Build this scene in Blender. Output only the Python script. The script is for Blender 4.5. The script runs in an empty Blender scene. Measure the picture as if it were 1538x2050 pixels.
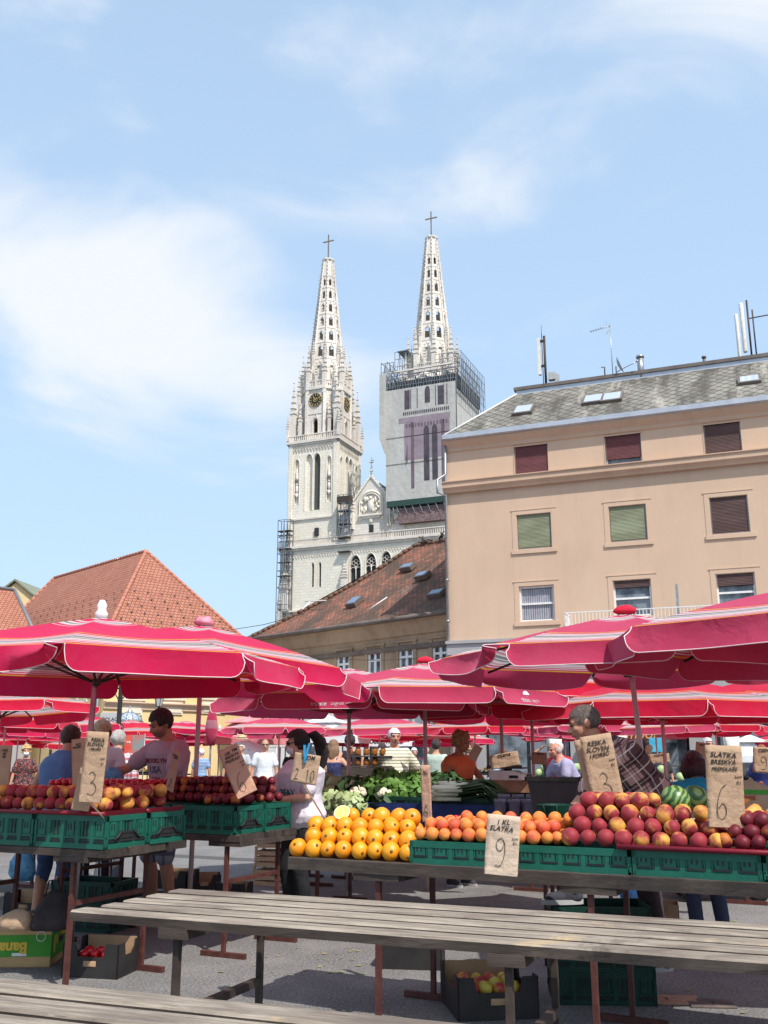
import bpy, bmesh, math, random
from mathutils import Vector, Matrix, noise, Euler
random.seed(7)
rad = math.radians
C = bpy.context.scene.collection

# ---------------------------------------------------------------- camera, sky, sun, exposure
CAMH = 1.42; PITCH = rad(14.05); FPX = 1946.0
cam_d = bpy.data.cameras.new('camera'); cam = bpy.data.objects.new('camera', cam_d); C.objects.link(cam)
cam.location = (0, 0, CAMH); cam.rotation_euler = (rad(90) + PITCH, 0, 0)
cam_d.sensor_fit = 'VERTICAL'; cam_d.sensor_height = 36.0; cam_d.lens = 36.0 * FPX / 2050.0
cam_d.clip_start = 0.05; cam_d.clip_end = 3000
bpy.context.scene.camera = cam
SUN_EL = rad(53); SUN_AZ = Vector((0.50, -0.86, 0)).normalized()      # horizontal direction towards the sun
SUN_DIR = SUN_AZ * math.cos(SUN_EL) + Vector((0, 0, math.sin(SUN_EL)))
sd = bpy.data.lights.new('sun', 'SUN'); sun = bpy.data.objects.new('sun', sd); C.objects.link(sun)
sd.energy = 3.3; sd.angle = rad(0.6); sd.color = (1.0, 0.955, 0.89)
sun.rotation_euler = SUN_DIR.to_track_quat('Z', 'Y').to_euler(); sun.location = (20, -20, 60)
w = bpy.data.worlds.new('World'); bpy.context.scene.world = w; w.use_nodes = True
nt = w.node_tree; nt.nodes.clear()
def N(nt, t, **k):
    n = nt.nodes.new(t)
    for a, b in k.items(): setattr(n, a, b)
    return n
out = N(nt, 'ShaderNodeOutputWorld'); bg = N(nt, 'ShaderNodeBackground'); bg.inputs['Strength'].default_value = 0.14
sky = N(nt, 'ShaderNodeTexSky', sky_type='NISHITA'); sky.sun_disc = False
sky.sun_elevation = SUN_EL; sky.sun_rotation = math.atan2(SUN_AZ.x, SUN_AZ.y)
sky.air_density = 1.0; sky.dust_density = 2.2; sky.ozone_density = 1.6
tc = N(nt, 'ShaderNodeTexCoord')
# thin high cloud: direction projected on a flat layer above
sep = N(nt, 'ShaderNodeSeparateXYZ'); nt.links.new(tc.outputs['Generated'], sep.inputs[0])
def M2(nt, op, a, b=None, c=None, clamp=False):
    m = N(nt, 'ShaderNodeMath', operation=op); m.use_clamp = clamp
    for i, v in enumerate((a, b, c)):
        if v is None: continue
        if isinstance(v, (int, float)): m.inputs[i].default_value = v
        else: nt.links.new(v, m.inputs[i])
    return m.outputs[0]
zz = M2(nt, 'MAXIMUM', sep.outputs[2], 0.03)
cx = M2(nt, 'DIVIDE', sep.outputs[0], sep.outputs[1]); cz = M2(nt, 'DIVIDE', sep.outputs[2], M2(nt, 'MAXIMUM', sep.outputs[1], 0.05))
comb = N(nt, 'ShaderNodeCombineXYZ'); nt.links.new(sep.outputs[0], comb.inputs[0]); nt.links.new(sep.outputs[2], comb.inputs[1]); nt.links.new(sep.outputs[1], comb.inputs[2])
mp = N(nt, 'ShaderNodeMapping'); mp.inputs['Rotation'].default_value = (0, 0, rad(-24)); mp.inputs['Scale'].default_value = (1.5, 3.6, 1.0); mp.inputs['Location'].default_value = (0.35, 0.2, 0.4)
nt.links.new(comb.outputs[0], mp.inputs[0])
n1 = N(nt, 'ShaderNodeTexNoise'); n1.inputs['Scale'].default_value = 1.7; n1.inputs['Detail'].default_value = 8; n1.inputs['Roughness'].default_value = 0.52; n1.inputs['Distortion'].default_value = 0.7
nt.links.new(mp.outputs[0], n1.inputs['Vector'])
# the two banks of cloud: one low on the left, one high on the right
def bank(x0, z0, sx, sz, rot):
    dx = M2(nt, 'SUBTRACT', sep.outputs[0], x0); dz = M2(nt, 'SUBTRACT', sep.outputs[2], z0)
    c_, s_ = math.cos(rot), math.sin(rot)
    a = M2(nt, 'ADD', M2(nt, 'MULTIPLY', dx, c_ / sx), M2(nt, 'MULTIPLY', dz, s_ / sx))
    b = M2(nt, 'ADD', M2(nt, 'MULTIPLY', dx, -s_ / sz), M2(nt, 'MULTIPLY', dz, c_ / sz))
    r = M2(nt, 'SQRT', M2(nt, 'ADD', M2(nt, 'MULTIPLY', a, a), M2(nt, 'MULTIPLY', b, b)))
    return M2(nt, 'SUBTRACT', 1.0, r, clamp=True)
b1 = bank(-0.30, 0.425, 0.36, 0.14, rad(-16)); b2 = bank(0.33, 0.63, 0.5, 0.17, rad(8))
b3 = bank(0.02, 0.30, 0.22, 0.16, rad(-35))
bk = M2(nt, 'ADD', M2(nt, 'ADD', M2(nt, 'MULTIPLY', b1, 1.05), M2(nt, 'MULTIPLY', b2, 0.72)), M2(nt, 'MULTIPLY', b3, 0.4))
dens = M2(nt, 'ADD', M2(nt, 'MULTIPLY', n1.outputs['Fac'], 3.0), M2(nt, 'SUBTRACT', bk, 1.76))
mr = N(nt, 'ShaderNodeMapRange'); mr.interpolation_type = 'SMOOTHSTEP'; nt.links.new(dens, mr.inputs['Value'])
mr.inputs['From Min'].default_value = -0.12; mr.inputs['From Max'].default_value = 0.75; mr.inputs['To Max'].default_value = 0.96
hz = N(nt, 'ShaderNodeMapRange'); nt.links.new(sep.outputs[2], hz.inputs['Value'])      # summer haze towards the horizon
hz.inputs['From Min'].default_value = 0.02; hz.inputs['From Max'].default_value = 0.75; hz.inputs['To Min'].default_value = 0.85; hz.inputs['To Max'].default_value = 0.6
cm0 = N(nt, 'ShaderNodeMix', data_type='RGBA'); nt.links.new(hz.outputs[0], cm0.inputs[0]); nt.links.new(sky.outputs[0], cm0.inputs[6]); cm0.inputs[7].default_value = (2.75, 3.75, 4.95, 1)
cm = N(nt, 'ShaderNodeMix', data_type='RGBA'); nt.links.new(mr.outputs[0], cm.inputs[0]); nt.links.new(cm0.outputs[2], cm.inputs[6]); cm.inputs[7].default_value = (4.15, 4.35, 4.6, 1)
nt.links.new(cm.outputs[2], bg.inputs[0]); nt.links.new(bg.outputs[0], out.inputs[0])
vs = bpy.context.scene.view_settings
bpy.context.scene.display_settings.display_device = 'sRGB'
vs.view_transform = 'Standard'; vs.look = 'None'; vs.exposure = 0.66; vs.gamma = 1; vs.use_curve_mapping = False
bpy.context.scene.cycles.max_bounces = 7
bpy.context.scene.cycles.caustics_reflective = False; bpy.context.scene.cycles.caustics_refractive = False

# ---------------------------------------------------------------- pixel -> place helpers (photo is 1538 x 2050)
cp, sp = math.cos(PITCH), math.sin(PITCH)
def ray(px, py):
    dx = (px - 769) / FPX; dy = -(py - 1025) / FPX
    return Vector((dx, cp - dy * sp, sp + dy * cp))
def at(px, py, Y):
    r = ray(px, py); t = Y / r.y
    return Vector((r.x * t, Y, CAMH + r.z * t))
def atz(px, py, z):
    r = ray(px, py); t = (z - CAMH) / r.z
    return Vector((r.x * t, r.y * t, z))
class Wall:      # a vertical plane: origin o, direction u (unit, horizontal); gives metres along and up
    def __init__(s, o, ang):
        s.o = Vector((o[0], o[1], 0)); s.a = ang; s.u = Vector((math.cos(ang), math.sin(ang), 0)); s.n = Vector((-s.u.y, s.u.x, 0))
    def f(s, px, py, off=0):
        r = ray(px, py); o = s.o + s.n * off
        t = (o.dot(s.n)) / r.dot(s.n)
        p = r * t
        return ((p - o).dot(s.u), p.z + CAMH)

# ---------------------------------------------------------------- mesh builder
TMP = bpy.data.scenes.new('bench')
def settle(o):       # evaluate one object's modifiers / text on its own small bench scene (fast), return a plain mesh
    TMP.collection.objects.link(o); vl = TMP.view_layers[0]; vl.update(); dg = vl.depsgraph
    me = bpy.data.meshes.new_from_object(o.evaluated_get(dg)); bpy.data.objects.remove(o); return me
class MB:
    def __init__(s): s.v = []; s.f = []; s.uv = []; s.m = []; s.mi = 0; s.smooth = []
    def face(s, idx, uv=None, sm=False):
        s.f.append(idx); s.uv.append(uv); s.m.append(s.mi); s.smooth.append(sm)
    def poly(s, pts, uv=None):
        b = len(s.v); s.v += [tuple(p) for p in pts]; s.face(list(range(b, b + len(pts))), uv)
    def box(s, x0, x1, y0, y1, z0, z1, M=None):
        b = len(s.v)
        P = [(x, y, z) for z in (z0, z1) for y in (y0, y1) for x in (x0, x1)]
        if M is not None: P = [tuple(M @ Vector(p)) for p in P]
        s.v += P
        for q in ((0, 2, 3, 1), (4, 5, 7, 6), (0, 1, 5, 4), (2, 6, 7, 3), (0, 4, 6, 2), (1, 3, 7, 5)): s.face([b + i for i in q])
    def prism(s, pts2, y0, y1, ax='y'):      # outline in x,z extruded along y
        n = len(pts2); b = len(s.v)
        mk = (lambda p, y: (p[0], y, p[1])) if ax == 'y' else ((lambda p, y: (p[0], p[1], y)) if ax == 'z' else (lambda p, y: (y, p[0], p[1])))
        for y in (y0, y1): s.v += [mk(p, y) for p in pts2]
        s.face([b + i for i in range(n)]); s.face([b + n + i for i in reversed(range(n))])
        for i in range(n):
            j = (i + 1) % n; s.face([b + i, b + n + i, b + n + j, b + j])
    def tube(s, pts, r, n=8, cap=True, sm=True, radii=None, flat=1.0):
        pts = [Vector(p) for p in pts]; b = len(s.v); up = None
        for i, p in enumerate(pts):
            d = (pts[min(i + 1, len(pts) - 1)] - pts[max(i - 1, 0)])
            if d.length < 1e-9: d = Vector((0, 0, 1))
            d.normalize()
            if up is None: up = Vector((0, 0, 1)) if abs(d.z) < 0.9 else Vector((1, 0, 0))
            a = d.cross(up)
            if a.length < 1e-6: a = d.cross(Vector((0, 1, 0)))
            a.normalize(); c = a.cross(d).normalized(); up = c
            rr = radii[i] if radii else r
            for k in range(n):
                t = 2 * math.pi * (k + .5) / n
                s.v.append(tuple(p + a * (math.cos(t) * rr) + c * (math.sin(t) * rr * flat)))
        for i in range(len(pts) - 1):
            for k in range(n):
                k2 = (k + 1) % n
                s.face([b + i * n + k, b + i * n + k2, b + (i + 1) * n + k2, b + (i + 1) * n + k], None, sm)
        if cap:
            s.face([b + k for k in reversed(range(n))]); s.face([b + (len(pts) - 1) * n + k for k in range(n)])
    def bar(s, p, q, w_, h_=None):
        s.tube([p, q], w_ * .7071, 4, sm=False, flat=(h_ / w_ if h_ else 1))
    def sphere(s, c, r, nu=12, nv=8, M=None, keep=None):
        if isinstance(r, (int, float)): r = (r, r, r)
        b = len(s.v); c = Vector(c)
        L = []
        for j in range(nv + 1):
            th = math.pi * j / nv
            for i in range(nu):
                ph = 2 * math.pi * i / nu
                p = Vector((math.sin(th) * math.cos(ph) * r[0], math.sin(th) * math.sin(ph) * r[1], math.cos(th) * r[2]))
                L.append(p)
                q = (M @ p if M is not None else p) + c
                s.v.append(tuple(q))
        for j in range(nv):
            for i in range(nu):
                i2 = (i + 1) % nu; q = [j * nu + i, (j + 1) * nu + i, (j + 1) * nu + i2, j * nu + i2]
                if keep and not keep(sum((L[k] for k in q), Vector()) / 4): continue
                if j == 0: q = [q[0], q[1], q[2]]
                elif j == nv - 1: q = [q[0], q[1], q[3]]
                s.face([b + k for k in q], None, True)
    def lathe(s, prof, n=16, c=(0, 0, 0), cap=True, sm=True):
        b = len(s.v)
        for r, z in prof:
            for k in range(n):
                t = 2 * math.pi * k / n; s.v.append((c[0] + r * math.cos(t), c[1] + r * math.sin(t), c[2] + z))
        for i in range(len(prof) - 1):
            for k in range(n):
                k2 = (k + 1) % n; s.face([b + i * n + k, b + i * n + k2, b + (i + 1) * n + k2, b + (i + 1) * n + k], None, sm)
        if cap:
            s.face([b + k for k in reversed(range(n))]); s.face([b + (len(prof) - 1) * n + k for k in range(n)])
    def xf(s, M, start=0):
        for i in range(start, len(s.v)): s.v[i] = tuple(M @ Vector(s.v[i]))
    def mesh(s, name, mats):
        me = bpy.data.meshes.new(name); me.from_pydata(s.v, [], s.f)
        if not isinstance(mats, (list, tuple)): mats = [mats]
        for m in mats: me.materials.append(m)
        me.polygons.foreach_set('material_index', s.m); me.polygons.foreach_set('use_smooth', s.smooth)
        if any(u is not None for u in s.uv):
            ul = me.uv_layers.new(name='UVMap'); k = 0
            for f, u in zip(s.f, s.uv):
                for i in range(len(f)):
                    if u is not None: ul.data[k].uv = u[i]
                    k += 1
        me.update(); return me
    def build(s, name, mats, parent=None, loc=None, rotz=None, label=None):
        o = bpy.data.objects.new(name, s.mesh(name, mats)); C.objects.link(o)
        if parent: o.parent = parent
        if loc is not None: o.location = loc
        if rotz is not None: o.rotation_euler = (0, 0, rotz)
        if label: o['label'] = label
        return o
def tag(o, label, cat, group=None, kind=None):
    if label: o['label'] = label
    if cat: o['category'] = cat
    if group: o['group'] = group
    if kind: o['kind'] = kind
    return o
def thing(name, label, cat, loc=(0, 0, 0), rotz=0, group=None):
    o = bpy.data.objects.new(name, None); C.objects.link(o); o.empty_display_size = .2
    o.location = loc; o.rotation_euler = (0, 0, rotz)
    return tag(o, label, cat, group)
def dup(src, loc=None, rot=None, label=None, group=None, scale=None):
    kids = [c for c in C.objects if c.parent is src] if not hasattr(dup, 'K') else dup.K(src)
    r = src.copy(); C.objects.link(r)
    if loc is not None: r.location = loc
    if rot is not None: r.rotation_euler = rot if isinstance(rot, (tuple, list, Euler)) else (0, 0, rot)
    if scale is not None: r.scale = (scale,) * 3 if isinstance(scale, (int, float)) else scale
    if label: r['label'] = label
    if group: r['group'] = group
    for ch in src.children:
        c = ch.copy(); C.objects.link(c); c.parent = r
        for g in ch.children:
            d = g.copy(); C.objects.link(d); d.parent = c
    return r

# ---------------------------------------------------------------- materials
def mat(name, col, col2=None, scale=5.0, rough=0.8, bump=0.0, bscale=None, detail=5, metal=0.0, stretch=None, spec=0.3, space='Object', contrast=(0.35, 0.65), rand=0.0):
    m = bpy.data.materials.new(name); m.use_nodes = True; nt = m.node_tree; b = nt.nodes['Principled BSDF']
    b.inputs['Roughness'].default_value = rough; b.inputs['Metallic'].default_value = metal
    b.inputs['Specular IOR Level'].default_value = spec
    b.inputs['Base Color'].default_value = (*col, 1)
    tc = N(nt, 'ShaderNodeTexCoord'); src = tc.outputs[space]
    if stretch:
        mp = N(nt, 'ShaderNodeMapping'); mp.inputs['Scale'].default_value = stretch; nt.links.new(src, mp.inputs[0]); src = mp.outputs[0]
    last = None
    if col2 is not None:
        n = N(nt, 'ShaderNodeTexNoise'); n.inputs['Scale'].default_value = scale; n.inputs['Detail'].default_value = detail; n.inputs['Roughness'].default_value = .6
        nt.links.new(src, n.inputs['Vector'])
        r = N(nt, 'ShaderNodeValToRGB'); r.color_ramp.elements[0].position = contrast[0]; r.color_ramp.elements[1].position = contrast[1]
        r.color_ramp.elements[0].color = (*col, 1); r.color_ramp.elements[1].color = (*col2, 1)
        nt.links.new(n.outputs['Fac'], r.inputs[0]); last = r.outputs[0]
        if rand:
            oi = N(nt, 'ShaderNodeObjectInfo'); hs = N(nt, 'ShaderNodeHueSaturation')
            nt.links.new(M2(nt, 'ADD', M2(nt, 'MULTIPLY', oi.outputs['Random'], rand * 2), 1 - rand), hs.inputs['Value'])
            nt.links.new(last, hs.inputs['Color']); last = hs.outputs[0]
        nt.links.new(last, b.inputs['Base Color'])
    if bump:
        n2 = N(nt, 'ShaderNodeTexNoise'); n2.inputs['Scale'].default_value = bscale or scale * 4; n2.inputs['Detail'].default_value = 6
        nt.links.new(src, n2.inputs['Vector'])
        bp = N(nt, 'ShaderNodeBump'); bp.inputs['Strength'].default_value = min(1, bump); bp.inputs['Distance'].default_value = 0.02
        nt.links.new(n2.outputs['Fac'], bp.inputs['Height']); nt.links.new(bp.outputs[0], b.inputs['Normal'])
    m['last'] = 0
    return m
def ramp(nt, stops, interp='LINEAR'):
    r = N(nt, 'ShaderNodeValToRGB'); cr = r.color_ramp; cr.interpolation = interp
    while len(cr.elements) > 1: cr.elements.remove(cr.elements[-1])
    cr.elements[0].position = stops[0][0]; cr.elements[0].color = (*stops[0][1], 1)
    for p, c in stops[1:]:
        e = cr.elements.new(p); e.color = (*c, 1)
    return r
def mixc(nt, fac, a, b, mode='MIX'):
    m = N(nt, 'ShaderNodeMix', data_type='RGBA', blend_type=mode)
    for i, v in ((0, fac), (6, a), (7, b)):
        if isinstance(v, (int, float)): m.inputs[i].default_value = v
        elif isinstance(v, tuple): m.inputs[i].default_value = (*v, 1)
        else: nt.links.new(v, m.inputs[i])
    return m.outputs[2]
def noise_n(nt, vec, scale, detail=5, rough=.6, stretch=None, dist=0):
    if stretch:
        mp = N(nt, 'ShaderNodeMapping'); mp.inputs['Scale'].default_value = stretch; nt.links.new(vec, mp.inputs[0]); vec = mp.outputs[0]
    n = N(nt, 'ShaderNodeTexNoise'); n.inputs['Scale'].default_value = scale; n.inputs['Detail'].default_value = detail; n.inputs['Roughness'].default_value = rough; n.inputs['Distortion'].default_value = dist
    nt.links.new(vec, n.inputs['Vector']); return n.outputs['Fac']
def step(nt, v, lo, hi):
    m = N(nt, 'ShaderNodeMapRange'); m.inputs['From Min'].default_value = lo; m.inputs['From Max'].default_value = hi; nt.links.new(v, m.inputs['Value']); return m.outputs[0]
def newmat(name, rough=.8, spec=.3):
    m = bpy.data.materials.new(name); m.use_nodes = True; nt = m.node_tree; b = nt.nodes['Principled BSDF']
    b.inputs['Roughness'].default_value = rough; b.inputs['Specular IOR Level'].default_value = spec
    tc = N(nt, 'ShaderNodeTexCoord'); return m, nt, b, tc
def bump(nt, b, h, strength=.5, dist=.02):
    bp = N(nt, 'ShaderNodeBump'); bp.inputs['Strength'].default_value = strength; bp.inputs['Distance'].default_value = dist
    nt.links.new(h, bp.inputs['Height']); nt.links.new(bp.outputs[0], b.inputs['Normal'])

M = {}
# asphalt: worn, with darker patches and pale grit
m, nt, b, tc = newmat('asphalt', .9, .25); o_ = tc.outputs['Object']
big = noise_n(nt, o_, .35, 4); fine = noise_n(nt, o_, 55, 3, .7); mid = noise_n(nt, o_, 2.3, 5)
c = mixc(nt, step(nt, big, .35, .65), (.135, .13, .127), (.195, .19, .183)); c = mixc(nt, step(nt, mid, .45, .75), c, (.235, .225, .213)); c = mixc(nt, step(nt, fine, .5, .72), c, (.30, .29, .28)); c = mixc(nt, step(nt, fine, .5, .28), c, (.06, .058, .056))
nt.links.new(c, b.inputs['Base Color']); bump(nt, b, fine, .6, .01); M['asphalt'] = m
# weathered planks
def wood(name, a, bb, pale, dark):
    m, nt, b, tc = newmat(name, .75, .25); o_ = tc.outputs['Object']
    g = noise_n(nt, o_, 3.0, 8, .68, (1.1, 20, 8)); g2 = noise_n(nt, o_, 1.6, 5, .6, (1, 3, 1), .6); g3 = noise_n(nt, o_, 9, 8, .75, (1.0, 30, 8)); k = noise_n(nt, o_, .9, 6, .66, (1, 1.6, 1), 1.0)
    c = mixc(nt, step(nt, g, .40, .60), a, bb); c = mixc(nt, M2(nt, 'MULTIPLY', step(nt, k, .66, .74), .7), c, pale); c = mixc(nt, M2(nt, 'MULTIPLY', step(nt, g2, .50, .66), .8), c, dark); c = mixc(nt, M2(nt, 'MULTIPLY', step(nt, noise_n(nt, o_, 2.4, 7, .7, (1, 1.3, 1), .8), .60, .70), .75), c, tuple(x * .45 for x in dark)); c = mixc(nt, M2(nt, 'MULTIPLY', step(nt, noise_n(nt, o_, 5, 7, .7, (1, 4, 1)), .60, .72), .6), c, tuple(min(1, x * 1.35) for x in bb)); c = mixc(nt, step(nt, g3, .56, .68), c, (.045, .035, .03))
    nt.links.new(c, b.inputs['Base Color']); bump(nt, b, g3, .5, .006); return m
M['plank'] = wood('weathered_wood', (.20, .16, .125), (.37, .31, .245), (.54, .38, .19), (.13, .10, .08))
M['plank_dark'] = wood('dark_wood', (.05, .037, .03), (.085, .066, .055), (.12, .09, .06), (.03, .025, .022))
M['crate_wood'] = mat('pale_crate_wood', (.55, .40, .24), (.68, .53, .34), 6, .75, .2, 40, stretch=(1, 1, 8))
M['rust'] = mat('rust_red_steel', (.065, .020, .016), (.11, .038, .03), 14, .6, .15, 60)
M['darksteel'] = mat('dark_brown_steel', (.035, .024, .02), (.07, .05, .04), 12, .55, .1, 50)
M['galv'] = mat('galvanised_steel', (.30, .30, .31), (.42, .42, .42), 8, .4, metal=.7, spec=.5)
M['polewood'] = mat('umbrella_pole', (.52, .36, .34), (.60, .45, .42), 6, .5, stretch=(3, 3, .6))
M['polewhite'] = mat('white_plastic', (.75, .74, .74), (.6, .6, .6), 8, .5)
M['black'] = mat('black_rubber', (.012, .012, .013), (.025, .025, .025), 10, .6)
M['cream_canvas'] = mat('cream_canvas', (.62, .58, .52), (.75, .72, .66), 6, .9, .3, 30)
M['white_canvas'] = mat('white_canvas', (.80, .80, .80), (.68, .68, .69), 4, .85, .2, 20)
# ---------------------------------------------------------------- ground
g = MB(); g.box(-700, 700, -60, 1400, -0.5, 0.0)
tag(g.build('ground', M['asphalt']), 'grey worn asphalt of the market square', None, kind='structure')
pv = MB(); L = Matrix.Translation((-1.9, 14.2, 0)) @ Matrix.Rotation(rad(-25.5), 4, 'Z')
# pale concrete gutter strip and patched asphalt in the square
pv.box(-12, 22, 0, .32, -.1, .004, L); pv.box(-3.2, 1.6, -4.7, -3.0, -.1, .004, L)
tag(pv.build('pavement', mat('patch_asphalt', (.075, .073, .072), (.10, .097, .095), 30, .9, .4, 90)), 'darker patched strips in the asphalt', None, kind='structure')

# ---------------------------------------------------------------- facade materials
def plaster(name, a, bb, stain=(.2, .15, .1), amt=.5, low=.5, bs=30):
    m, nt, b, tc = newmat(name, .9, .15); o_ = tc.outputs['Object']
    c = mixc(nt, step(nt, noise_n(nt, o_, .35, 6, .6), .35, .65), a, bb); c = mixc(nt, M2(nt, 'MULTIPLY', step(nt, noise_n(nt, o_, 1.1, 6, .7, (2.6, 2.6, .16)), .54, .74), amt * .55), c, stain)
    s_ = noise_n(nt, o_, .8, 7, .7, (1, 1, .35)); c = mixc(nt, M2(nt, 'MULTIPLY', step(nt, s_, .50, .76), amt), c, stain)
    f = noise_n(nt, o_, bs, 3); c = mixc(nt, M2(nt, 'MULTIPLY', f, .12), c, (.1, .08, .06))
    nt.links.new(c, b.inputs['Base Color']); bump(nt, b, f, .35, .02); return m
M['tan'] = plaster('tan_plaster', (.60, .425, .30), (.64, .46, .33), (.46, .33, .24), .4)
M['tan_trim'] = plaster('tan_trim', (.56, .385, .27), (.60, .42, .295), (.36, .25, .17), .4)
M['ochre'] = plaster('old_plaster', (.36, .245, .155), (.44, .315, .21), (.15, .11, .08), .7, bs=12)
M['yellow'] = plaster('yellow_plaster', (.74, .55, .27), (.78, .60, .33), (.6, .45, .25), .2)
M['cream'] = plaster('cream_trim', (.74, .64, .50), (.80, .71, .58), (.5, .42, .32), .2)
M['pinkish'] = plaster('pink_cornice', (.66, .47, .34), (.72, .54, .40), (.5, .35, .25), .2)
M['grey_plaster'] = plaster('grey_plaster', (.34, .33, .33), (.40, .39, .39), (.25, .24, .24), .3)
M['white_wall'] = plaster('white_wall', (.62, .60, .57), (.68, .66, .63), (.45, .43, .4), .3)
def stone(name, a, bb, dirt, courses=1.0):
    m, nt, b, tc = newmat(name, .9, .15); o_ = tc.outputs['Object']
    sx = N(nt, 'ShaderNodeSeparateXYZ'); nt.links.new(o_, sx.inputs[0])
    cb = N(nt, 'ShaderNodeCombineXYZ'); nt.links.new(M2(nt, 'ADD', sx.outputs[0], sx.outputs[1]), cb.inputs[0]); nt.links.new(sx.outputs[2], cb.inputs[1])
    br = N(nt, 'ShaderNodeTexBrick'); br.inputs['Scale'].default_value = courses; br.inputs['Mortar Size'].default_value = .02; br.inputs['Brick Width'].default_value = 1.1; br.inputs['Row Height'].default_value = .55
    br.inputs['Color1'].default_value = (*a, 1); br.inputs['Color2'].default_value = (*bb, 1); br.inputs['Mortar'].default_value = (*[x * .72 for x in a], 1); nt.links.new(cb.outputs[0], br.inputs['Vector'])
    c = mixc(nt, M2(nt, 'MULTIPLY', step(nt, noise_n(nt, o_, .22, 6, .7, (1, 1, .4)), .45, .72), .6), br.outputs[0], dirt)
    c = mixc(nt, M2(nt, 'MULTIPLY', step(nt, noise_n(nt, o_, 2.2, 6, .7), .55, .75), .5), c, tuple(x * .7 for x in dirt))
    nt.links.new(c, b.inputs['Base Color']); bump(nt, b, noise_n(nt, o_, 4, 5), .4, .1); return m
M['stone'] = stone('pale_limestone', (.72, .66, .55), (.77, .72, .62), (.56, .49, .38))
M['stone_hi'] = stone('weathered_limestone', (.66, .60, .53), (.72, .67, .60), (.40, .35, .30))
M['stone_lo'] = stone('greenish_limestone', (.68, .63, .53), (.73, .69, .59), (.52, .48, .38))
M['dark_open'] = mat('dark_interior', (.02, .022, .024), (.04, .042, .045), 3, .8)
M['louvre'] = mat('dark_green_louvre', (.05, .06, .05), (.08, .09, .075), 1.5, .6, stretch=(1, 1, 8))
def tiles(name, cols, moss=None, w_=.18, h_=.16, holes=None, mort=.02):
    m, nt, b, tc = newmat(name, .85, .2); uv = tc.outputs['UV']
    br = N(nt, 'ShaderNodeTexBrick'); br.offset = .5; br.inputs['Scale'].default_value = 1; br.inputs['Mortar Size'].default_value = mort; br.inputs['Mortar Smooth'].default_value = .6
    br.inputs['Brick Width'].default_value = w_; br.inputs['Row Height'].default_value = h_; br.inputs['Bias'].default_value = 0
    br.inputs['Color1'].default_value = (*cols[0], 1); br.inputs['Color2'].default_value = (*cols[1], 1); br.inputs['Mortar'].default_value = (*[x * .35 for x in cols[0]], 1); nt.links.new(uv, br.inputs['Vector'])
    c = br.outputs[0]
    c = mixc(nt, M2(nt, 'MULTIPLY', step(nt, noise_n(nt, uv, .5, 6), .4, .7), .55), c, cols[2])
    if moss:
        c = mixc(nt, M2(nt, 'MULTIPLY', step(nt, noise_n(nt, uv, 1.5, 9, .85), .42, .54), .85), c, moss[1])
        big = noise_n(nt, uv, .42, 7, .66, (1, .6, 1), .5); c = mixc(nt, M2(nt, 'MULTIPLY', step(nt, big, .44, .58), .8), c, moss[0])
    nt.links.new(c, b.inputs['Base Color']); bump(nt, b, br.outputs['Fac'], -.8, .04) if False else bump(nt, b, M2(nt, 'SUBTRACT', 1.0, br.outputs['Fac']), .8, .04)
    return m
M['tile_new'] = tiles('orange_roof_tile', ((.36, .145, .095), (.43, .19, .13), (.30, .12, .085)), None, .26, .24, mort=.022)
M['tile_old'] = tiles('mossy_roof_tile', ((.40, .125, .075), (.55, .23, .15), (.26, .09, .06)), ((.075, .062, .048), (.12, .085, .062)), .30, .20, mort=.03)
m, nt, b, tc = newmat('grey_shingle', .8, .25); uv = tc.outputs['UV']
mp = N(nt, 'ShaderNodeMapping'); mp.inputs['Rotation'].default_value = (0, 0, rad(45)); mp.inputs['Scale'].default_value = (1, 1, 1); nt.links.new(uv, mp.inputs[0])
br = N(nt, 'ShaderNodeTexBrick'); br.offset = 0; br.inputs['Scale'].default_value = 1; br.inputs['Mortar Size'].default_value = .022; br.inputs['Brick Width'].default_value = .38; br.inputs['Row Height'].default_value = .38
br.inputs['Color1'].default_value = (.17, .155, .13, 1); br.inputs['Color2'].default_value = (.26, .245, .205, 1); br.inputs['Mortar'].default_value = (.05, .045, .04, 1); nt.links.new(mp.outputs[0], br.inputs['Vector'])
c = mixc(nt, M2(nt, 'MULTIPLY', step(nt, noise_n(nt, uv, 1.1, 6, .65, (1, .25, 1)), .46, .60), .85), br.outputs[0], (.075, .065, .055)); c = mixc(nt, M2(nt, 'MULTIPLY', step(nt, noise_n(nt, uv, .9, 6, .65, (1, .2, 1)), .56, .70), .75), c, (.50, .46, .39))
nt.links.new(c, b.inputs['Base Color']); bump(nt, b, br.outputs['Fac'], .6, .03); M['shingle'] = m
M['zinc'] = mat('pale_zinc', (.45, .48, .53), (.55, .58, .62), 2, .45, metal=.3, spec=.5)
M['zinc_dark'] = mat('brown_flashing', (.12, .095, .08), (.17, .14, .12), 2, .5)
M['white_paint'] = mat('white_paint', (.68, .67, .64), (.78, .77, .75), 6, .6)
M['grey_paint'] = mat('grey_frame', (.36, .36, .36), (.45, .45, .45), 6, .6)
m, nt, b, tc = newmat('window_glass', .08, .5)
b.inputs['Base Color'].default_value = (.10, .12, .14, 1); c = mixc(nt, step(nt, noise_n(nt, tc.outputs['Object'], 1.3, 3), .4, .6), (.05, .06, .07), (.20, .23, .26)); nt.links.new(c, b.inputs['Base Color']); M['glass'] = m
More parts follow.
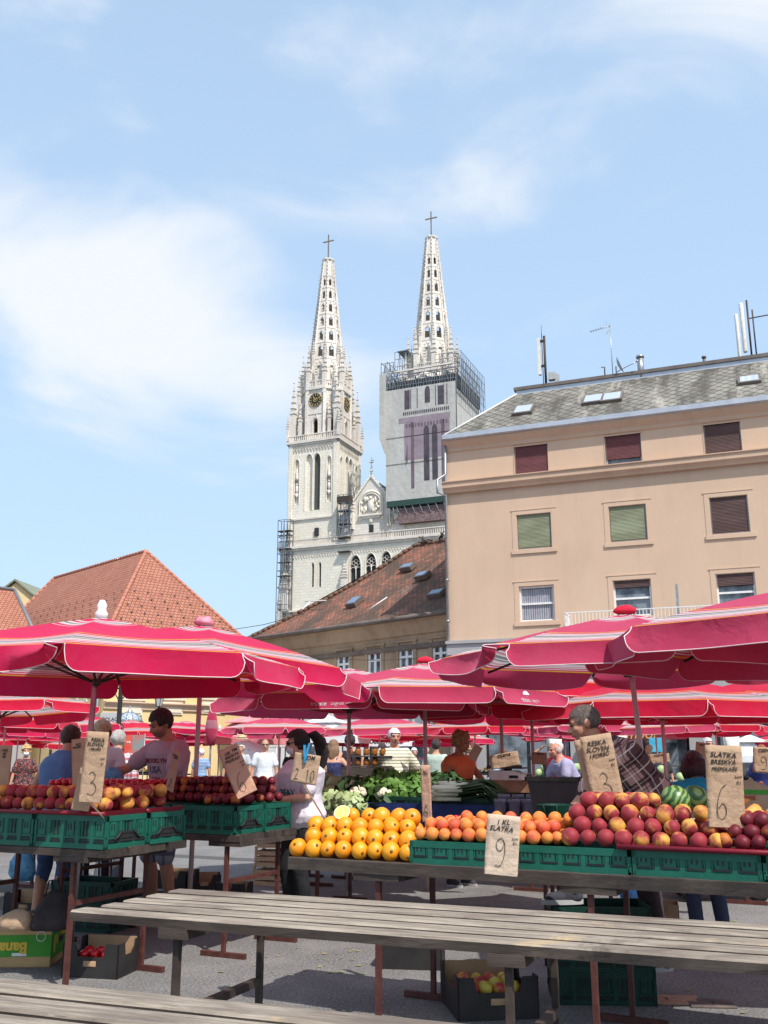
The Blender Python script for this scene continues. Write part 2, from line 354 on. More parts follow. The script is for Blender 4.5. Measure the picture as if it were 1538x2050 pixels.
def blind(name, a, bb, top=None):
    m, nt, b, tc = newmat(name, .6, .3); o_ = tc.outputs['Object']
    wv = N(nt, 'ShaderNodeTexWave', wave_type='BANDS', bands_direction='Z'); wv.inputs['Scale'].default_value = 5.5; wv.inputs['Distortion'].default_value = .3; nt.links.new(o_, wv.inputs['Vector'])
    c = mixc(nt, wv.outputs['Fac'], a, bb); c = mixc(nt, M2(nt, 'MULTIPLY', step(nt, noise_n(nt, o_, 1.2, 4, .6, (.5, 1, 2)), .45, .65), .5), c, tuple(x * 1.5 for x in bb))
    nt.links.new(c, b.inputs['Base Color']); bump(nt, b, wv.outputs['Fac'], .5, .02); return m
M['blind_red'] = blind('dark_red_blind', (.10, .032, .034), (.135, .045, .048)); M['blind_brown'] = blind('brown_blind', (.06, .03, .028), (.09, .05, .045)); M['blind_green'] = blind('olive_blind', (.15, .165, .095), (.23, .245, .155))

def roofquad(mb, pts, eave_dir):     # pts in local metres, uv = metres along eave / up the slope
    P = [Vector(p) for p in pts]; e = Vector(eave_dir).normalized(); n = (P[1] - P[0]).cross(P[2] - P[0]).normalized(); up = n.cross(e)
    mb.poly(pts, [((p - P[0]).dot(e), (p - P[0]).dot(up)) for p in P])
def wall_with_holes(mb, x0, x1, z0, z1, holes, y=0.0, reveal=.14):
    xs = sorted({x0, x1, *[h[0] for h in holes], *[h[1] for h in holes]}); zs = sorted({z0, z1, *[h[2] for h in holes], *[h[3] for h in holes]})
    for i in range(len(xs) - 1):
        for j in range(len(zs) - 1):
            a, b_, c_, d = xs[i], xs[i + 1], zs[j], zs[j + 1]; mx, mz = (a + b_) / 2, (c_ + d) / 2
            if any(h[0] < mx < h[1] and h[2] < mz < h[3] for h in holes): continue
            mb.poly([(a, y, c_), (b_, y, c_), (b_, y, d), (a, y, d)])
    for h in holes:
        a, b_, c_, d = h[:4]
        mb.poly([(a, y, c_), (a, y, d), (a, y + reveal, d), (a, y + reveal, c_)]); mb.poly([(b_, y, d), (b_, y, c_), (b_, y + reveal, c_), (b_, y + reveal, d)])
        mb.poly([(a, y, d), (b_, y, d), (b_, y + reveal, d), (a, y + reveal, d)]); mb.poly([(b_, y, c_), (a, y, c_), (a, y + reveal, c_), (b_, y + reveal, c_)])

# ---------------------------------------------------------------- tan apartment building on the right
W1 = Wall((2.83, 42.0), rad(-21.6))
tb = thing('apartment_building', 'tall tan apartment block with grey shingle roof behind the umbrellas on the right', 'building', (2.83, 42.0, 0), rad(-21.6))
LEN = 24.0
def q(px, py): return W1.f(px, py)
eave = q(903, 884)[1]
cols = [(q(1034, 1030)[0], q(1102, 1030)[0]), (q(1218, 1010)[0], q(1292, 1010)[0]), (q(1419, 990)[0], q(1495, 990)[0])]
pitchx = cols[2][0] - cols[1][0]
wc = [c for c in cols] + [(cols[2][0] + pitchx, cols[2][1] + pitchx)]
r1 = (q(1064, 957)[1] + .08, q(1064, 892)[1]); r2 = (q(1068, 1098)[1], q(1068, 1029)[1]); r3 = (q(1072, 1243)[1], q(1072, 1173)[1])
holes = []
for c_ in wc:
    for r_ in (r1, r2, r3): holes.append((c_[0], c_[1], r_[0], r_[1]))
zl = q(906, 1296)[1]
wl = MB(); wall_with_holes(wl, 0, LEN, zl, eave, holes)
wl.poly([(0, 12, 0), (0, 0, 0), (0, 0, eave), (0, 12, eave)]); wl.poly([(LEN, 0, 0), (LEN, 12, 0), (LEN, 12, eave), (LEN, 0, eave)]); wl.poly([(LEN, 12, 0), (0, 12, 0), (0, 12, eave), (LEN, 12, eave)])
wl.build('wall', M['tan'], tb)
gf = MB(); sh = []
for k in range(5): sh.append((1.4 + k * 4.6, 5.0 + k * 4.6, .5, 3.4))
wall_with_holes(gf, 0, LEN, 0, zl - .35, sh, .02, .5); gfo = gf.build('ground_floor_wall', M['grey_plaster'], tb)
for k, h in enumerate(sh):
    f = MB(); f.box(h[0], h[1], .42, .5, h[2], h[3]); fo = f.build('shop_window', M['black'], tb)
    p = MB()
    for j in range(2): p.box(h[0] + .12 + j * 1.75, h[0] + 1.72 + j * 1.75, .395, .418, h[2] + .1, h[3] - .1)
    p.build('pane', M['glass'], fo)
cr = MB()
cz = q(903, 985)[1]; pr = [(0, 0), (-.18, .0), (-.22, .1), (-.34, .22), (-.34, .42), (-.4, .46), (-.4, .5), (0, .56)]
cr.prism([(a, b_ + cz - .1) for a, b_ in pr], -.12, LEN, 'x'); cr.build('cornice', M['tan_trim'], tb)
cr = MB(); cr.prism([(0, eave - .55), (-.07, eave - .5), (-.07, eave - .35), (-.22, eave - .18), (-.3, eave - .05), (0, eave - .04)], -.1, LEN, 'x'); cr.build('eave_moulding', M['tan_trim'], tb)
cr = MB(); cr.box(-.05, LEN, -.22, .02, zl - .35, zl + .25); cr.box(-.1, LEN, -.30, -.22, zl + .12, zl + .25); cr.build('ledge', M['grey_plaster'], tb)
gt = MB(); gt.prism([(-.30, eave - .04), (-.46, eave), (-.48, eave + .2), (-.30, eave + .22), (-.1, eave + .02)], -.06, LEN, 'x'); gt.build('gutter', M['zinc'], tb)
rf = MB(); rz = eave + 3.3; ry = 3.7; rx = 2.55
roofquad(rf, [(-.03, -.32, eave + .16), (LEN, -.32, eave + .16), (LEN, ry, rz), (rx, ry, rz)], (1, 0, 0))
roofquad(rf, [(-.03, 12, eave + .16), (-.03, -.32, eave + .16), (rx, ry, rz), (rx, 9, rz)], (0, -1, 0))
rf.poly([(rx, ry, rz), (LEN, ry, rz), (LEN, 9, rz), (rx, 9, rz)], [(0, 0)] * 4)
rfo = rf.build('roof', M['shingle'], tb)
rt = MB(); rt.box(rx - .1, LEN, ry - .14, ry + .3, rz - .12, rz + .10); rt.build('ridge_flashing', M['zinc'], rfo)
rt = MB(); rt.box(rx - .2, LEN, ry - .22, ry + .3, rz + .102, rz + .26); rt.build('ridge_cap', M['zinc_dark'], rfo)
rt = MB(); rt.tube([(-.05, -.34, eave + .2), (rx, ry, rz + .04)], .04, 6); rt.build('hip_edge', M['white_paint'], rfo)
nrm = Vector((0, -(rz - eave - .16), ry + .32)).normalized(); upv = Vector((0, ry + .32, rz - eave - .16)).normalized()
def rooft(px, py):      # a pixel on the roof slope -> local point
    o = W1.o + Vector((0, 0, 0)); R = Matrix.Rotation(W1.a, 3, 'Z'); n = R @ nrm; p0 = R @ Vector((0, -.32, eave + .16)) + W1.o
    r = ray(px, py); cpos = Vector((0, 0, CAMH)); t = (p0 - cpos).dot(n) / r.dot(n); p = cpos + r * t
    return R.transposed() @ (p - W1.o)
for (a, b_) in (((1025, 834), (1057, 816)), ((1165, 813), (1195, 795)), ((1203, 809), (1232, 791)), ((1478, 773), (1508, 757))):
    p = rooft(*a); p2 = rooft(*b_); wd = .92; hh = (p2 - p).dot(upv) + .05
    s = MB()
    Mx = Matrix.Translation(p) @ Matrix(((1, 0, 0), (0, upv.y, nrm.y), (0, upv.z, nrm.z))).to_4x4()
    s.box(0, wd, 0, hh, -.02, .14, Mx); so = s.build('skylight', M['zinc_dark'], rfo); s2 = MB(); s2.box(.09, wd - .09, .09, hh - .09, .141, .155, Mx)
    s2.build('pane', mat('sky_glass', (.42, .46, .5), None, rough=.05, spec=.9), so) if 'skyg' not in M else None
blinds = [['blind_red', 'blind_red', 'blind_brown', 'blind_brown'], ['blind_green', 'blind_green', 'blind_brown', 'blind_red'], [None, 'half', 'half2', None]]
for ci, c_ in enumerate(wc):
    for ri, r_ in enumerate((r1, r2, r3)):
        x0, x1, z0, z1 = c_[0], c_[1], r_[0], r_[1]; bl = blinds[ri][ci]
        f = MB(); fr = .07
        for a, b_, cc, d in ((x0, x0 + fr, z0, z1), (x1 - fr, x1, z0, z1), (x0 + fr, x1 - fr, z0, z0 + fr), (x0 + fr, x1 - fr, z1 - fr, z1)): f.box(a, b_, .10, .17, cc, d)
        if ri == 2: f.box(x0 + fr, x1 - fr, .10, .17, z0 + (z1 - z0) * .5 - .04, z0 + (z1 - z0) * .5 + .04)
        fo = f.build('window', M['white_paint' if ri == 2 else 'grey_paint'], tb)
        g_ = MB(); g_.box(x0 + fr, x1 - fr, .185, .21, z0, z1); g_.build('pane', M['glass'], fo)
        if bl:
            bt = z0 + (z1 - z0) * (.28 if (ri, ci) == (0, 1) else 0); bt += fr if bt == z0 else 0
            if bl.startswith('half'): bt = z1 - (z1 - z0) * (.2 if bl == 'half' else .32)
            g_ = MB(); g_.box(x0 + .05, x1 - .05, .06, .095, bt, z1 - .02); g_.build('roller_blind', M['blind_brown' if bl.startswith('half') else bl], fo)
        if ri == 2 and ci == 0:
            g_ = MB()
            for k in range(14):
                xx = x0 + fr + (x1 - x0 - 2 * fr) * (k + .5) / 14; g_.box(xx - .04, xx + .03, .172, .183, z0 + .1, z1 - .12)
            g_.build('net_curtain', mat('grey_net', (.30, .30, .33), (.38, .38, .42), 5, .9), fo)
        if ri:
            s = MB()
            for a, b_, cc, d in ((x0 - .2, x0 - .02, z0 - .04, z1 + .2), (x1 + .02, x1 + .2, z0 - .04, z1 + .2), (x0 - .02, x1 + .02, z1 + .02, z1 + .2)):
                s.box(a, b_, -.018, .01, cc, d)
            s.box(x0 - .24, x1 + .24, -.035, .01, z1 + .2, z1 + .24); s.box(x0 - .24, x1 + .24, -.06, .02, z0 - .20, z0 - .04)
            s.build('surround', M['tan'], fo)
        else:
            s = MB(); s.box(x0 - .04, x0, -.02, .1, z0, z1 + .04); s.box(x0 - .04, x1 + .04, -.03, .1, z1, z1 + .05); s.build('surround', M['tan_trim'], fo)
dp = MB(); dp.tube([(-.02, -.14, .2), (-.02, -.14, cz - .2), (-.30, -.46, cz - .1), (-.30, -.46, cz + .5), (-.02, -.14, cz + .8), (-.02, -.14, eave)], .065, 8)
for z in (4, 7, 8.8, 13.2, 15): dp.tube([(-.02, -.14, z), (-.02, -.14, z + .08)], .085, 8)
dp.build('drainpipe', M['galv'], tb)
# balcony with white railing
bx0, bz0 = q(1142, 1252); bx1 = q(1362, 1238)[0]; bzt = q(1142, 1232)[1]
bl = MB(); bl.box(bx0, bx1 + 1.5, -1.1, 0, bz0 - .45, bz0 - .25); bo = bl.build('balcony', M['grey_plaster'], tb)
rl = MB()
for z in (bzt - .04, bz0 - .15): rl.bar((bx0, -1.05, z), (bx1 + 1.5, -1.05, z), .04); rl.bar((bx0, 0, z), (bx0, -1.05, z), .04)
k = bx0
while k < bx1 + 1.5: rl.bar((k, -1.05, bz0 - .2), (k, -1.05, bzt - .03), .022); k += .14
for kk in range(7): rl.bar((bx0, -.15 * kk, bz0 - .2), (bx0, -.15 * kk, bzt), .022)
rl.build('railing', M['white_paint'], bo)
bl = MB(); bl.box(q(1362, 1225)[0] - .05, q(1362, 1225)[0] + .05, -.9, -.85, bz0, bzt + .9); bl.build('screen_edge', M['galv'], bo)
# roof hardware: phone masts, aerial, dish, vent pipes
def on_ridge(px): # world point on ridge line above pixel column
    return W1.f(px, 780, ry)[0]
def mast_thing(px, label, build_fn, name='phone_mast', cat='mast'):
    s_ = on_ridge(px); p = W1.o + W1.u * s_ + W1.n * ry
    t = thing(name, label, cat, (p.x, p.y, rz + .2), W1.a); build_fn(t); return t
def mA(t):
    a = MB(); a.tube([(0, 0, -.2), (0, 0, 2.6)], .06, 8); a.tube([(-.12, 0, 0), (-.12, 0, 2.75)], .02, 6); a.tube([(-.12, 0, 2.7), (-.12, 0, 3.2)], .012, 4); a.box(-.2, .05, -.05, .05, 1.0, 1.1); a.box(-.2, .05, -.05, .05, 2.3, 2.4); a.build('pole', M['darksteel'], t)
    a = MB(); a.box(-.34, -.2, -.1, .08, .6, 2.5); a.build('antenna_panel', M['cream_canvas'], t)
    a = MB(); a.box(.14, .5, -.15, .15, .25, .62); a.box(.45, .65, -.1, .1, .0, .5); a.build('radio_unit', M['grey_paint'], t)
mast_thing(1094, 'short phone mast with pale panel at the left end of the grey roof', mA)
def mB(t):
    a = MB(); a.tube([(0, 0, -.2), (0, 0, 2.7)], .02, 6); a.tube([(-.95, 0, 2.45), (.05, 0, 2.6)], .015, 4)
    for k in range(8): a.tube([(-.9 + k * .12, -.18, 2.46 + k * .018), (-.9 + k * .12, .18, 2.46 + k * .018)], .008, 4)
    a.tube([(-.2, 0, 2.85), (.02, 0, 2.5)], .01, 4); a.tube([(-.2, 0, 2.2), (.02, 0, 2.5)], .01, 4); a.build('mast_pole', M['galv'], t)
mast_thing(1229, 'thin television aerial on a slim pole above the grey roof', mB, 'tv_aerial', 'aerial')
def mC(t):
    a = MB(); a.tube([(0, 0, -.25), (0, 0, .5)], .03, 6); a.tube([(0, 0, .2), (.5, -.3, .28), (1.0, -.4, .42)], .02, 5); a.sphere((1.02, -.4, .45), .06, 8, 6); a.build('arm', M['galv'], t)
    a = MB(); a.lathe([(.02, 0), (.2, .03), (.42, .12)], 16, cap=False); a.xf(Matrix.Translation((.1, -.05, .5)) @ Matrix.Rotation(rad(70), 4, 'Y')); a.build('dish', M['grey_paint'], t)
mast_thing(1236, 'grey satellite dish on the roof ridge next to the aerial', mC, 'satellite_dish', 'satellite dish')
def mD(t): a = MB(); a.tube([(0, 0, -.25), (0, 0, .75)], .15, 10); a.tube([(0, 0, .75), (0, 0, .85)], .19, 10); a.build('pipe', M['galv'], t)
mast_thing(1286, 'thick grey vent pipe on the roof ridge right of the aerial', mD, 'vent_pipe', 'vent pipe')
def mE(t): a = MB(); a.tube([(0, 0, -.25), (0, 0, .3)], .07, 8); a.tube([(0, 0, .3), (0, 0, .38)], .11, 8); a.build('pipe', M['zinc_dark'], t)
mast_thing(1415, 'small capped vent on the roof ridge below the right phone masts', mE, 'vent_pipe', 'vent pipe')
def mG(t): a = MB(); a.tube([(0, 0, -.25), (0, 0, .55), (-.15, 0, .55)], .03, 6); a.build('pipe', M['darksteel'], t)
mast_thing(1213, 'little bent pipe on the roof ridge left of the aerial', mG, 'vent_pipe', 'vent pipe')
def mF(t):
    a = MB()
    for xx, h in ((0, 2.8), (1.0, 3.2)): a.tube([(xx, 0, -.2), (xx, 0, h)], .045, 8); a.tube([(xx + .2, 0, -.2), (xx + .2, 0, h - .5)], .035, 8)
    a.tube([(0, 0, 1.9), (1.2, 0, 1.95)], .03, 6); a.tube([(0, 0, .1), (1.4, 0, .15)], .03, 6); a.build('pole', M['darksteel'], t)
    for xx, z0, z1, w_ in ((-.25, .3, 2.7, .10), (-.5, -.1, 2.2, .08), (1.2, .9, 3.3, .14)):
        a = MB(); a.lathe([(w_ * .8, z0), (w_, z0 + .05), (w_, z1 - .05), (w_ * .8, z1)], 10, (xx, 0, 0)); a.build('antenna_panel', M['cream_canvas'], t)
mast_thing(1512, 'cluster of tall phone mast panels at the right end of the roof', mF)
# air lamp shop lettering on dark red awning
def text(s, size, matl, parent, M4, name='lettering', ext=.004, shear=0, bold=0):
    cu = bpy.data.curves.new(name, 'FONT'); cu.body = s; cu.size = size; cu.extrude = ext; cu.shear = shear; cu.align_x = 'CENTER'; cu.align_y = 'CENTER'; cu.resolution_u = 3; cu.offset = bold
    o = bpy.data.objects.new(name, cu); me = settle(o)
    me.name = name; me.materials.clear(); me.materials.append(matl); me.transform(M4)
    o = bpy.data.objects.new(name, me); C.objects.link(o); o.parent = parent; return o
FRONT = Matrix.Rotation(rad(90), 4, 'X')      # text standing up, facing -y
aw = thing('shop_awning', 'dark red shop awning with gold lettering behind the plaid shirt man', 'awning', tuple(W1.o + W1.u * W1.f(1280, 1480)[0]), W1.a)
a = MB(); a.prism([(-1.3, 2.0), (-1.3, 2.42), (0, 2.75), (0, 2.7), (-1.25, 2.36), (-1.25, 2.0)], -1.9, 1.9, 'x'); a.build('canopy', mat('dark_red_awning', (.16, .01, .02), (.2, .02, .03), 4, .8), aw)
a = MB()
for xx in (-1.85, 1.85): a.tube([(xx, -1.25, 2.3), (xx, 0, 2.3)], .02, 6)
a.build('bracket', M['darksteel'], aw)
text('Sumpor', .55, mat('gold_paint', (.55, .38, .12), None, rough=.5), aw, Matrix.Translation((0, -1.315, 2.2)) @ FRONT, shear=.3)

# ---------------------------------------------------------------- old house with the mossy roof in the middle
hA = rad(-46.5); W2o = Vector((3.05, 43.3, 0)); Wd = Vector((math.cos(hA), math.sin(hA), 0))      # local x to the right (near end)
HL = 14.1
oh_o = W2o - Wd * HL
oh = thing('old_house', 'old ochre plaster house with sagging mossy red tile roof in the middle', 'building', tuple(oh_o), hA)
W2 = Wall((oh_o.x, oh_o.y), hA); ez = 7.55
def q2(px, py): return W2.f(px, py)
wins = []
for (px0, px1, py0, py1) in ((675, 701, 1311, 1350), (737, 764, 1303, 1345), (799, 828, 1295, 1340), (866, 897, 1287, 1335)):
    a = q2(px0, py0); b_ = q2(px1, py0); wins.append((a[0], b_[0], a[1] - 1.45, a[1]))
w_ = MB(); wall_with_holes(w_, 0, HL + 1, 0, ez, wins); w_.poly([(0, 12, 0), (0, 0, 0), (0, 0, ez), (0, 12, ez)]); w_.poly([(HL + 1, 12, 0), (0, 12, 0), (0, 12, ez), (HL + 1, 12, ez)]); w_.poly([(HL + 1, 0, 0), (HL + 1, 12, 0), (HL + 1, 12, ez), (HL + 1, 0, ez)]); w_.build('wall', M['ochre'], oh)
c_ = MB(); c_.prism([(0, ez - .75), (-.1, ez - .7), (-.35, ez - .2), (-.5, ez - .1), (-.5, ez - .02), (0, ez)], -.4, HL + 1, 'x'); c_.build('cornice', M['ochre'], oh)
sb = q2(620, 1306)[1]; c_ = MB(); c_.prism([(0, ez - 1.42), (-.1, ez - 1.36), (-.14, ez - 1.2), (0, ez - 1.15)], -.1, HL + 1, 'x'); c_.build('string_course', M['zinc_dark'], oh)
c_ = MB(); c_.tube([(-.6, -.62, ez + .02), (HL + 1, -.62, ez + .02)], .11, 8); c_.build('gutter', M['zinc_dark'], oh)
rf = MB(); rzz = 12.75; n_ = 24
def rp(x, t, side=0):       # point of front slope at eave position x, slope fraction t, slightly sagging
    z = ez + .04 + (rzz - ez) * t - .22 * math.sin(math.pi * t) + .05 * math.sin(x * 1.3) * t
    return (x, -.62 + 6.62 * t, z)
NX, NT = 30, 12; base = {}
for i in range(NX + 1):
    for j in range(NT + 1):
        t = j / NT; xl = -.62 + 6.7 * t; xr = HL + 1.2; x = xl + (xr - xl) * i / NX; base[i, j] = len(rf.v); rf.v.append(rp(x, t))
for i in range(NX):
    for j in range(NT):
        idx = [base[i, j], base[i + 1, j], base[i + 1, j + 1], base[i, j + 1]]; rf.face(idx, [(rf.v[k][0], rf.v[k][1] * 1.31) for k in idx])
roofquad(rf, [(-.62, 12.6, ez + .04), (-.62, -.62, ez + .04), rp(6.08, 1)], (0, -1, 0))
roofquad(rf, [(HL + 1.2, 12.6, ez), (-.62, 12.6, ez), (6.08, 6, rzz), (HL + 1.2, 6, rzz)], (-1, 0, 0))
rfo = rf.build('roof', M['tile_old'], oh)
rt = MB()
random.seed(3)
for k in range(34):       # hip and ridge tiles, a bit uneven
    t = k / 34; a = Vector(rp(-.62 + 6.7 * t, t)); b_ = Vector(rp(-.62 + 6.7 * (t + 1 / 34), t + 1 / 34)); j = Vector((0, 0, random.uniform(.02, .09))); rt.tube([a + j, b_ + j], .12, 6)
for k in range(26): x = 6.08 + k * .36; j = random.uniform(0, .08); rt.tube([(x, 6, rzz + j), (x + .38, 6, rzz + j)], .14, 6)
rt.build('ridge_tile', mat('ridge_tile', (.20, .09, .06), (.10, .08, .06), 4, .9), rfo)
dbr = MB(); random.seed(11)
for k in range(16):
    x = 6.3 + random.uniform(0, 3.6); d = Vector((random.uniform(-.6, .6), random.uniform(-.3, .3), random.uniform(.05, .6))); dbr.tube([(x, 5.8, rzz + .1), Vector((x, 5.8, rzz + .1)) + d], .04, 5)
dbr.build('broken_lath', M['plank_dark'], rfo)
def rp2(px, py):
    n = Vector((0, -(rzz - ez), 6.62)).normalized(); R = Matrix.Rotation(hA, 3, 'Z'); nn = R @ n; p0 = R @ Vector((0, -.62, ez + .04)) + oh_o; cpos = Vector((0, 0, CAMH)); r = ray(px, py); t = (p0 - cpos).dot(nn) / r.dot(nn)
    return R.transposed() @ (cpos + r * t - oh_o)
up2 = Vector((0, 6.62, rzz - ez)).normalized(); nr2 = Vector((0, -(rzz - ez), 6.62)).normalized()
for (px, py, w_, h_) in ((692, 1215, .75, .75), (800, 1143, .85, .5), (830, 1160, .8, .5), (856, 1197, .85, .5)):
    p = rp2(px, py); Mx = Matrix.Translation(p) @ Matrix(((1, 0, 0), (0, up2.y, nr2.y), (0, up2.z, nr2.z))).to_4x4()
    s = MB(); s.box(0, w_, 0, h_, -.1, .14, Mx); so = s.build('skylight', M['zinc_dark'], rfo); s = MB(); s.box(.07, w_ - .07, .07, h_ - .07, .142, .155, Mx); s.build('pane', mat('sky_glass_dark', (.14, .2, .3), None, rough=.1, spec=.7), so)
s = MB()
for a, b_ in (((615, 1212), (657, 1210)), ((610, 1228), (625, 1212)), ((745, 1228), (780, 1204)), ((810, 1197), (828, 1184))):
    s.tube([rp2(*a) + nr2 * .25, rp2(*b_) + nr2 * .25], .03, 5)
s.build('roof_rod', M['white_paint'], rfo)
for h in wins:
    f = MB(); x0, x1, z0, z1 = h; xm = (x0 + x1) / 2; zm = z0 + (z1 - z0) * .66
    for a, b_, cc, d in ((x0, x0 + .12, z0, z1), (x1 - .12, x1, z0, z1), (x0, x1, z0, z0 + .1), (x0, x1, z1 - .12, z1), (xm - .07, xm + .07, z0, z1), (x0, x1, zm - .05, zm + .05)): f.box(a, b_, .02 + .002 * len(f.v) / 8, .1, cc, d)
    fo = f.build('window', M['white_paint'], oh); g_ = MB(); g_.box(x0, x1, .125, .15, z0, z1); g_.build('pane', M['glass'], fo)
    s = MB(); s.box(x0 - .2, x0, -.05, .01, z0, z1 + .18); s.box(x1, x1 + .2, -.05, .01, z0, z1 + .18); s.box(x0 - .28, x1 + .28, -.09, .01, z1 + .18, z1 + .26); s.box(x0 - .28, x1 + .28, -.12, .01, z0 - .16, z0 - .02); s.build('surround', M['ochre'], fo)
dp = MB(); dp.tube([(.1, -.12, .1), (.1, -.12, ez - .3), (-.3, -.55, ez)], .07, 8); dp.build('drainpipe', M['galv'], oh)
# low white shop building in front of the old house with the round sign
sh_o = at(537, 1500, 47); shp = thing('shop_building', 'low pale shop front under the round maroon sign in the middle distance', 'building', (sh_o.x, 47, 0), rad(-20))
a = MB(); wall_with_holes(a, 0, 17, 0, 4.3, [(1.5, 3.6, .1, 2.6), (5, 8.2, .4, 2.6), (9.4, 11, .1, 2.6), (12, 15.6, .4, 2.6)], 0, .3); a.poly([(0, 3.5, 0), (0, 0, 0), (0, 0, 4.3), (0, 3.5, 4.3)]); a.poly([(0, 0, 4.3), (17, 0, 4.3), (17, 3.5, 4.3), (0, 3.5, 4.3)]); a.poly([(17, 0, 0), (17, 3.5, 0), (17, 3.5, 4.3), (17, 0, 4.3)]); a.build('wall', M['white_wall'], shp)
a = MB(); a.prism([(0, 4.0), (-.1, 4.0), (-.25, 4.2), (-.25, 4.3), (0, 4.302)], -.2, 17.1, 'x'); a.build('cornice', M['zinc_dark'], shp)
for x0, x1, z0, z1 in ((1.5, 3.6, .1, 2.6), (5, 8.2, .4, 2.6), (9.4, 11, .1, 2.6), (12, 15.6, .4, 2.6)):
    a = MB(); a.box(x0, x1, .25, .3, z0, z1); fo = a.build('shop_window', M['black'], shp); a = MB(); a.box(x0 + .12, x1 - .12, .22, .245, z0 + .12, z1 - .12); a.build('pane', M['glass'], fo)
W3 = Wall((sh_o.x, 47.0), rad(-20))
sx_, sz_ = W3.f(588, 1434, -.3); sg = thing('round_sign', 'round maroon shop sign with white lettering on the pale shop wall', 'sign', tuple(W3.o + W3.u * sx_ + W3.n * (-.3) + Vector((0, 0, sz_))), rad(-20))
a = MB(); a.lathe([(.46, 0), (.5, .03), (.5, .12), (.46, .15)], 28); a.xf(Matrix.Translation((0, .15, 0)) @ FRONT); a.build('disc', mat('maroon_sign', (.22, .012, .03), None, rough=.4), sg)
a = MB(); a.tube([(math.cos(t * .2244) * .43, -.005, math.sin(t * .2244) * .43) for t in range(29)], .02, 6, cap=False); a.build('rim', M['white_paint'], sg)
text('Dinara', .34, M['white_paint'], sg, Matrix.Translation((0, -.012, -.02)) @ FRONT, bold=.006)
# blade sign board beside
sx_, sz_ = W3.f(541, 1430, -.25); sg = thing('parking_sign', 'small pale square sign on the pale shop wall left of the round sign', 'sign', tuple(W3.o + W3.u * sx_ + W3.n * (-.25) + Vector((0, 0, sz_))), rad(-20))
a = MB(); a.box(-.3, .3, 0, .05, -.35, .35); a.build('plate', M['white_paint'], sg); a = MB(); a.tube([(-.25, -.01, -.3), (.25, -.01, -.3), (.25, -.01, .3), (-.25, -.01, .3), (-.25, -.01, -.3)], .015, 4); a.build('border', M['grey_paint'], sg)
text('24', .34, M['grey_paint'], sg, Matrix.Translation((0, -.012, 0)) @ FRONT)

# ---------------------------------------------------------------- yellow house with the steep orange roof on the left
yD = 52.0; yc = at(204, 1450, yD); ya = rad(47 - 4)
# hip-end facade: local x to the right (receding), y into the house
yh = thing('yellow_house', 'yellow house with white window trim and a steep orange hipped tile roof on the left', 'building', (yc.x, yD, 0), ya)
W4 = Wall((yc.x, yD), ya); yw = W4.f(493, 1430)[0]; yez = 7.3; yl = 18.4
def q4(px, py): return W4.f(px, py)
hl4 = []
for (a_, b_) in ((252, 277), (331, 358), (414, 444)):
    x0 = q4(a_, 1370)[0]; x1 = q4(b_, 1370)[0]; z0 = q4(a_, 1391)[1]; hl4.append((x0, x1, z0, z0 + 1.7))
a = MB(); wall_with_holes(a, 0, yw, 0, yez, hl4)
a.poly([(0, 0, 0), (0, yl, 0), (0, yl, yez), (0, 0, yez)][::-1]); a.poly([(yw, 0, 0), (yw, yl, 0), (yw, yl, yez), (yw, 0, yez)]); a.poly([(0, yl, 0), (yw, yl, 0), (yw, yl, yez), (0, yl, yez)]); a.build('wall', M['yellow'], yh)
kz = q4(300, 1412)[1]; a = MB(); a.prism([(0, kz - .28), (-.1, kz - .25), (-.12, kz - .05), (-.3, kz + .08), (-.3, kz + .14), (0, kz + .16)], 0, yw + .1, 'x'); a.build('cornice', M['pinkish'], yh)
a = MB(); a.prism([(0, yez - .5), (-.15, yez - .4), (-.4, yez - .05), (0, yez - .01)], -.3, yw + .3, 'x'); a.build('eave_cornice', M['cream'], yh)
for x0, x1, z0, z1 in hl4:
    f = MB(); xm = (x0 + x1) / 2
    for p_ in ((x0, x0 + .1, z0, z1), (x1 - .1, x1, z0, z1), (x0 + .1, x1 - .1, z0, z0 + .1), (x0 + .1, x1 - .1, z1 - .1, z1)): f.box(p_[0], p_[1], .04, .12, p_[2], p_[3])
    f.box(xm - .06, xm + .06, .035, .12, z0, z1); f.box(x0, x1, .045, .121, z0 + 1.1, z0 + 1.18)
    fo = f.build('window', M['white_paint'], yh); g_ = MB(); g_.box(x0, x1, .125, .14, z0, z1); g_.build('pane', M['glass'], fo)
    s = MB(); s.box(x0 - .35, x0, -.06, .01, z0 - .1, z1 + .3); s.box(x1, x1 + .35, -.06, .01, z0 - .1, z1 + .3); s.box(x0 - .45, x1 + .45, -.16, .01, z0 - .28, z0 - .1); s.box(x0 - .3, x1 + .3, -.08, .01, z0 - 1.05, z0 - .281); s.box(x0 - .2, x1 + .2, -.12, -.08, z0 - .95, z0 - .4); s.build('surround', M['cream'], fo)
ya2 = 3.9
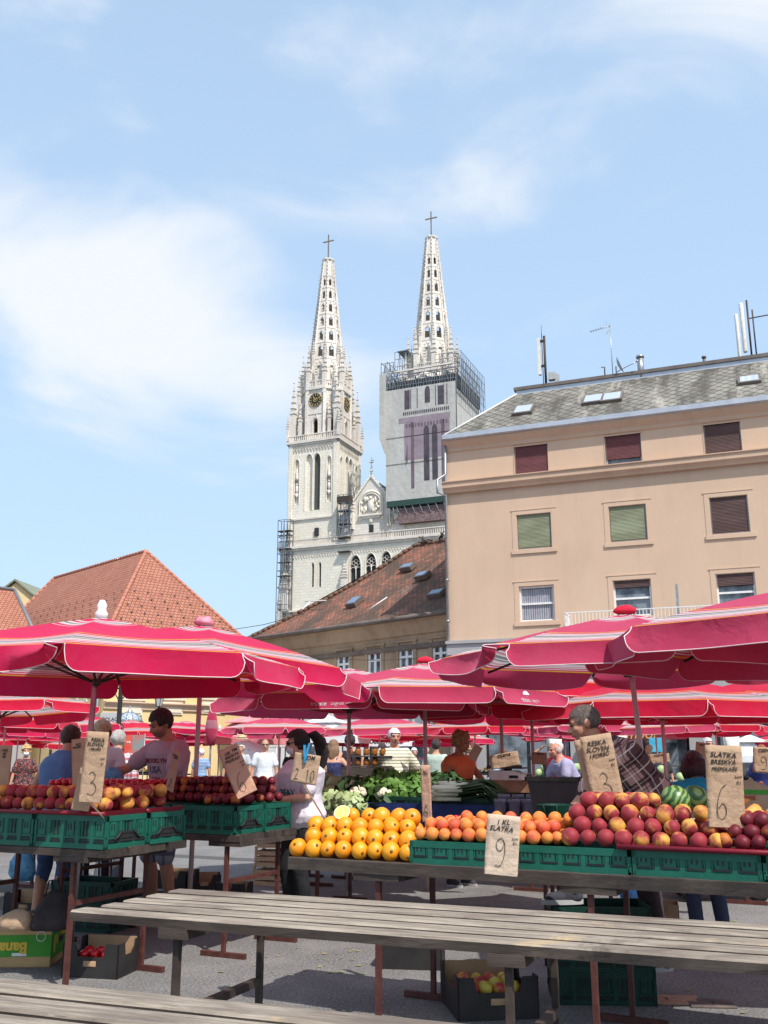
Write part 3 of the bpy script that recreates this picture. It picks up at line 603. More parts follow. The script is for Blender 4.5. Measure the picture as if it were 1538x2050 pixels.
# side facade windows on the left wall (x = 0 plane)
Wl = Wall((yc.x, yD), ya + rad(90))
for px0, px1 in ((118, 131), (160, 172)):
    a0 = Wl.f(px1, 1375)[0]; a1 = Wl.f(px0, 1375)[0]; z0 = Wl.f(px0, 1395)[1]
    f = MB()
    for ya_, yb_, za, zb in ((a0, a1, z0, z0 + .1), (a0, a1, z0 + 1.6, z0 + 1.7), (a0, a0 + .1, z0, z0 + 1.7), (a1 - .1, a1, z0, z0 + 1.7), ((a0 + a1) / 2 - .05, (a0 + a1) / 2 + .05, z0, z0 + 1.7)): f.box(-.05, -.012, ya_, yb_, za, zb)
    fo = f.build('window', M['white_paint'], yh); g_ = MB(); g_.box(-.010, -.002, a0, a1, z0, z0 + 1.7); g_.build('pane', M['glass'], fo)
    s = MB(); s.box(-.07, .01, a0 - .3, a0, z0 - .15, z0 + 2); s.box(-.07, .01, a1, a1 + .3, z0 - .15, z0 + 2); s.box(-.12, .01, a0 - .4, a1 + .4, z0 - .3, z0 - .15); s.build('surround', M['cream'], fo)
rf = MB(); ov = .5; xm = yw / 2; rzy = 13.6; hr = 4.7
A = (-ov, -ov, yez); B_ = (yw + ov, -ov, yez); Dd = (-ov, yl, yez); E = (yw + ov, yl, yez)
# near ridge end and far ridge end from the photograph's outline
F_ = (xm, hr, rzy); G_ = (xm, yl - 1.0, rzy)
roofquad(rf, [A, B_, F_], (1, 0, 0)); roofquad(rf, [Dd, A, F_, G_], (0, -1, 0)); roofquad(rf, [B_, E, G_, F_], (0, 1, 0)); roofquad(rf, [E, Dd, G_], (-1, 0, 0))
rfo = rf.build('roof', M['tile_new'], yh)
rt = MB()
for a_, b_ in ((A, F_), (B_, F_), (F_, G_), (Dd, G_)):
    a_, b_ = Vector(a_), Vector(b_); n_ = int((b_ - a_).length / .38)
    for k in range(n_): rt.tube([a_ + (b_ - a_) * k / n_, a_ + (b_ - a_) * (k + 1) / n_], .12, 6, radii=[.10, .125])
rt.build('ridge_tile', mat('pink_ridge_tile', (.50, .21, .14), (.38, .15, .1), 3, .9), rfo)
sn = MB(); n3 = (Vector(B_) - Vector(A)).cross(Vector(F_) - Vector(A)).normalized(); n4 = (Vector(A) - Vector(Dd)).cross(Vector(F_) - Vector(Dd)).normalized()
for r_ in range(5):
    t = .22 + r_ * .075
    for k in range(9 - r_):
        p = Vector(A).lerp(Vector(F_), t).lerp(Vector(B_).lerp(Vector(F_), t), (k + .5 + .5 * (r_ % 2)) / (9.5 - r_)) + n3 * .06; sn.box(p.x - .05, p.x + .05, p.y - .05, p.y + .01, p.z - .04, p.z + .03)
    for k in range(16):
        p = Vector(A).lerp(Vector(F_), t).lerp(Vector(Dd).lerp(Vector(G_), t), (k + .5 + .5 * (r_ % 2)) / 16.5) + n4 * .06; sn.box(p.x - .05, p.x + .01, p.y - .05, p.y + .05, p.z - .04, p.z + .03)
sn.build('snow_guard', M['zinc_dark'], rfo)
dp = MB(); dp.tube([(-.15, .35, .1), (-.15, .35, yez - .3)], .08, 8); dp.tube([(yw - .1, -.12, .1), (yw - .1, -.12, kz)], .06, 8); dp.build('drainpipe', M['galv'], yh)
cmr = at(481, 1427, 55)
# left neighbour
ly = 57.0; lo = at(62, 1500, ly); lh = thing('neighbour_house', 'pale house with orange tile roof cut off by the left edge', 'building', (lo.x, ly, 0), ya)
a = MB(); wall_with_holes(a, -16, 0, 0, 6.6, [(-2.6, -1.4, 3.7, 5.4), (-5.6, -4.4, 3.7, 5.4)]); a.poly([(0, 0, 0), (0, 11, 0), (0, 11, 6.6), (0, 0, 6.6)]); a.build('wall', M['grey_plaster'], lh)
for x0 in (-2.6, -5.6):
    f = MB(); f.box(x0, x0 + .1, .04, .12, 3.7, 5.4); f.box(x0 + 1.1, x0 + 1.2, .04, .12, 3.7, 5.4); f.box(x0 + .55, x0 + .65, .04, .12, 3.7, 5.4); f.box(x0, x0 + 1.2, .035, .122, 5.3, 5.4); fo = f.build('window', M['white_paint'], lh); f = MB(); f.box(x0, x0 + 1.2, .125, .14, 3.7, 5.4); f.build('pane', M['glass'], fo)
rf = MB(); roofquad(rf, [(-16, -.5, 6.6), (.4, -.5, 6.6), (.4, 5.5, 11.6), (-16, 5.5, 11.6)], (1, 0, 0)); roofquad(rf, [(.4, 11.5, 6.6), (-16, 11.5, 6.6), (-16, 5.5, 11.6), (.4, 5.5, 11.6)], (-1, 0, 0)); rfo = rf.build('roof', M['tile_new'], lh)
rt = MB(); rt.tube([(.42, -.5, 6.65), (.42, 5.5, 11.65)], .12, 6); rt.tube([(-16, 5.5, 11.65), (.42, 5.5, 11.65)], .12, 6); rt.build('ridge_tile', M['galv'], rfo)
gp = at(30, 1190, 75); gh = thing('gabled_house', 'small cream gable peeking over the orange roof at far left', 'building', (gp.x, 75, 0), rad(-5))
a = MB(); pz = gp.z + .95; a.prism([(-1.6, 0), (1.6, 0), (1.6, pz - 1.2), (0, pz), (-1.6, pz - 1.2)], 0, 6); a.build('wall', M['yellow'], gh)
a = MB(); a.prism([(-1.9, pz - 1.35), (0, pz + .1), (1.9, pz - 1.35), (1.9, pz - 1.2), (0, pz + .25), (-1.9, pz - 1.2)], -.25, 6.2); a.build('roof', mat('green_copper', (.16, .2, .15), (.25, .24, .17), 3, .8), gh)
# ---------------------------------------------------------------- cathedral with its two openwork spires
ca = math.atan2(175 - 184, 21.08); co = Vector((-11.64, 184.0, 0)); SP = math.hypot(21.08, 9)
cath = thing('cathedral', 'pale stone gothic cathedral with two tall openwork spires, the right tower wrapped in scaffolding', 'cathedral', tuple(co), ca)
HW = 5.15; FY = -HW
cu_ = Vector((math.cos(ca), math.sin(ca), 0)); cn_ = Vector((-cu_.y, cu_.x, 0))
Wc = Wall(tuple((co + cn_ * FY)[:2]), ca)          # front plane
def qc(px, py): return Wc.f(px, py)
def lancet(x0, x1, z0, z1, n=5):
    w_ = (x1 - x0); xm = (x0 + x1) / 2; h = min(w_ * .9, (z1 - z0) * .45); zs = z1 - h; L = []; R = []
    for k in range(n + 1):
        t = k / n; a = t * math.pi / 2; dx = (w_ / 2) * (math.cos(a * .92) - math.cos(math.pi / 2 * .92) * t); L.append((xm - dx, zs + h * math.sin(a))); R.append((xm + dx, zs + h * math.sin(a)))
    L[-1] = (xm, z1); R[-1] = (xm, z1)
    return L, R
def lancet_wall(mb, P, x0, x1, z0, z1, lans, depth=.5):      # P(x,d,z) maps to place; lans = (xa,xb,za,zb); holes cut with reveals
    xs = x0
    for xa, xb, za, zb in sorted(lans):
        mb.poly([P(xs, 0, z0), P(xa, 0, z0), P(xa, 0, z1), P(xs, 0, z1)]); xs = xb
        L, R = lancet(xa, xb, za, zb); xm = (xa + xb) / 2
        mb.poly([P(xa, 0, z0), P(xb, 0, z0), P(xb, 0, za), P(xa, 0, za)])
        mb.poly([P(a, 0, b_) for a, b_ in L] + [P(xm, 0, z1), P(xa, 0, z1)]); mb.poly([P(xb, 0, z1), P(xm, 0, z1)] + [P(a, 0, b_) for a, b_ in reversed(R)])
        ring = [(xa, za)] + L + list(reversed(R[:-1])) + [(xb, za)]
        for i in range(len(ring)):
            p, q_ = ring[i], ring[(i + 1) % len(ring)]; mb.poly([P(p[0], 0, p[1]), P(q_[0], 0, q_[1]), P(q_[0], depth, q_[1]), P(p[0], depth, p[1])])
    mb.poly([P(xs, 0, z0), P(x1, 0, z0), P(x1, 0, z1), P(xs, 0, z1)])
def lancet_fill(mb, P, l, d):
    L, R = lancet(*l); mb.poly([P(a, d, b_) for a, b_ in ([(l[0], l[2])] + L + list(reversed(R[:-1])) + [(l[1], l[2])])])
def lancet_trim(mb, P, l, r=.1, d=0, gab=0):
    L, R = lancet(*l); pts = [P(l[0], d, l[2])] + [P(a, d, b_) for a, b_ in L] + [P(a, d, b_) for a, b_ in reversed(R[:-1])] + [P(l[1], d, l[2])]
    mb.tube(pts, r, 5, sm=False)
    if gab:
        xm = (l[0] + l[1]) / 2; mb.tube([P(l[0] - .1, d - .05, l[3] - .7), P(xm, d - .05, l[3] + gab), P(l[1] + .1, d - .05, l[3] - .7)], r * .9, 4, sm=False); mb.tube([P(xm, d - .05, l[3] + gab - .1), P(xm, d - .05, l[3] + gab + .7)], r, 4, sm=False, radii=[r, .02])
def side(cx, s, hw):       # map for tower side s: 0 front, 1 right, 2 back, 3 left
    return {0: lambda x, d, z: (cx + x, -hw + d, z), 1: lambda x, d, z: (cx + hw - d, x, z), 2: lambda x, d, z: (cx - x, hw - d, z), 3: lambda x, d, z: (cx - hw + d, -x, z)}[s]
def octp(cx, r, z, k, off=.5): a = (k + off) * math.pi / 4; R = r / math.cos(math.pi / 8); return Vector((cx + R * math.cos(a), R * math.sin(a), z))
def pinnacle(mb, x, y, z, w_, h):
    mb.box(x - w_ / 2, x + w_ / 2, y - w_ / 2, y + w_ / 2, z, z + h * .5)
    mb.box(x - w_ * .65, x + w_ * .65, y - w_ * .65, y + w_ * .65, z + h * .47, z + h * .52)
    mb.tube([(x, y, z + h * .5), (x, y, z + h)], 1, 4, sm=False, radii=[w_ * .62, .03], cap=False)
    for k in range(4): zz = z + h * (.56 + k * .1); r_ = w_ * .62 * (1 - (k * .2 + .12)) + .06; mb.box(x - r_, x + r_, y - r_, y + r_, zz, zz + .08)
    mb.sphere((x, y, z + h), w_ * .16 + .04, 5, 4)
def balus(mb, P, x0, x1, z0, h, step_=.5, w_=.16):
    mb_box(mb, P, x0, x1, -.12, .16, z0, z0 + .18); mb_box(mb, P, x0, x1, -.12, .16, z0 + h - .2, z0 + h)
    n = int((x1 - x0) / step_)
    for k in range(n + 1):
        x = x0 + (x1 - x0) * k / n; mb_box(mb, P, x - w_ / 2, x + w_ / 2, -.04, .1, z0 + .18, z0 + h - .2)
def mb_box(mb, P, x0, x1, d0, d1, z0, z1):
    b = len(mb.v)
    for z in (z0, z1):
        for d in (d0, d1):
            for x in (x0, x1): mb.v.append(tuple(P(x, d, z)))
    for q_ in ((0, 2, 3, 1), (4, 5, 7, 6), (0, 1, 5, 4), (2, 6, 7, 3), (0, 4, 6, 2), (1, 3, 7, 5)): mb.face([b + i for i in q_])
TZ = 42.0
def spire(cx, parent, topz):
    s = MB(); N8 = 8
    z0 = 72.6
    # lower storey of the spire: gabled niches
    R = lambda z: 4.0 + (3.05 - 4.0) * (z - z0) / (78.6 - z0) if z < 78.6 else 3.05 + (.98 - 3.05) * (z - 78.6) / (topz - 78.6)
    def fmap(k, za, zb):
        def P(u, d, z):
            r = R(z); a = octp(cx, r, z, k); b_ = octp(cx, r, z, k + 1); p = a.lerp(b_, u); n = Vector(((a.x + b_.x) / 2 - cx, (a.y + b_.y) / 2, 0)).normalized(); return tuple(p - n * d)
        return P
    tiers = [z0, 78.4]; hts = [(101.0 - 78.4)]
    zs = [78.4, 82.0, 85.3, 88.5, 91.6, 94.6, 97.4, topz]
    for k in range(N8):
        P = fmap(k, 0, 0); lancet_wall(s, P, 0, 1, z0, 78.4, [(.34, .66, z0 + 1.0, z0 + 4.3)], .3); lancet_fill(s, P, (.34, .66, z0 + 1.0, z0 + 4.3), .3)
        for i in range(7):
            za, zb = zs[i], zs[i + 1]
            if i < 6: lancet_wall(s, P, 0, 1, za, zb, [(.27, .73, za + .55, zb - .75)], .28)
            else: s.poly([P(0, 0, za), P(1, 0, za), P(1, 0, zb), P(0, 0, zb)])
    so = s.build('spire', M['stone_hi'], parent)
    t = MB()
    for k in range(N8):
        P = fmap(k, 0, 0)
        zz = [z0 + (topz - z0) * i / 10 for i in range(11)]; t.tube([octp(cx, R(z) + .03, z, k) for z in zz], .16, 5, sm=False, radii=[.26 - .012 * i for i in range(11)])
        lancet_trim(t, P, (.34, .66, z0 + 1.0, z0 + 4.3), .09, 0, 1.1)
        for i in range(6): lancet_trim(t, P, (.27, .73, zs[i] + .55, zs[i + 1] - .75), .07 - .004 * i, 0, 0); xm = .5; t.tube([P(.27, -.04, zs[i + 1] - 1.1), P(.5, -.04, zs[i + 1] - .25), P(.73, -.04, zs[i + 1] - 1.1)], .07, 4, sm=False)
        for i in range(8): t.tube([P(0, 0, zs[min(i, 7)]), P(1, 0, zs[min(i, 7)])], .11, 4, sm=False)
        n = 30
        for i in range(n):
            z = 75 + (topz - 75) * i / n; p = octp(cx, R(z) + .2, z, k); o_ = Vector((p.x - cx, p.y, 0)).normalized(); t.tube([p - o_ * .2, p + o_ * .22 + Vector((0, 0, .08))], .09, 4, sm=False, radii=[.1, .06])
    t.lathe([(1.0, topz - .3), (1.35, topz), (1.35, topz + .3), (1.0, topz + .45)], 8, (cx, 0, 0), sm=False)
    t.build('tracery', M['stone_hi'], so)
    c_ = MB(); ct = topz + 6.2; c_.box(cx - .1, cx + .1, -.1, .1, topz + .3, ct); c_.box(cx - 1.25, cx + 1.25, -.08, .08, ct - 1.65, ct - 1.42); c_.build('cross', mat('bronze_cross', (.20, .16, .12), (.27, .22, .17), 3, .5, metal=.5), so)
    p = MB()
    for k in range(8): q_ = octp(cx, 4.35, 0, k); pinnacle(p, q_.x, q_.y, 70.5, .75, 9.5 + (k % 2) * .8)
    for k in range(8): q_ = octp(cx, 4.15, 0, k, 1.0); pinnacle(p, q_.x, q_.y, 71.5, .4, 6.2)
    for k in range(8): q_ = octp(cx, 3.25, 0, k); pinnacle(p, q_.x, q_.y, 77.0, .45, 5.4)
    p.build('pinnacle', M['stone_hi'], so)
    return so
def tower(cx, full):
    s = MB(); wn = MB(); tr = MB()
    lz = (46.6, 57.8)
    for k in range(4):
        P = side(cx, k, HW)
        lans = [(-3.9, -3.0, 48, 57), (-1.55, -.15, lz[0], lz[1]), (.15, 1.55, lz[0], lz[1]), (3.0, 3.9, 48, 57)] if k < 2 else []
        lancet_wall(s, P, -HW, HW, 0, 60.2, lans, .55)
        for i, l in enumerate(lans):
            lancet_trim(tr, P, (l[0] - .12, l[1] + .12, l[2], l[3] + .15), .1)
            (lancet_fill(wn, P, l, .5) if i == (2 if k == 0 else 9) else lancet_fill(s, P, l, .5))
            if k == 1 and i in (1, 2): lancet_fill(wn, P, (l[0] + .3, l[1] - .3, l[2], l[3] - .4), .49)
        for xe in (-HW - .12, HW - .75): mb_box(s, P, xe + .03, xe + .85, -.22, 0, 0, 60.1)
        mb_box(tr, P, -HW, HW, -.3, 0, 44.9, 45.2)
        for j in range(15):
            x = -HW + .7 + j * (2 * HW - 1.4) / 14; tr.tube([P(x - .35, -.12, 58.6), P(x, -.12, 59.5), P(x + .35, -.12, 58.6)], .09, 4, sm=False)
        mb_box(tr, P, -HW - .5, HW + .5, -.55, .1, 60.2, 60.7); mb_box(tr, P, -HW - .3, HW + .3, -.3, .1, 59.85, 60.199); balus(tr, P, -HW - .5, HW + .5, 60.7, 1.3, .42, .2)
        if k == 0 and full:
            for xc in (-3.45, 3.45):
                tr.sphere(P(xc, .1, 51.1), (.3, .3, .8), 8, 6); tr.sphere(P(xc, .05, 52.05), .22, 8, 6); tr.tube([P(xc, .1, 49.2), P(xc, .1, 50.2)], .3, 6, radii=[.08, .42]); tr.tube([P(xc, .1, 52.9), P(xc, .1, 53.4), P(xc, .1, 55.6)], .3, 6, radii=[.42, .35, .03])
    so = s.build('tower', M['stone'], cath); wn.build('louvre', M['louvre'], so); tr.build('stone_trim', M['stone_hi'], so)
    # octagonal clock storey
    o = MB(); ot = MB()
    r8 = 4.5
    for k in range(8):
        a, b_ = octp(cx, r8, 61, k), octp(cx, r8, 61, k + 1); L = (b_ - a).length; u = (b_ - a).normalized(); n = Vector((u.y, -u.x, 0))
        P = lambda x, d, z, a=a, u=u, n=n: tuple(a + u * x - n * d + Vector((0, 0, z - 61)))
        mid_ = L / 2; l = (mid_ - .55, mid_ + .55, 61.9, 65.3); lancet_wall(o, P, 0, L, 60.8, 71.7, [l], .6); lancet_fill(ot, P, l, -0.01) if False else None
        o2 = (mid_ - .55, mid_ + .55, 61.9, 65.3)
        lancet_trim(o, P, (o2[0] - .1, o2[1] + .1, o2[2], o2[3] + .2), .12, 0, .9)
        mb_box(o, P, -.25, L + .25, -.35, .1, 71.3, 71.9); balus(o, P, -.2, L + .2, 71.9, 1.35, .4, .2)
        mb_box(o, P, 0, L, -.1, 0, 66.2, 66.5)
        mb_box(o, P, -.3, .3, -.25, .2, 60.8, 71.3)
    o.poly([octp(cx, r8, 71.6, k) for k in range(8)])
    for sx in (-1, 1):
        for sy in (-1, 1):
            for (dx, dy, h, w_) in ((4.75, 4.75, 12.5, .95), (4.75, 3.2, 8.8, .55), (3.2, 4.75, 8.8, .55)): pinnacle(o, cx + sx * dx, sy * dy, 60.8, w_, h)
            o.tube([(cx + sx * 4.7, sy * 4.7, 66.5), (cx + sx * 3.2, sy * 3.2, 69.5)], .35, 4, sm=False); pinnacle(o, cx + sx * 4.0, sy * 4.0, 66, .6, 10)
            pinnacle(o, cx + sx * 5.5, sy * 5.5, 60.9, .45, 5.5)
    oo = o.build('octagon_storey', M['stone_hi'], cath)
    if full:
        for k in (0, 1):
            c_ = MB(); c_.lathe([(1.42, 0), (1.42, .12)], 32); Q = (Matrix.Translation((cx, -r8 - .13, 69.1)) @ FRONT if k == 0 else Matrix.Translation((cx + r8 + .13, 0, 69.1)) @ Matrix.Rotation(rad(90), 4, 'Z') @ FRONT)
            c_.xf(Matrix.Translation((0, 0, -.0)).to_4x4()); c_.xf(Q @ Matrix.Translation((0, 0, -.1))); co_ = c_.build('clock', M['black'], oo)
            c_ = MB()
            for t in range(12):
                a = t * math.pi / 6; c_.box(-.07, .07, .85, 1.25, 0, .03, Matrix.Rotation(a, 4, 'Z'))
            c_.box(-.07, .07, -.2, .8, .035, .06, Matrix.Rotation(rad(35), 4, 'Z')); c_.box(-.05, .05, -.25, 1.1, .062, .08, Matrix.Rotation(rad(-70), 4, 'Z'))
            c_.lathe([(.45, 0), (.45, .03), (.36, .03), (.36, 0)], 20, cap=False); c_.lathe([(1.32, .0), (1.32, .04), (1.40, .04), (1.40, .0)], 32, cap=False)
            c_.xf(Q @ Matrix.Translation((0, 0, .03))); c_.build('clock_hand', mat('gilt', (.55, .38, .12), None, rough=.4, metal=.4), co_)
    spire(cx, cath, 101.3)
tower(0, True); tower(SP, False)
# body of the facade under the towers
x0 = -HW - .9; x1 = SP + HW + 1
fb = MB(); fg = MB(); ft = MB()
P = lambda x, d, z: (x, FY - 1.0 + d, z)
Wf = Wall(tuple((co + cn_ * (FY - 1.0))[:2]), ca)
lans = []
for pa, pb, ya_, yb_ in ((624, 628, 1127, 1175), (638.5, 642.5, 1126, 1175), (701, 722, 1113, 1172), (732, 753, 1109, 1172), (763, 784, 1105, 1172), (800, 821, 1101, 1172)):
    a = Wf.f(pa, ya_); b_ = Wf.f(pb, yb_); lans.append((a[0], b_[0], b_[1], a[1]))
zt = Wf.f(740, 1085)[1] - .1
lancet_wall(fb, P, x0, x1, 0, zt, lans, .7)
for i, l in enumerate(lans):
    lancet_fill(fg, P, l, .6); lancet_trim(ft, P, (l[0] - .1, l[1] + .1, l[2], l[3] + .12), .13 if i > 1 else .06)
    if i > 1:
        xm = (l[0] + l[1]) / 2; ft.tube([P(xm, .3, l[2]), P(xm, .3, l[3] - 1.9)], .09, 5); w_ = (l[1] - l[0])
        for s_ in (-1, 1):
            for k in (0,): ft.tube([P(xm + s_ * w_ / 4 + math.cos(t * .5236) * w_ / 4.4, .3, l[3] - 2.6 + math.sin(t * .5236) * w_ / 4.4) for t in range(0, 7)], .08, 4)
        for s_, h in ((-.22, 1.35), (.22, 1.35), (0, 1.0), (0, 1.72)): ft.tube([P(xm + s_ * w_ + math.cos(t * .5236) * .33, .3, l[3] - h + math.sin(t * .5236) * .33) for t in range(13)], .07, 4, cap=False)
fb.poly([(x0, FY - 1, 0), (x0, FY - 1, zt), (x0, 40, zt), (x0, 40, 0)]); fb.poly([(x1, FY - 1, 0), (x1, 40, 0), (x1, 40, zt), (x1, FY - 1, zt)]); fb.poly([(x0, FY - 1, zt), (x1, FY - 1, zt), (x1, 40, zt), (x0, 40, zt)])
fbo = fb.build('facade', M['stone_lo'], cath); fg.build('window', M['dark_open'], fbo)
mb_box(ft, P, x0 - .5, x1 + .5, -.6, .4, zt, zt + .45); mb_box(ft, P, x0 - .25, x1 + .25, -.3, .2, zt - .4, zt)
for j in range(70): x = x0 + (x1 - x0) * j / 69; mb_box(ft, P, x - .1, x + .1, -.45, -.2, zt - .25, zt)
balus(ft, P, x0 - .4, x1 + .4, zt + .45, 1.35, .42, .17)
for j in range(60): x = x0 + 1 + (x1 - x0 - 2) * j / 59; ft.tube([P(x - .28, -.06, zt - 1.9), P(x, -.06, zt - 1.3), P(x + .28, -.06, zt - 1.9)], .06, 4, sm=False)
mb_box(ft, P, x0 + .8, x1 - .8, -.08, 0, zt - 1.25, zt - 1.1)
zb = Wf.f(600, 1222)[1]; mb_box(ft, P, x0 - .3, x1, -.5, 0, zb - .3, zb)
# left buttress turret and statue columns
for (px, pya, pyb, w_) in ((571, 1225, 1130, 1.6), (690, 1185, 1125, .9)):
    xx, za = Wf.f(px, pya); zz = Wf.f(px, pyb)[1]; pinnacle(ft, xx, FY - 1.3, za, w_, zz - za); pinnacle(ft, xx - w_ * .4, FY - 1.7, za - 2, w_ * .5, (zz - za) * .8)
xx = Wf.f(571, 1225)[0]; mb_box(ft, P, xx - 1.1, x0 + .5, -1.2, 1.5, 0, zb + .8); mb_box(ft, P, xx - .8, x0 + .3, -.8, 1.5, zb + .8, zb + 5)
ft.build('stone_trim', M['stone_hi'], fbo)
# central gable between the towers
gp = MB(); ga_ = qc(745, 950); gl = qc(693, 1062); gr = qc(792, 1062)
P0 = lambda x, d, z: (x, FY - .3 + d, z)
gx = ga_[0]; gw = 6.6
gp.prism([(gx - gw, zt), (gx + gw, zt), (gx + gw, 44.5), (gx + 4.4, 46.4), (gx + 4.0, 47.0), (gx, ga_[1] - .4), (gx - 4.0, 47.0), (gx - 4.4, 46.4), (gx - gw, 44.5)], FY - .3, FY + .6)
gpo = gp.build('gable', M['stone_hi'], cath)
gt = MB(); za = ga_[1] - .4
for s_ in (-1, 1):
    gt.tube([P0(gx + s_ * 4.0, -.1, 47.0), P0(gx, -.1, za + .1)], .22, 4, sm=False)
    for k in range(7): t = (k + .5) / 7; gt.sphere(P0(gx + s_ * 4.0 * (1 - t), -.1, 47.1 + (za - 47.0) * t + .25), .2, 5, 4)
    gt.tube([P0(gx + s_ * gw, -.1, 44.4), P0(gx + s_ * 3.5, -.1, 46.9)], .16, 4, sm=False); pinnacle(gt, gx + s_ * 3.7, FY - .6, 42, .6, 7.2)
    lancet_trim(gt, P0, (gx + s_ * 4.9 - .7, gx + s_ * 4.9 + .7, 42.4, 45.0), .14, -.1); gt.lathe([(.55, 0), (.7, .1), (.55, .2)], 10); gt.xf(Matrix.Translation((gx + s_ * 4.9, FY - .35, 43.7)) @ FRONT, len(gt.v) - 30)
    gt.sphere(P0(gx + s_ * 2.2, -.05, 43.8), (.35, .12, .5), 8, 6)
gt.tube([P0(gx, 0, za), P0(gx, 0, za + 3.6)], .12, 5, radii=[.2, .08])
for z, w_ in ((za + 1.0, .45), (za + 1.8, .32), (za + 2.7, .5)): gt.sphere(P0(gx, 0, z), (w_, w_ * .6, .14), 6, 4)
gt.box(gx - .5, gx + .5, FY - .35, FY - .2, za + 3.0, za + 3.15)
lancet_trim(gt, P0, (gx - 2.3, gx + 2.3, 44.4, 48.9), .22, -.15); lancet_trim(gt, P0, (gx - 1.95, gx + 1.95, 44.5, 48.5), .12, -.25)
gt.sphere(P0(gx, -.2, 46.3), (.7, .35, 1.2), 8, 6); gt.sphere(P0(gx, -.3, 47.6), .35, 8, 6)
random.seed(5)
for k in range(16): gt.sphere(P0(gx + random.uniform(-1.9, 1.9), -.2, random.uniform(45, 47.6)), (random.uniform(.2, .4), .25, random.uniform(.25, .6)), 6, 5)
mb_box(gt, P0, gx - 2.4, gx + 2.4, -.6, 0, 44.2, 44.55); mb_box(gt, P0, gx - 1.9, gx + 1.9, -.35, 0, 43.8, 44.2); gt.sphere(P0(gx, -.15, 43.4), (.4, .2, .6), 8, 6)
gt.build('relief', M['stone'], gpo)
gd = MB(); a = qc(742, 1058); gd.box(a[0] - .1, a[0] + .75, FY - .42, FY - .25, a[1] - .8, a[1] + .6); gd.build('door', M['dark_open'], gpo)
rf = MB(); rf.poly([(gx - 4.6, FY + 1.5, 46), (gx, FY + 1.5, za - .3), (gx, 45, za - .3), (gx - 4.6, 45, 46)]); rf.poly([(gx, FY + 1.5, za - .3), (gx + 5.2, FY + 1.5, 46), (gx + 5.2, 45, 46), (gx, 45, za - .3)]); rf.poly([(gx - 4.6, FY + 1.5, 46), (gx + 5.2, FY + 1.5, 46), (gx, FY + 1.5, za - .3)]); rf.build('nave_roof', mat('slate', (.045, .055, .06), (.07, .08, .085), 2, .7), cath)
a = qc(632, 1072); gd = MB(); gd.box(a[0] - .1, a[0] + .8, FY - .35, FY - .2, a[1] - .2, a[1] + 1.4); gd.build('door', M['dark_open'], cath)
# ---- printed fabric wrap and scaffolding round the right tower
sc = MB(); wrp = thing('scaffold_wrap', 'printed grey fabric wrap and steel scaffolding around the right cathedral tower', 'scaffolding', tuple(co + cu_ * SP), ca)
wa = HW + 1.75; wz0, wz1 = 46.2, 67.6; wz1f = wz1
fab = MB(); fab.prism([(-wa, wz0), (wa, wz0), (wa, wz1), (-wa, wz1)], -wa - .1, -wa); fab.prism([(-wa, wz0 - .0), (wa, wz0), (wa, wz1 - .8), (-wa, wz1 - .8)], wa - .1, wa, 'x')
fab.prism([(-wa - 1.1, wz0 + 12), (-wa - .02, wz0 + 9), (-wa - .02, wz1 + 3.4), (-wa - 1.1, wz1 + 3.4)], -wa - .6, -wa + .3)
m, nt, b, tc = newmat('printed_wrap', .85, .15); c = mixc(nt, step(nt, noise_n(nt, tc.outputs['Object'], .5, 6, .6, (1.5, 1, .4)), .35, .65), (.40, .385, .35), (.47, .455, .42)); nt.links.new(c, b.inputs['Base Color']); bump(nt, b, noise_n(nt, tc.outputs['Object'], .9, 4), .4, .3)
fo = fab.build('fabric_wrap', m, wrp)
PU = mat('printed_purple', (.12, .08, .10), (.17, .12, .15), .8, .9); PL = mat('printed_lilac', (.23, .18, .205), (.29, .23, .26), .8, .9); PD = mat('printed_dark', (.05, .045, .055), (.09, .075, .09), .8, .9)
Pf = lambda x, d, z: (x, -wa - .1 - d, z)
pr = MB(); mb_box(pr, Pf, -3.2, 5.6, 0, .02, wz0 + 7.4, wz0 + 14.6); mb_box(pr, Pf, -4.3, 5.7, 0, .03, wz0 + 14.6, wz0 + 15.6); pr.build('printed_panel', PL, fo)
pr = MB()
for x, a, b_ in ((-1.6, 2.0, 14.6), (4.3, 2.0, 14.4)): mb_box(pr, Pf, x - .3, x + .3, .03, .045, wz0 + a, wz0 + b_)
for x in (-3.0, -2.4, -1.9, -.6, 3.0, 3.5, 5.2, 4.6): mb_box(pr, Pf, x - .08, x + .08, .03, .04, wz0 + 17.2, wz1 - .3)
for k in range(14): mb_box(pr, Pf, -2.9 + k * .6, -2.6 + k * .6, .03, .045, wz0 + 13.6, wz0 + 14.3)
for x in (-2.6, 5.0): pr.tube([Pf(x, .04, wz0 + 7), Pf(x, .04, wz0 + 10.4)], .4, 4, sm=False, radii=[.5, .03], flat=.05)
pr.build('printed_stripe', PU, fo)
pr = MB()
for x in (.6, 2.2): lancet_fill(pr, lambda u, d, z: (u, -wa - .1 - d, z), (x, x + 1.05, wz0 + 3.2, wz0 + 13.6), .05)
for x, w_ in ((-2.6, .5), (4.0, .5), (.9, .0)):
    if w_: mb_box(pr, Pf, x - w_, x + w_, .045, .06, wz0 + 17.3, wz1 - .5)
lancet_fill(pr, lambda u, d, z: (u, -wa - .1 - d, z), (.9, 1.9, wz0 + 18.0, wz1 - .2), .05)
for k in range(24): mb_box(pr, Pf, -3.4 + k * .38, -3.2 + k * .38, .045, .055, wz0 + 16.1, wz0 + 16.7)
pr.build('printed_window', PD, fo)
ln = MB()
for z in (6.8, 11.9): mb_box(ln, Pf, -wa, wa, .05, .08, wz0 + z, wz0 + z + .08)
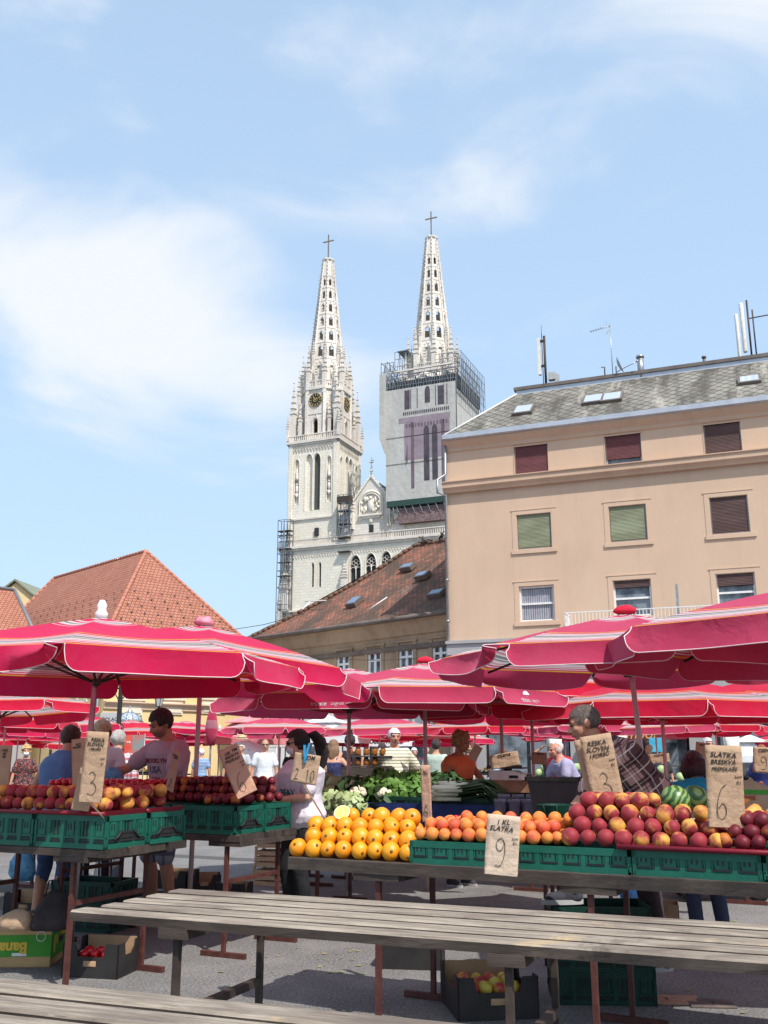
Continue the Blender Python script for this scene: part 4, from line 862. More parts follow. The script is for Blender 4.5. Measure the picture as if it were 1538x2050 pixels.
ln.box(wa - .02, wa + .08, -wa - .12, -wa + .02, wz0, wz1); ln.build('seam', M['darksteel'], fo)
gz = MB(); gz.box(-wa + .2, wa, -wa - .15, wa, wz0 - 1.1, wz0 - .02); gz.build('green_netting', mat('dark_green_net', (.02, .05, .045), (.035, .07, .06), 3, .8), wrp)
ug = MB(); ug.box(-wa + 2.2, wa - .3, -wa + .4, wa - .5, 42.0, wz0 - 1.6); ug.build('tarpaulin', mat('plum_tarpaulin', (.13, .06, .065), (.22, .17, .16), 2.5, .8), wrp)
def scaf(mb, P, x0, x1, z0, z1, nx, nz, r=.05, diag=True):
    for i in range(nx + 1): x = x0 + (x1 - x0) * i / nx; mb.tube([P(x, 0, z0), P(x, 0, z1)], r, 4, sm=False)
    for j in range(nz + 1): z = z0 + (z1 - z0) * j / nz; mb.tube([P(x0, 0, z), P(x1, 0, z)], r, 4, sm=False)
    if diag:
        for i in range(nx): mb.tube([P(x0 + (x1 - x0) * (i + (i % 2)) / nx, 0, z0), P(x0 + (x1 - x0) * (i + 1 - (i % 2)) / nx, 0, z1)], r * .8, 4, sm=False)
s = MB()
for yy in (-wa, -wa + 1.2): scaf(s, lambda x, d, z, yy=yy: (x, yy, z), -wa + .3, wa, 66.2, 70.4, 13, 2, .07)
for xx in (wa + .1, wa + 1.1): scaf(s, lambda x, d, z, xx=xx: (xx, x, z), -wa, wa + .5, 65.5, 73.2, 13, 5, .05)
scaf(s, lambda x, d, z: (x, -wa - .05, z), -wa - 1, -wa + 1.6, 68, 73.2, 3, 3, .06)
for xx in (-wa - 1, -wa + .2): scaf(s, lambda x, d, z, xx=xx: (xx, x, z), -wa, wa, 67, 73.5, 8, 3, .06)
for yy in (-4, 0): scaf(s, lambda x, d, z, yy=yy: (x, yy, z), -wa + .6, -3.3, 69, 76.5, 3, 5, .06)
scaf(s, lambda x, d, z: (x, -wa + .4, z), 2.8, wa + 1, 69.5, 73.5, 4, 4, .045)
scaf(s, lambda x, d, z: (x, -wa + .4, z), -3, wa + 1, 70.4, 71.9, 9, 2, .035, False)
s.box(-wa + 1.2, -3.6, -4.3, .2, 76.4, 76.55)
for i in range(9): x = -wa + .6 + i * 1.5; s.tube([(x, -wa - .1, wz0 - 1.2), (x + .9, -wa + .8, 42.2)], .06, 4)
for x in (-wa + .4, -wa + 1.4): s.tube([(x, -wa, wz0), (x, -wa, 42)], .1, 4)
s.build('scaffold_frame', mat('scaffold_steel', (.16, .17, .18), (.24, .25, .26), 3, .5, metal=.4), wrp)
s = MB(); s.box(-wa + .2, wa + .2, -wa + .15, wa, 66.6, 69.2); s.build('platform', mat('dark_platform', (.035, .04, .045), (.06, .07, .075), 2, .8), wrp)
s = MB(); s.box(-wa + .6, wa - .6, -wa + .2, -wa + .6, 71.2, 71.5); s.lathe([(4.6, 69.2), (6.3, 69.3), (5.9, 70.0), (5.0, 71.2)], 8, sm=False); s.build('cornice_cover', M['stone_hi'], wrp)
# small access scaffolds
for (pxa, pxb, ya_, yb_, nx, nz, off, lab) in ((565, 586, 1045, 1172, 2, 7, -1.0, 'narrow blue-grey scaffold tower at the left edge of the cathedral facade'), (683, 706, 995, 1072, 2, 5, -.6, 'small dark scaffold stair beside the cathedral gable')):
    Wq = Wall(tuple((co + cn_ * (FY + off))[:2]), ca); a = Wq.f(pxa, ya_); b_ = Wq.f(pxb, yb_)
    t = thing('scaffold_tower', lab, 'scaffolding', tuple(co + cu_ * a[0] + cn_ * (FY + off)) [:2] + (0,), ca); wd = b_[0] - a[0]
    s = MB(); zlo = b_[1] if off > -1 else 22
    for yy in (-.2, -1.5): scaf(s, lambda x, d, z, yy=yy: (x, yy, z), 0, wd, zlo, a[1], nx, nz, .07)
    for xx in (0, wd): scaf(s, lambda x, d, z, xx=xx: (xx, -.2 - x, z), 0, 1.3, zlo, a[1], 1, nz, .07, False)
    if off < -1: s.tube([(0, -.2, 0), (0, -.2, 22)], .07, 4); s.tube([(wd, -.2, 0), (wd, -.2, 22)], .07, 4)
    s.build('scaffold_frame', mat('scaffold_paint', (.12, .15, .18), (.2, .22, .25), 3, .5), t)
    s = MB(); s.box(-.1, wd + .1, -1.6, -.15, a[1] - 1.4, a[1] - .3) if off > -1 else s.box(-.1, wd + .1, -1.5, -.2, a[1] - 2.2, a[1] - 2.05)
    for k in range(4): s.box(0, wd, -1.45, -.25, a[1] - 3 - k * 2.6, a[1] - 2.9 - k * 2.6)
    s.build('deck', M['darksteel'], t)
# ---------------------------------------------------------------- market umbrellas
def canopy_mat(name, red, pinkf, trans):
    m = bpy.data.materials.new(name); m.use_nodes = True; nt = m.node_tree; nt.nodes.remove(nt.nodes['Principled BSDF']); out = nt.nodes['Material Output']
    tc = N(nt, 'ShaderNodeTexCoord'); sx = N(nt, 'ShaderNodeSeparateXYZ'); nt.links.new(tc.outputs['UV'], sx.inputs[0])
    W_ = (.80, .72, .70); Yl = (.78, .40, .03); G_ = (.22, .26, .25); R = red; Pk = pinkf
    st = [(0, W_), (.05, R), (.11, W_), (.13, R), (.15, W_), (.175, G_), (.19, W_), (.215, R), (.24, W_), (.25, R),
          (.60, Yl), (.615, R), (.64, W_), (.655, Pk), (.675, W_), (.69, G_), (.715, W_), (.73, G_), (.745, W_), (.77, Pk), (.785, W_), (.80, R), (.815, W_), (.825, R), (.845, Yl), (.865, R)]
    r = ramp(nt, st, 'CONSTANT'); nt.links.new(sx.outputs[1], r.inputs[0])
    n = noise_n(nt, tc.outputs['Object'], 3.0, 6, .65); fade = mixc(nt, M2(nt, 'MULTIPLY', step(nt, n, .42, .72), .14), r.outputs[0], (.62, .22, .28))
    weave = noise_n(nt, tc.outputs['Object'], 260, 2)
    fade = mixc(nt, M2(nt, 'MULTIPLY', weave, .12), fade, (.1, .01, .02))
    d = N(nt, 'ShaderNodeBsdfDiffuse'); d.inputs['Roughness'].default_value = .6; nt.links.new(fade, d.inputs[0])
    sh = N(nt, 'ShaderNodeBsdfSheen') if hasattr(bpy.types, 'ShaderNodeBsdfSheen') else None
    t = N(nt, 'ShaderNodeBsdfTranslucent'); tcx = mixc(nt, .75, fade, fade, 'MULTIPLY'); nt.links.new(fade, t.inputs[0])
    mx = N(nt, 'ShaderNodeMixShader'); mx.inputs[0].default_value = trans; nt.links.new(d.outputs[0], mx.inputs[1]); nt.links.new(t.outputs[0], mx.inputs[2])
    last = mx.outputs[0]
    if sh:
        sh.inputs['Color'].default_value = (.9, .62, .68, 1); sh.inputs['Roughness'].default_value = .5
        ad = N(nt, 'ShaderNodeMixShader'); ad.inputs[0].default_value = .13; nt.links.new(last, ad.inputs[1]); nt.links.new(sh.outputs[0], ad.inputs[2]); last = ad.outputs[0]
    bp = N(nt, 'ShaderNodeBump'); bp.inputs['Strength'].default_value = .6; bp.inputs['Distance'].default_value = .04; nt.links.new(noise_n(nt, tc.outputs['Object'], 4.5, 4, .5, None, 1.2), bp.inputs['Height']); nt.links.new(bp.outputs[0], d.inputs['Normal'])
    nt.links.new(last, out.inputs[0]); return m
M['canopy_bright'] = canopy_mat('crimson_canvas', (.80, .026, .125), (.72, .24, .33), .44)
M['canopy_faded'] = canopy_mat('faded_crimson_canvas', (.66, .070, .155), (.66, .28, .35), .36)
M['canopy_red'] = canopy_mat('scarlet_canvas', (.82, .020, .075), (.68, .18, .25), .48)
M['piping'] = mat('white_piping', (.78, .62, .62), (.70, .50, .52), 9, .8)
RU = 1.5; RISE = .36; VAL = .165
def canopy_mesh(matl, seed, nseg=8, res=(10, 8), top=True, curl=0.0, pipe=True):
    rnd = random.Random(seed); me = MB(); NU, NR = res; pipes = MB()
    sag = [rnd.uniform(.015, .035) for _ in range(nseg)]; val = [rnd.uniform(-.02, .14) for _ in range(nseg)]; ph = [rnd.uniform(0, 6) for _ in range(nseg)]
    crumple = [rnd.random() < curl for _ in range(nseg)]
    def P(k, u, v):
        a0 = 2 * math.pi * k / nseg; a1 = 2 * math.pi * (k + 1) / nseg
        p = Vector((math.cos(a0), math.sin(a0), 0)).lerp(Vector((math.cos(a1), math.sin(a1), 0)), u)
        vv = v; z = RISE * (1 - vv) - .045 * math.sin(math.pi * vv) * -1 * .4
        z -= sag[k] * math.sin(math.pi * u) * math.sin(math.pi * min(1, vv * .98)) * 1.0
        r = RU * vv * (1 - .018 * math.sin(math.pi * u) * vv)
        return Vector((p.x * r, p.y * r, z))
    for k in range(nseg):
        idx = {}
        for j in range(NR + 1):
            for i in range(NU + 1): idx[i, j] = len(me.v); me.v.append(tuple(P(k, i / NU, j / NR)))
        for j in range(NR):
            for i in range(NU):
                q_ = [(i, j), (i, j + 1), (i + 1, j + 1), (i + 1, j)]
                if j == 0: q_ = [(i, 0), (i, 1), (i + 1, 1)]
                me.face([idx[a] for a in q_], [(a[0] / NU, a[1] / NR * .865) for a in q_], True)
        # hanging valance flap with rounded lower corners
        NV = 5; base = {}; edge = []
        mida = 2 * math.pi * (k + .5) / nseg; outw = Vector((math.cos(mida), math.sin(mida), 0))
        US = [0, .006, .016, .03, .05, .075] + [.075 + .85 * (i + 1) / 11 for i in range(10)] + [.925, .95, .97, .984, .994, 1]; NW = len(US) - 1
        for i in range(NW + 1):
            u = US[i]; uu = min(u, 1 - u); dep = VAL * (.38 + .62 * math.sqrt(max(0, 1 - max(0, 1 - uu / .075) ** 2)))
            if crumple[k]: dep *= .55 + .45 * math.sin(math.pi * u) ** .5
            tp = P(k, u, 1)
            for j in range(NV + 1):
                t = j / NV; sw = (val[k] * t * t + .02 * math.sin(u * 9 + ph[k]) * t) ; dz = dep * t
                if crumple[k] and u > .6: sw += (u - .6) * .5 * math.sin(t * 3)
                shrink = 1 - .018 * t * (1 - 2 * u) * 0
                p = tp + outw * sw - Vector((0, 0, dz)); base[i, j] = len(me.v); me.v.append(tuple(p))
            edge.append(p.copy())
        for i in range(NW):
            for j in range(NV): me.face([base[i, j], base[i, j + 1], base[i + 1, j + 1], base[i + 1, j]], [(0, .9), (0, .93), (1, .93), (1, .9)], True)
        if pipe:
            a = [Vector(me.v[base[0, j]]) for j in range(NV)]; b_ = [Vector(me.v[base[NW, j]]) for j in range(NV)]
            pipes.tube([p + outw * .004 for p in a + edge + b_[::-1]], .0036, 4, cap=True)
    return me.mesh('canopy', matl), pipes.mesh('piping', M['piping']) if pipe else None
CAN = {}
for nm in ('bright', 'faded', 'red'):
    for sd_ in (1, 2): CAN[nm, sd_] = canopy_mesh(M['canopy_' + nm], sd_ * 13 + len(nm), 8, (14, 9), True, .15 if sd_ == 2 else .3)
ribm = MB()
for k in range(8):
    a = 2 * math.pi * k / 8; c_, s_ = math.cos(a), math.sin(a)
    ribm.tube([(c_ * .05, s_ * .05, RISE - .05), (c_ * RU * .97, s_ * RU * .97, -.03)], .012, 4); ribm.tube([(c_ * .05, s_ * .05, -.12), (c_ * RU * .5, s_ * RU * .5, RISE * .5 - .04)], .011, 4)
ribm.tube([(0, 0, -.15), (0, 0, -.10)], .034, 8)
RIB = ribm.mesh('rib', M['darksteel'])
def obj(name, me, parent, loc=None):
    o = bpy.data.objects.new(name, me); C.objects.link(o); o.parent = parent
    if loc is not None: o.location = loc
    return o
f_ = MB(); f_.lathe([(.045, -.02), (.05, .03), (.032, .06), (.04, .09), (.02, .13), (.0, .135)], 12); FIN_W = f_.mesh('finial', M['polewhite'])
def knob_mesh(matl, seed):
    r = random.Random(seed); k = MB(); k.sphere((0, 0, .03), (.095, .08, .045), 14, 9)
    for i, v in enumerate(k.v): p = Vector(v); d = 1 + .35 * noise.noise(p * 14 + Vector((seed, 0, 0))); k.v[i] = (p.x * d, p.y * d, p.z * d)
    return k.mesh('finial', matl)
KN_R = knob_mesh(mat('red_knob_cloth', (.62, .01, .03), (.5, .02, .05), 9, .9), 2); KN_P = knob_mesh(mat('pink_knob_cloth', (.62, .16, .24), (.7, .3, .36), 9, .9), 5)
def pole_mesh(h, r, matl): k = MB(); k.tube([(0, 0, 0), (0, 0, h)], r, 10); return k.mesh('pole', matl)
def umbrella(X, Y, rim, style, seed, rot, label, group='red market umbrellas', pole='polewood', fin='white', tilt=(0, 0), scale=1.0, lean=None, base=None, poleonly=False):
    t = thing('market_umbrella', label, 'umbrella', (X, Y, 0), 0, group)
    cm, pm = CAN[style, seed]
    o = obj('canopy', cm, t, (0, 0, rim)); o.rotation_euler = (tilt[0], tilt[1], rad(rot)); o.scale = (scale,) * 3
    p_ = obj('piping', pm, o); 
    rb = obj('rib', RIB, t, (0, 0, rim)); rb.rotation_euler = (tilt[0], tilt[1], rad(rot)); rb.scale = (scale,) * 3
    fn = {'white': FIN_W, 'red': KN_R, 'pink': KN_P}.get(fin)
    if fn: fo_ = obj('finial', fn, t, (0, 0, rim + RISE * scale)); fo_.rotation_euler = tilt + (0,)
    k = MB(); k.tube([(base[0], base[1], 0) if base else (0, 0, 0), (0, 0, rim + RISE * scale - .03)], .022, 10)
    k.build('pole', M[pole], t)
    return t
def um_at(px, py_apex, Y, **k):       # apex seen at (px, py)
    p = at(px, py_apex, Y); sc_ = k.get('scale', 1); return umbrella(p.x, p.y, p.z - RISE * sc_, **k)
UM = [
 # px, apex y, distance, style, seed, rot, finial, label, extra
 (203, 1236, 7.35, 'bright', 1, 8.6, 'white', 'big crimson striped umbrella with white finial filling the left side', dict(base=(-.06, .0), pole='galv')),
 (407, 1252, 8.9, 'bright', 2, 15, 'pink', 'crimson umbrella with crumpled pink top just behind the big left umbrella', dict(base=(-.05, .2), tilt=(rad(0), rad(5)))),
 (700, 1338, 11.4, 'faded', 2, 11, None, 'faded red umbrella with the white market name facing front, left of centre', {}),
 (850, 1327, 11.2, 'faded', 1, 25, 'red', 'faded umbrella with a folded red knob in the centre of the photo', {}),
 (1000, 1322, 12.6, 'red', 2, 10, 'white', 'scarlet umbrella half hidden behind the faded centre umbrella, white tip showing', {}),
 (1250, 1229, 7.9, 'faded', 1, -1, 'red', 'faded umbrella with a red fabric knob right of centre above the peach stall', dict(base=(.16, .0))),
 (1645, 1166, 6.3, 'faded', 2, 21, 'white', 'nearest faded umbrella cut off by the right edge, dark striped underside showing', dict(base=(.1, .1))),
 (1062, 1366, 13.2, 'red', 1, 18, None, 'scarlet umbrella glowing through under the right-of-centre umbrella', {}),
 (1320, 1352, 11.5, 'red', 2, 2, None, 'bright red umbrella low behind the man in the plaid shirt', {}),
 (1545, 1352, 11.8, 'red', 1, 9, 'white', 'bright red umbrella at right edge behind the sweet peach price tag', {}),
]
UO = []
for (px, py, Y, st_, sd_, rt, fn, lb, ex) in UM: UO.append(um_at(px, py, Y, style=st_, seed=sd_, rot=rt, fin=fn, label=lb, **ex))
# the market name and its little umbrella mark printed on valances, dropped onto the cloth
from mathutils.bvhtree import BVHTree
PR = mat('print_white', (.70, .62, .64), None)
def valance_print(t, k, along, sz):
    co_ = [c for c in t.children if c.name.startswith('canopy')][0]; me = co_.data; bvh = BVHTree.FromPolygons([v.co for v in me.vertices], [p.vertices for p in me.polygons])
    a = math.radians((k + .5) * 45); n = Vector((math.cos(a), math.sin(a), 0)); u = Vector((-n.y, n.x, 0)); Mx = Matrix((tuple(u) + (0,), tuple(n * -1) + (0,), (0, 0, 1, 0), (0, 0, 0, 1))).transposed(); Mx = Matrix.Translation(n * 1.9 + u * along) @ Mx
    k_ = MB(); k_.prism([(.06 * math.cos(b), -.055 + .042 * math.sin(b)) for b in [i * math.pi / 8 for i in range(9)]], -.001, .001); k_.tube([(0, 0, -.055), (0, 0, -.085)], .003, 4); o1 = k_.build('umbrella_mark', PR, co_); o1.data.transform(Mx)
    o2 = text('tržnice', sz, PR, co_, Mx @ Matrix.Translation((-.085, 0, -.112)) @ FRONT, bold=.0015); o3 = text('zagreb', sz * .85, PR, co_, Mx @ Matrix.Translation((.115, 0, -.112)) @ FRONT)
    for o in (o1, o2, o3):
        for v in o.data.vertices:
            h = bvh.ray_cast(v.co + n * 1.0, -n)
            if h[0] is not None: v.co = h[0] + n * .006
FAR = [
 (5, 1374, 12.5, 'red', 1, 'red umbrella cut by the left edge below the big crimson one'), (15, 1410, 15.5, 'red', 2, 'bright red umbrella at the left edge, second row down'),
 (125, 1420, 15.0, 'bright', 1, 'pink striped umbrella with small white tip above the blue tank top man'), (40, 1442, 19.5, 'bright', 2, 'small pink umbrella above the masked woman at far left'),
 (262, 1441, 17.5, 'red', 1, 'small red umbrella in front of the glass kiosk roof'), (372, 1443, 18.5, 'bright', 2, 'small pink umbrella behind the man in the grey-pink tee'),
 (560, 1432, 16.4, 'faded', 1, 'pink striped umbrella left of the ponytail woman'), (590, 1440, 19.5, 'faded', 2, 'dusty pink umbrella overlapping behind the one by the ponytail woman'),
 (440, 1459, 21.0, 'faded', 1, 'low pink umbrella over the man in the straw hat'), (760, 1431, 16.6, 'faded', 1, 'striped faded umbrella above the old man in the striped shirt'),
 (850, 1447, 20.5, 'red', 2, 'bright red umbrella behind the striped umbrella in the centre'), (950, 1430, 15.5, 'red', 1, 'red umbrella with yellow striped underside above the orange top woman'),
 (1065, 1440, 18.8, 'faded', 2, 'pink umbrella above the bald man in the lavender shirt'), (1190, 1428, 19.5, 'faded', 1, 'dusty pink umbrella far behind the plaid shirt man'),
 (1310, 1426, 19.0, 'faded', 2, 'dusty pink umbrella in front of the dark shop windows'), (1430, 1432, 21.0, 'red', 1, 'red umbrella in front of the shop with the tied cream curtain'),
 (1570, 1464, 15.0, 'bright', 1, 'small pink umbrella touching the right edge by the shop'), (160, 1470, 24, 'red', 1, 'tiny red umbrella above the masked woman, back row'),
 (300, 1464, 25, 'red', 2, 'tiny red umbrella left of the grey-pink tee man, back row'), (655, 1462, 23.5, 'red', 2, 'tiny red umbrella right of the ponytail woman, back row'),
 (905, 1462, 25, 'bright', 1, 'tiny pink umbrella behind the orange top woman, back row'), (20, 1462, 23, 'red', 1, 'tiny red umbrella at the far left edge, back row'),
 (225, 1455, 21.5, 'bright', 1, 'small pink umbrella just left of the lamp post with the glass kiosk'), (495, 1457, 24.5, 'faded', 2, 'tiny dusty umbrella below the closed red umbrella, back row'),
 (85, 1452, 20.5, 'red', 2, 'small red umbrella between the masked woman and the pink striped one'), (1130, 1452, 24, 'red', 1, 'tiny red umbrella behind the bald man in lavender, back row'),
 (730, 1452, 22, 'red', 1, 'small red umbrella showing under the striped umbrella, centre back row'), (345, 1462, 28, 'bright', 1, 'tiny pink umbrella far behind the grey-pink tee man by the yellow wall'),
]
for i, (px, py, Y, st_, sd_, lb) in enumerate(FAR):
    r_ = ray(px, py); Y = min(max(Y, (2.5 - CAMH) / r_.z * r_.y), 36)
    um_at(px, py, Y, style=st_, seed=sd_, rot=(i * 17) % 45, fin='white' if i % 2 == 0 else None, label=lb, tilt=(rad((i * 7) % 5 - 2), rad((i * 11) % 7 - 3)))
# square pagoda umbrellas with a small vent roof
def pagoda(px, py, Y, matl, w_, label, cat='umbrella'):
    p = at(px, py, Y); t = thing('square_umbrella', label, cat, (p.x, p.y, 0), rad(-20), 'square canopy umbrellas at the back')
    k = MB(); z = p.z
    k.prism([(0, 0)] * 3, 0, 0) if False else None
    def pyr(zt, zb, w2, w1=0):
        for s_ in range(4):
            a = s_ * math.pi / 2 + math.pi / 4; b_ = a + math.pi / 2
            A, B_ = Vector((math.cos(a), math.sin(a), 0)), Vector((math.cos(b_), math.sin(b_), 0))
            k.poly([A * w1 + Vector((0, 0, zt)), A * w2 + Vector((0, 0, zb)), B_ * w2 + Vector((0, 0, zb)), B_ * w1 + Vector((0, 0, zt))] if w1 else [Vector((0, 0, zt)), A * w2 + Vector((0, 0, zb)), B_ * w2 + Vector((0, 0, zb))])
    pyr(z, z - .28, .9); pyr(z - .3, z - .75, w_, .6); 
    for s_ in range(4):
        a = s_ * math.pi / 2 + math.pi / 4; b_ = a + math.pi / 2; A, B_ = Vector((math.cos(a), math.sin(a), 0)) * w_, Vector((math.cos(b_), math.sin(b_), 0)) * w_
        k.poly([A + Vector((0, 0, z - .75)), A + Vector((0, 0, z - .98)), B_ + Vector((0, 0, z - .98)), B_ + Vector((0, 0, z - .75))])
    k.build('canopy', matl, t); k = MB(); k.tube([(0, 0, 0), (0, 0, z - .1)], .035, 8); k.build('pole', M['galv'], t); return t
pkc = mat('plain_pink_canvas', (.60, .16, .17), (.70, .27, .27), 2, .9)
valance_print(UO[2], 5, .1, .062); valance_print(UO[3], 6, .0, .062)
pagoda(500, 1430, 33, pkc, 1.5, 'square pink pagoda umbrella left of the round maroon sign'); pagoda(562, 1439, 35, M['white_canvas'], 1.2, 'white pagoda umbrella below the round maroon sign'); pagoda(655, 1431, 35, M['white_canvas'], 1.7, 'wider white pagoda umbrella right of the round maroon sign')
pagoda(1500, 1470, 36, M['white_canvas'], 1.2, 'white square umbrella by the dark shop windows at far right')
# closed umbrella standing up
p = at(425, 1418, 30); t = thing('closed_umbrella', 'folded red and grey umbrella standing upright against the yellow wall', 'umbrella', (p.x, 30, 0))
k = MB(); k.lathe([(.02, 0), (.09, -.1), (.14, -.35), (.17, -.6), (.13, -.8), (.10, -1.1)], 10)
for i, v in enumerate(k.v): a = math.atan2(v[1], v[0]); r = 1 + .22 * math.cos(a * 5); k.v[i] = (v[0] * r, v[1] * r, v[2] + p.z)
for i, f in enumerate(k.f): k.uv[i] = [(0, .66 if (i // 10) == 2 else .4)] * len(f)
k.build('canopy', M['canopy_faded'], t); k = MB(); k.tube([(0, 0, 0), (0, 0, p.z)], .03, 6); k.build('pole', M['galv'], t)
# ---------------------------------------------------------------- tables
TH = .85
def table(o, ang, L, D, label, planks=5, frames=(.4,), wood_='plank', leg='rust', h=TH, foot=True, th=.045, group='market tables', seed=0, gap=.022):
    r = random.Random(seed); t = thing('market_table', label, 'table', (o[0], o[1], 0), ang, group)
    k = MB(); pw = D / planks
    for i in range(planks):
        y0 = i * pw + gap / 2; y1 = (i + 1) * pw - gap / 2; dz = r.uniform(-.003, .003); e0 = r.uniform(-.03, .02); e1 = r.uniform(-.02, .03)
        n = 26; b = len(k.v)       # plank with worn, slightly wavy edges
        for s_ in range(n + 1):
            x = e0 + (L + e1 - e0) * s_ / n; a = r.uniform(-.0035, .0035) if i else r.uniform(-.004, .009); c_ = r.uniform(-.002, .003)
            for yy, zz in ((y0 + a, h - th), (y0 + a * .3, h - .006 + dz), (y0 + .007 + abs(a), h + dz), (y1 - .006 - c_, h + dz), (y1 - c_, h - .005 + dz), (y1, h - th)): k.v.append((x, yy, zz))
        for s_ in range(n):
            for j in range(6):
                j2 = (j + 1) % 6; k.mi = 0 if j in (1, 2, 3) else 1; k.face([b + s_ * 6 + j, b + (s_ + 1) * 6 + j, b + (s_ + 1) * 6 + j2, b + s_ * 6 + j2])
        k.face([b + j for j in range(6)]); k.face([b + n * 6 + j for j in reversed(range(6))])
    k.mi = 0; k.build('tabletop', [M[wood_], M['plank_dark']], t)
    for fx in frames:
        bw_, lw_ = (.06, .012) if leg == 'darksteel' else (.14, .014); b = MB(); b.box(fx - bw_, fx + bw_, .02, D - .02, h - th - .035, h - th); b.build('batten', M['plank_dark'], t)
        for y_ in (.06, D - .06):
            q_ = MB(); q_.box(fx - lw_, fx + lw_, y_ - lw_, y_ + lw_, 0.02, h - th - .035)
            if foot: q_.box(fx - .19, fx + .19, y_ - lw_ - .003, y_ + lw_ + .003, 0.001, .036)
            q_.build('leg', M[leg], t)
        q_ = MB(); q_.box(fx - .015, fx + .015, .081, D - .081, .50, .53); q_.build('brace', M[leg], t)
    return t
def dist2(a, b): return math.hypot(a[0] - b[0], a[1] - b[1])
A1 = rad(-22.6); p1 = atz(143, 1824, TH)
def on_edge(o, ang, px, z):       # local x on the front edge seen in pixel column px
    for i in range(1200):
        s_ = i * .01; x = o[0] + math.cos(ang) * s_; y = o[1] + math.sin(ang) * s_
        d = Vector((x, y, z - CAMH)); dep = d.y * cp + d.z * sp
        if 769 + FPX * d.x / dep >= px: return s_
    return 3
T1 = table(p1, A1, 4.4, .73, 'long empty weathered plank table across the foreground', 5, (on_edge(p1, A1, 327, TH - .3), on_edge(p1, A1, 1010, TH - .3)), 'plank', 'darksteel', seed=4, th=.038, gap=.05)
A0 = rad(-20.7); p0 = atz(0, 1953, TH); v0 = Vector((-math.sin(A0), math.cos(A0))); p0f = (p0.x - v0.x * .74 - math.cos(A0) * .9, p0.y - v0.y * .74 - math.sin(A0) * .9)
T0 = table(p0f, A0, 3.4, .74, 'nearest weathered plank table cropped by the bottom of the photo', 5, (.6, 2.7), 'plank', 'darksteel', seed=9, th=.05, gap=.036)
A2 = rad(-27.0); p2 = atz(570, 1716, TH)
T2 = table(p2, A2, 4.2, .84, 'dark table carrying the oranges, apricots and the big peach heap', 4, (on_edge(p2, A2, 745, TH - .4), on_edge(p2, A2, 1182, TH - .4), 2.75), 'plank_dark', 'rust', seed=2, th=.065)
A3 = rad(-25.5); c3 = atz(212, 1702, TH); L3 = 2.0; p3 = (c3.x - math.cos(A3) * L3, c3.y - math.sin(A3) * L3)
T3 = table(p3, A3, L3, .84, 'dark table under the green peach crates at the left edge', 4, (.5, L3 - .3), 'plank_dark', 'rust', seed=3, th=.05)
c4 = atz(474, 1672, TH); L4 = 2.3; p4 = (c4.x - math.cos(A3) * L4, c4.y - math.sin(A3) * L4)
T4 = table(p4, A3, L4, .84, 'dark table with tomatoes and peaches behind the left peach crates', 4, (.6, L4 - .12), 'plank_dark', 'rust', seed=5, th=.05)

# ---------------------------------------------------------------- green crates
M['green'] = mat('green_crate_plastic', (.006, .085, .055), (.010, .115, .075), 9, .45, .1, 80, spec=.4)
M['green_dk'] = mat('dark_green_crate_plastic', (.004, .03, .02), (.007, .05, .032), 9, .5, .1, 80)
def crate_meshes(L, W, H, matl, low):
    k = MB(); t = .012
    k.box(0, L, 0, W, 0, .014)
    def wall(P, n, ln):       # P(x along, d outward, z)
        B = lambda x0, x1, d0, d1, z0, z1: mb_box(k, P, x0, x1, d0, d1, z0, z1)
        B(0, ln, -.010, -.004, .014, H - .03); B(0, ln, -.012, .006, H - .034, H); B(0, ln, -.012, .004, .0, .03); B(0, ln, -.004, .002, H * .30, H * .30 + .012)
        for j in range(n + 1): x = ln * j / n; w_ = .012 if 0 < j < n else .018; B(max(0, x - w_), min(ln, x + w_), -.004, .004, .03, H - .034)
        for j in range(n):
            xm = ln * (j + .5) / n; B(xm - .03, xm + .03, -.004, .003, H * .38, H - .034) if j % 2 == 0 or low else None
            for s_ in (-.012, .012): B(xm + s_ * 3.5 - .003, xm + s_ * 3.5 + .003, -.004, .0028, .03, H * .9)
    sides = [(lambda x, d, z: (x, -d + .006, z), L, 5), (lambda x, d, z: (L - x, W + d - .006, z), L, 5), (lambda x, d, z: (L + d - .006, x, z), W, 3), (lambda x, d, z: (-d + .006, W - x, z), W, 3)]
    for P, ln, n in sides: wall(P, n, ln)
    sl = MB()
    for P, ln, n in sides:
        for j in range(n):
            xm = ln * (j + .5) / n
            for s_ in (-.020, .004): mb_box(sl, P, xm + s_, xm + s_ + .008, -.0035, .0045 if low or j % 2 == 0 else .001, H * .55, H * .75)
            if not low:
                for s_ in range(4): mb_box(sl, P, xm - .05 + s_ * .03, xm - .04 + s_ * .03, -.0035, .0008, H * .38, H * .82)
            mb_box(sl, P, xm - ln / n * .38, xm + ln / n * .38, -.0035, .0044, .038, .046); mb_box(sl, P, xm - ln / n * .38, xm + ln / n * .38, -.0035, .0012, .052, .058)
    hd = MB()
    for P, ln, n in sides[2:]:
        if low: mb_box(hd, P, ln / 2 - .05, ln / 2 + .05, -.003, .0055, H * .45, H * .66); continue
        mb_box(hd, P, ln / 2 - .085, ln / 2 + .085, -.003, .008, H * .30, H * .44); mb_box(hd, P, ln / 2 - .055, ln / 2 + .055, -.003, .011, H * .44, H * .50); mb_box(hd, P, ln / 2 - .13, ln / 2 + .13, -.003, .0065, H * .20, H * .27)
        for s_ in (-1, 1): hd.tube([P(ln / 2 + s_ * .12, .004, H * .26), P(ln / 2 + s_ * .09, .010, H * .36), P(ln / 2 + s_ * .06, .012, H * .52)], .009, 5)
    return k.mesh('crate_shell', matl), sl.mesh('slot', M['black']), hd.mesh('handle', M['black'])
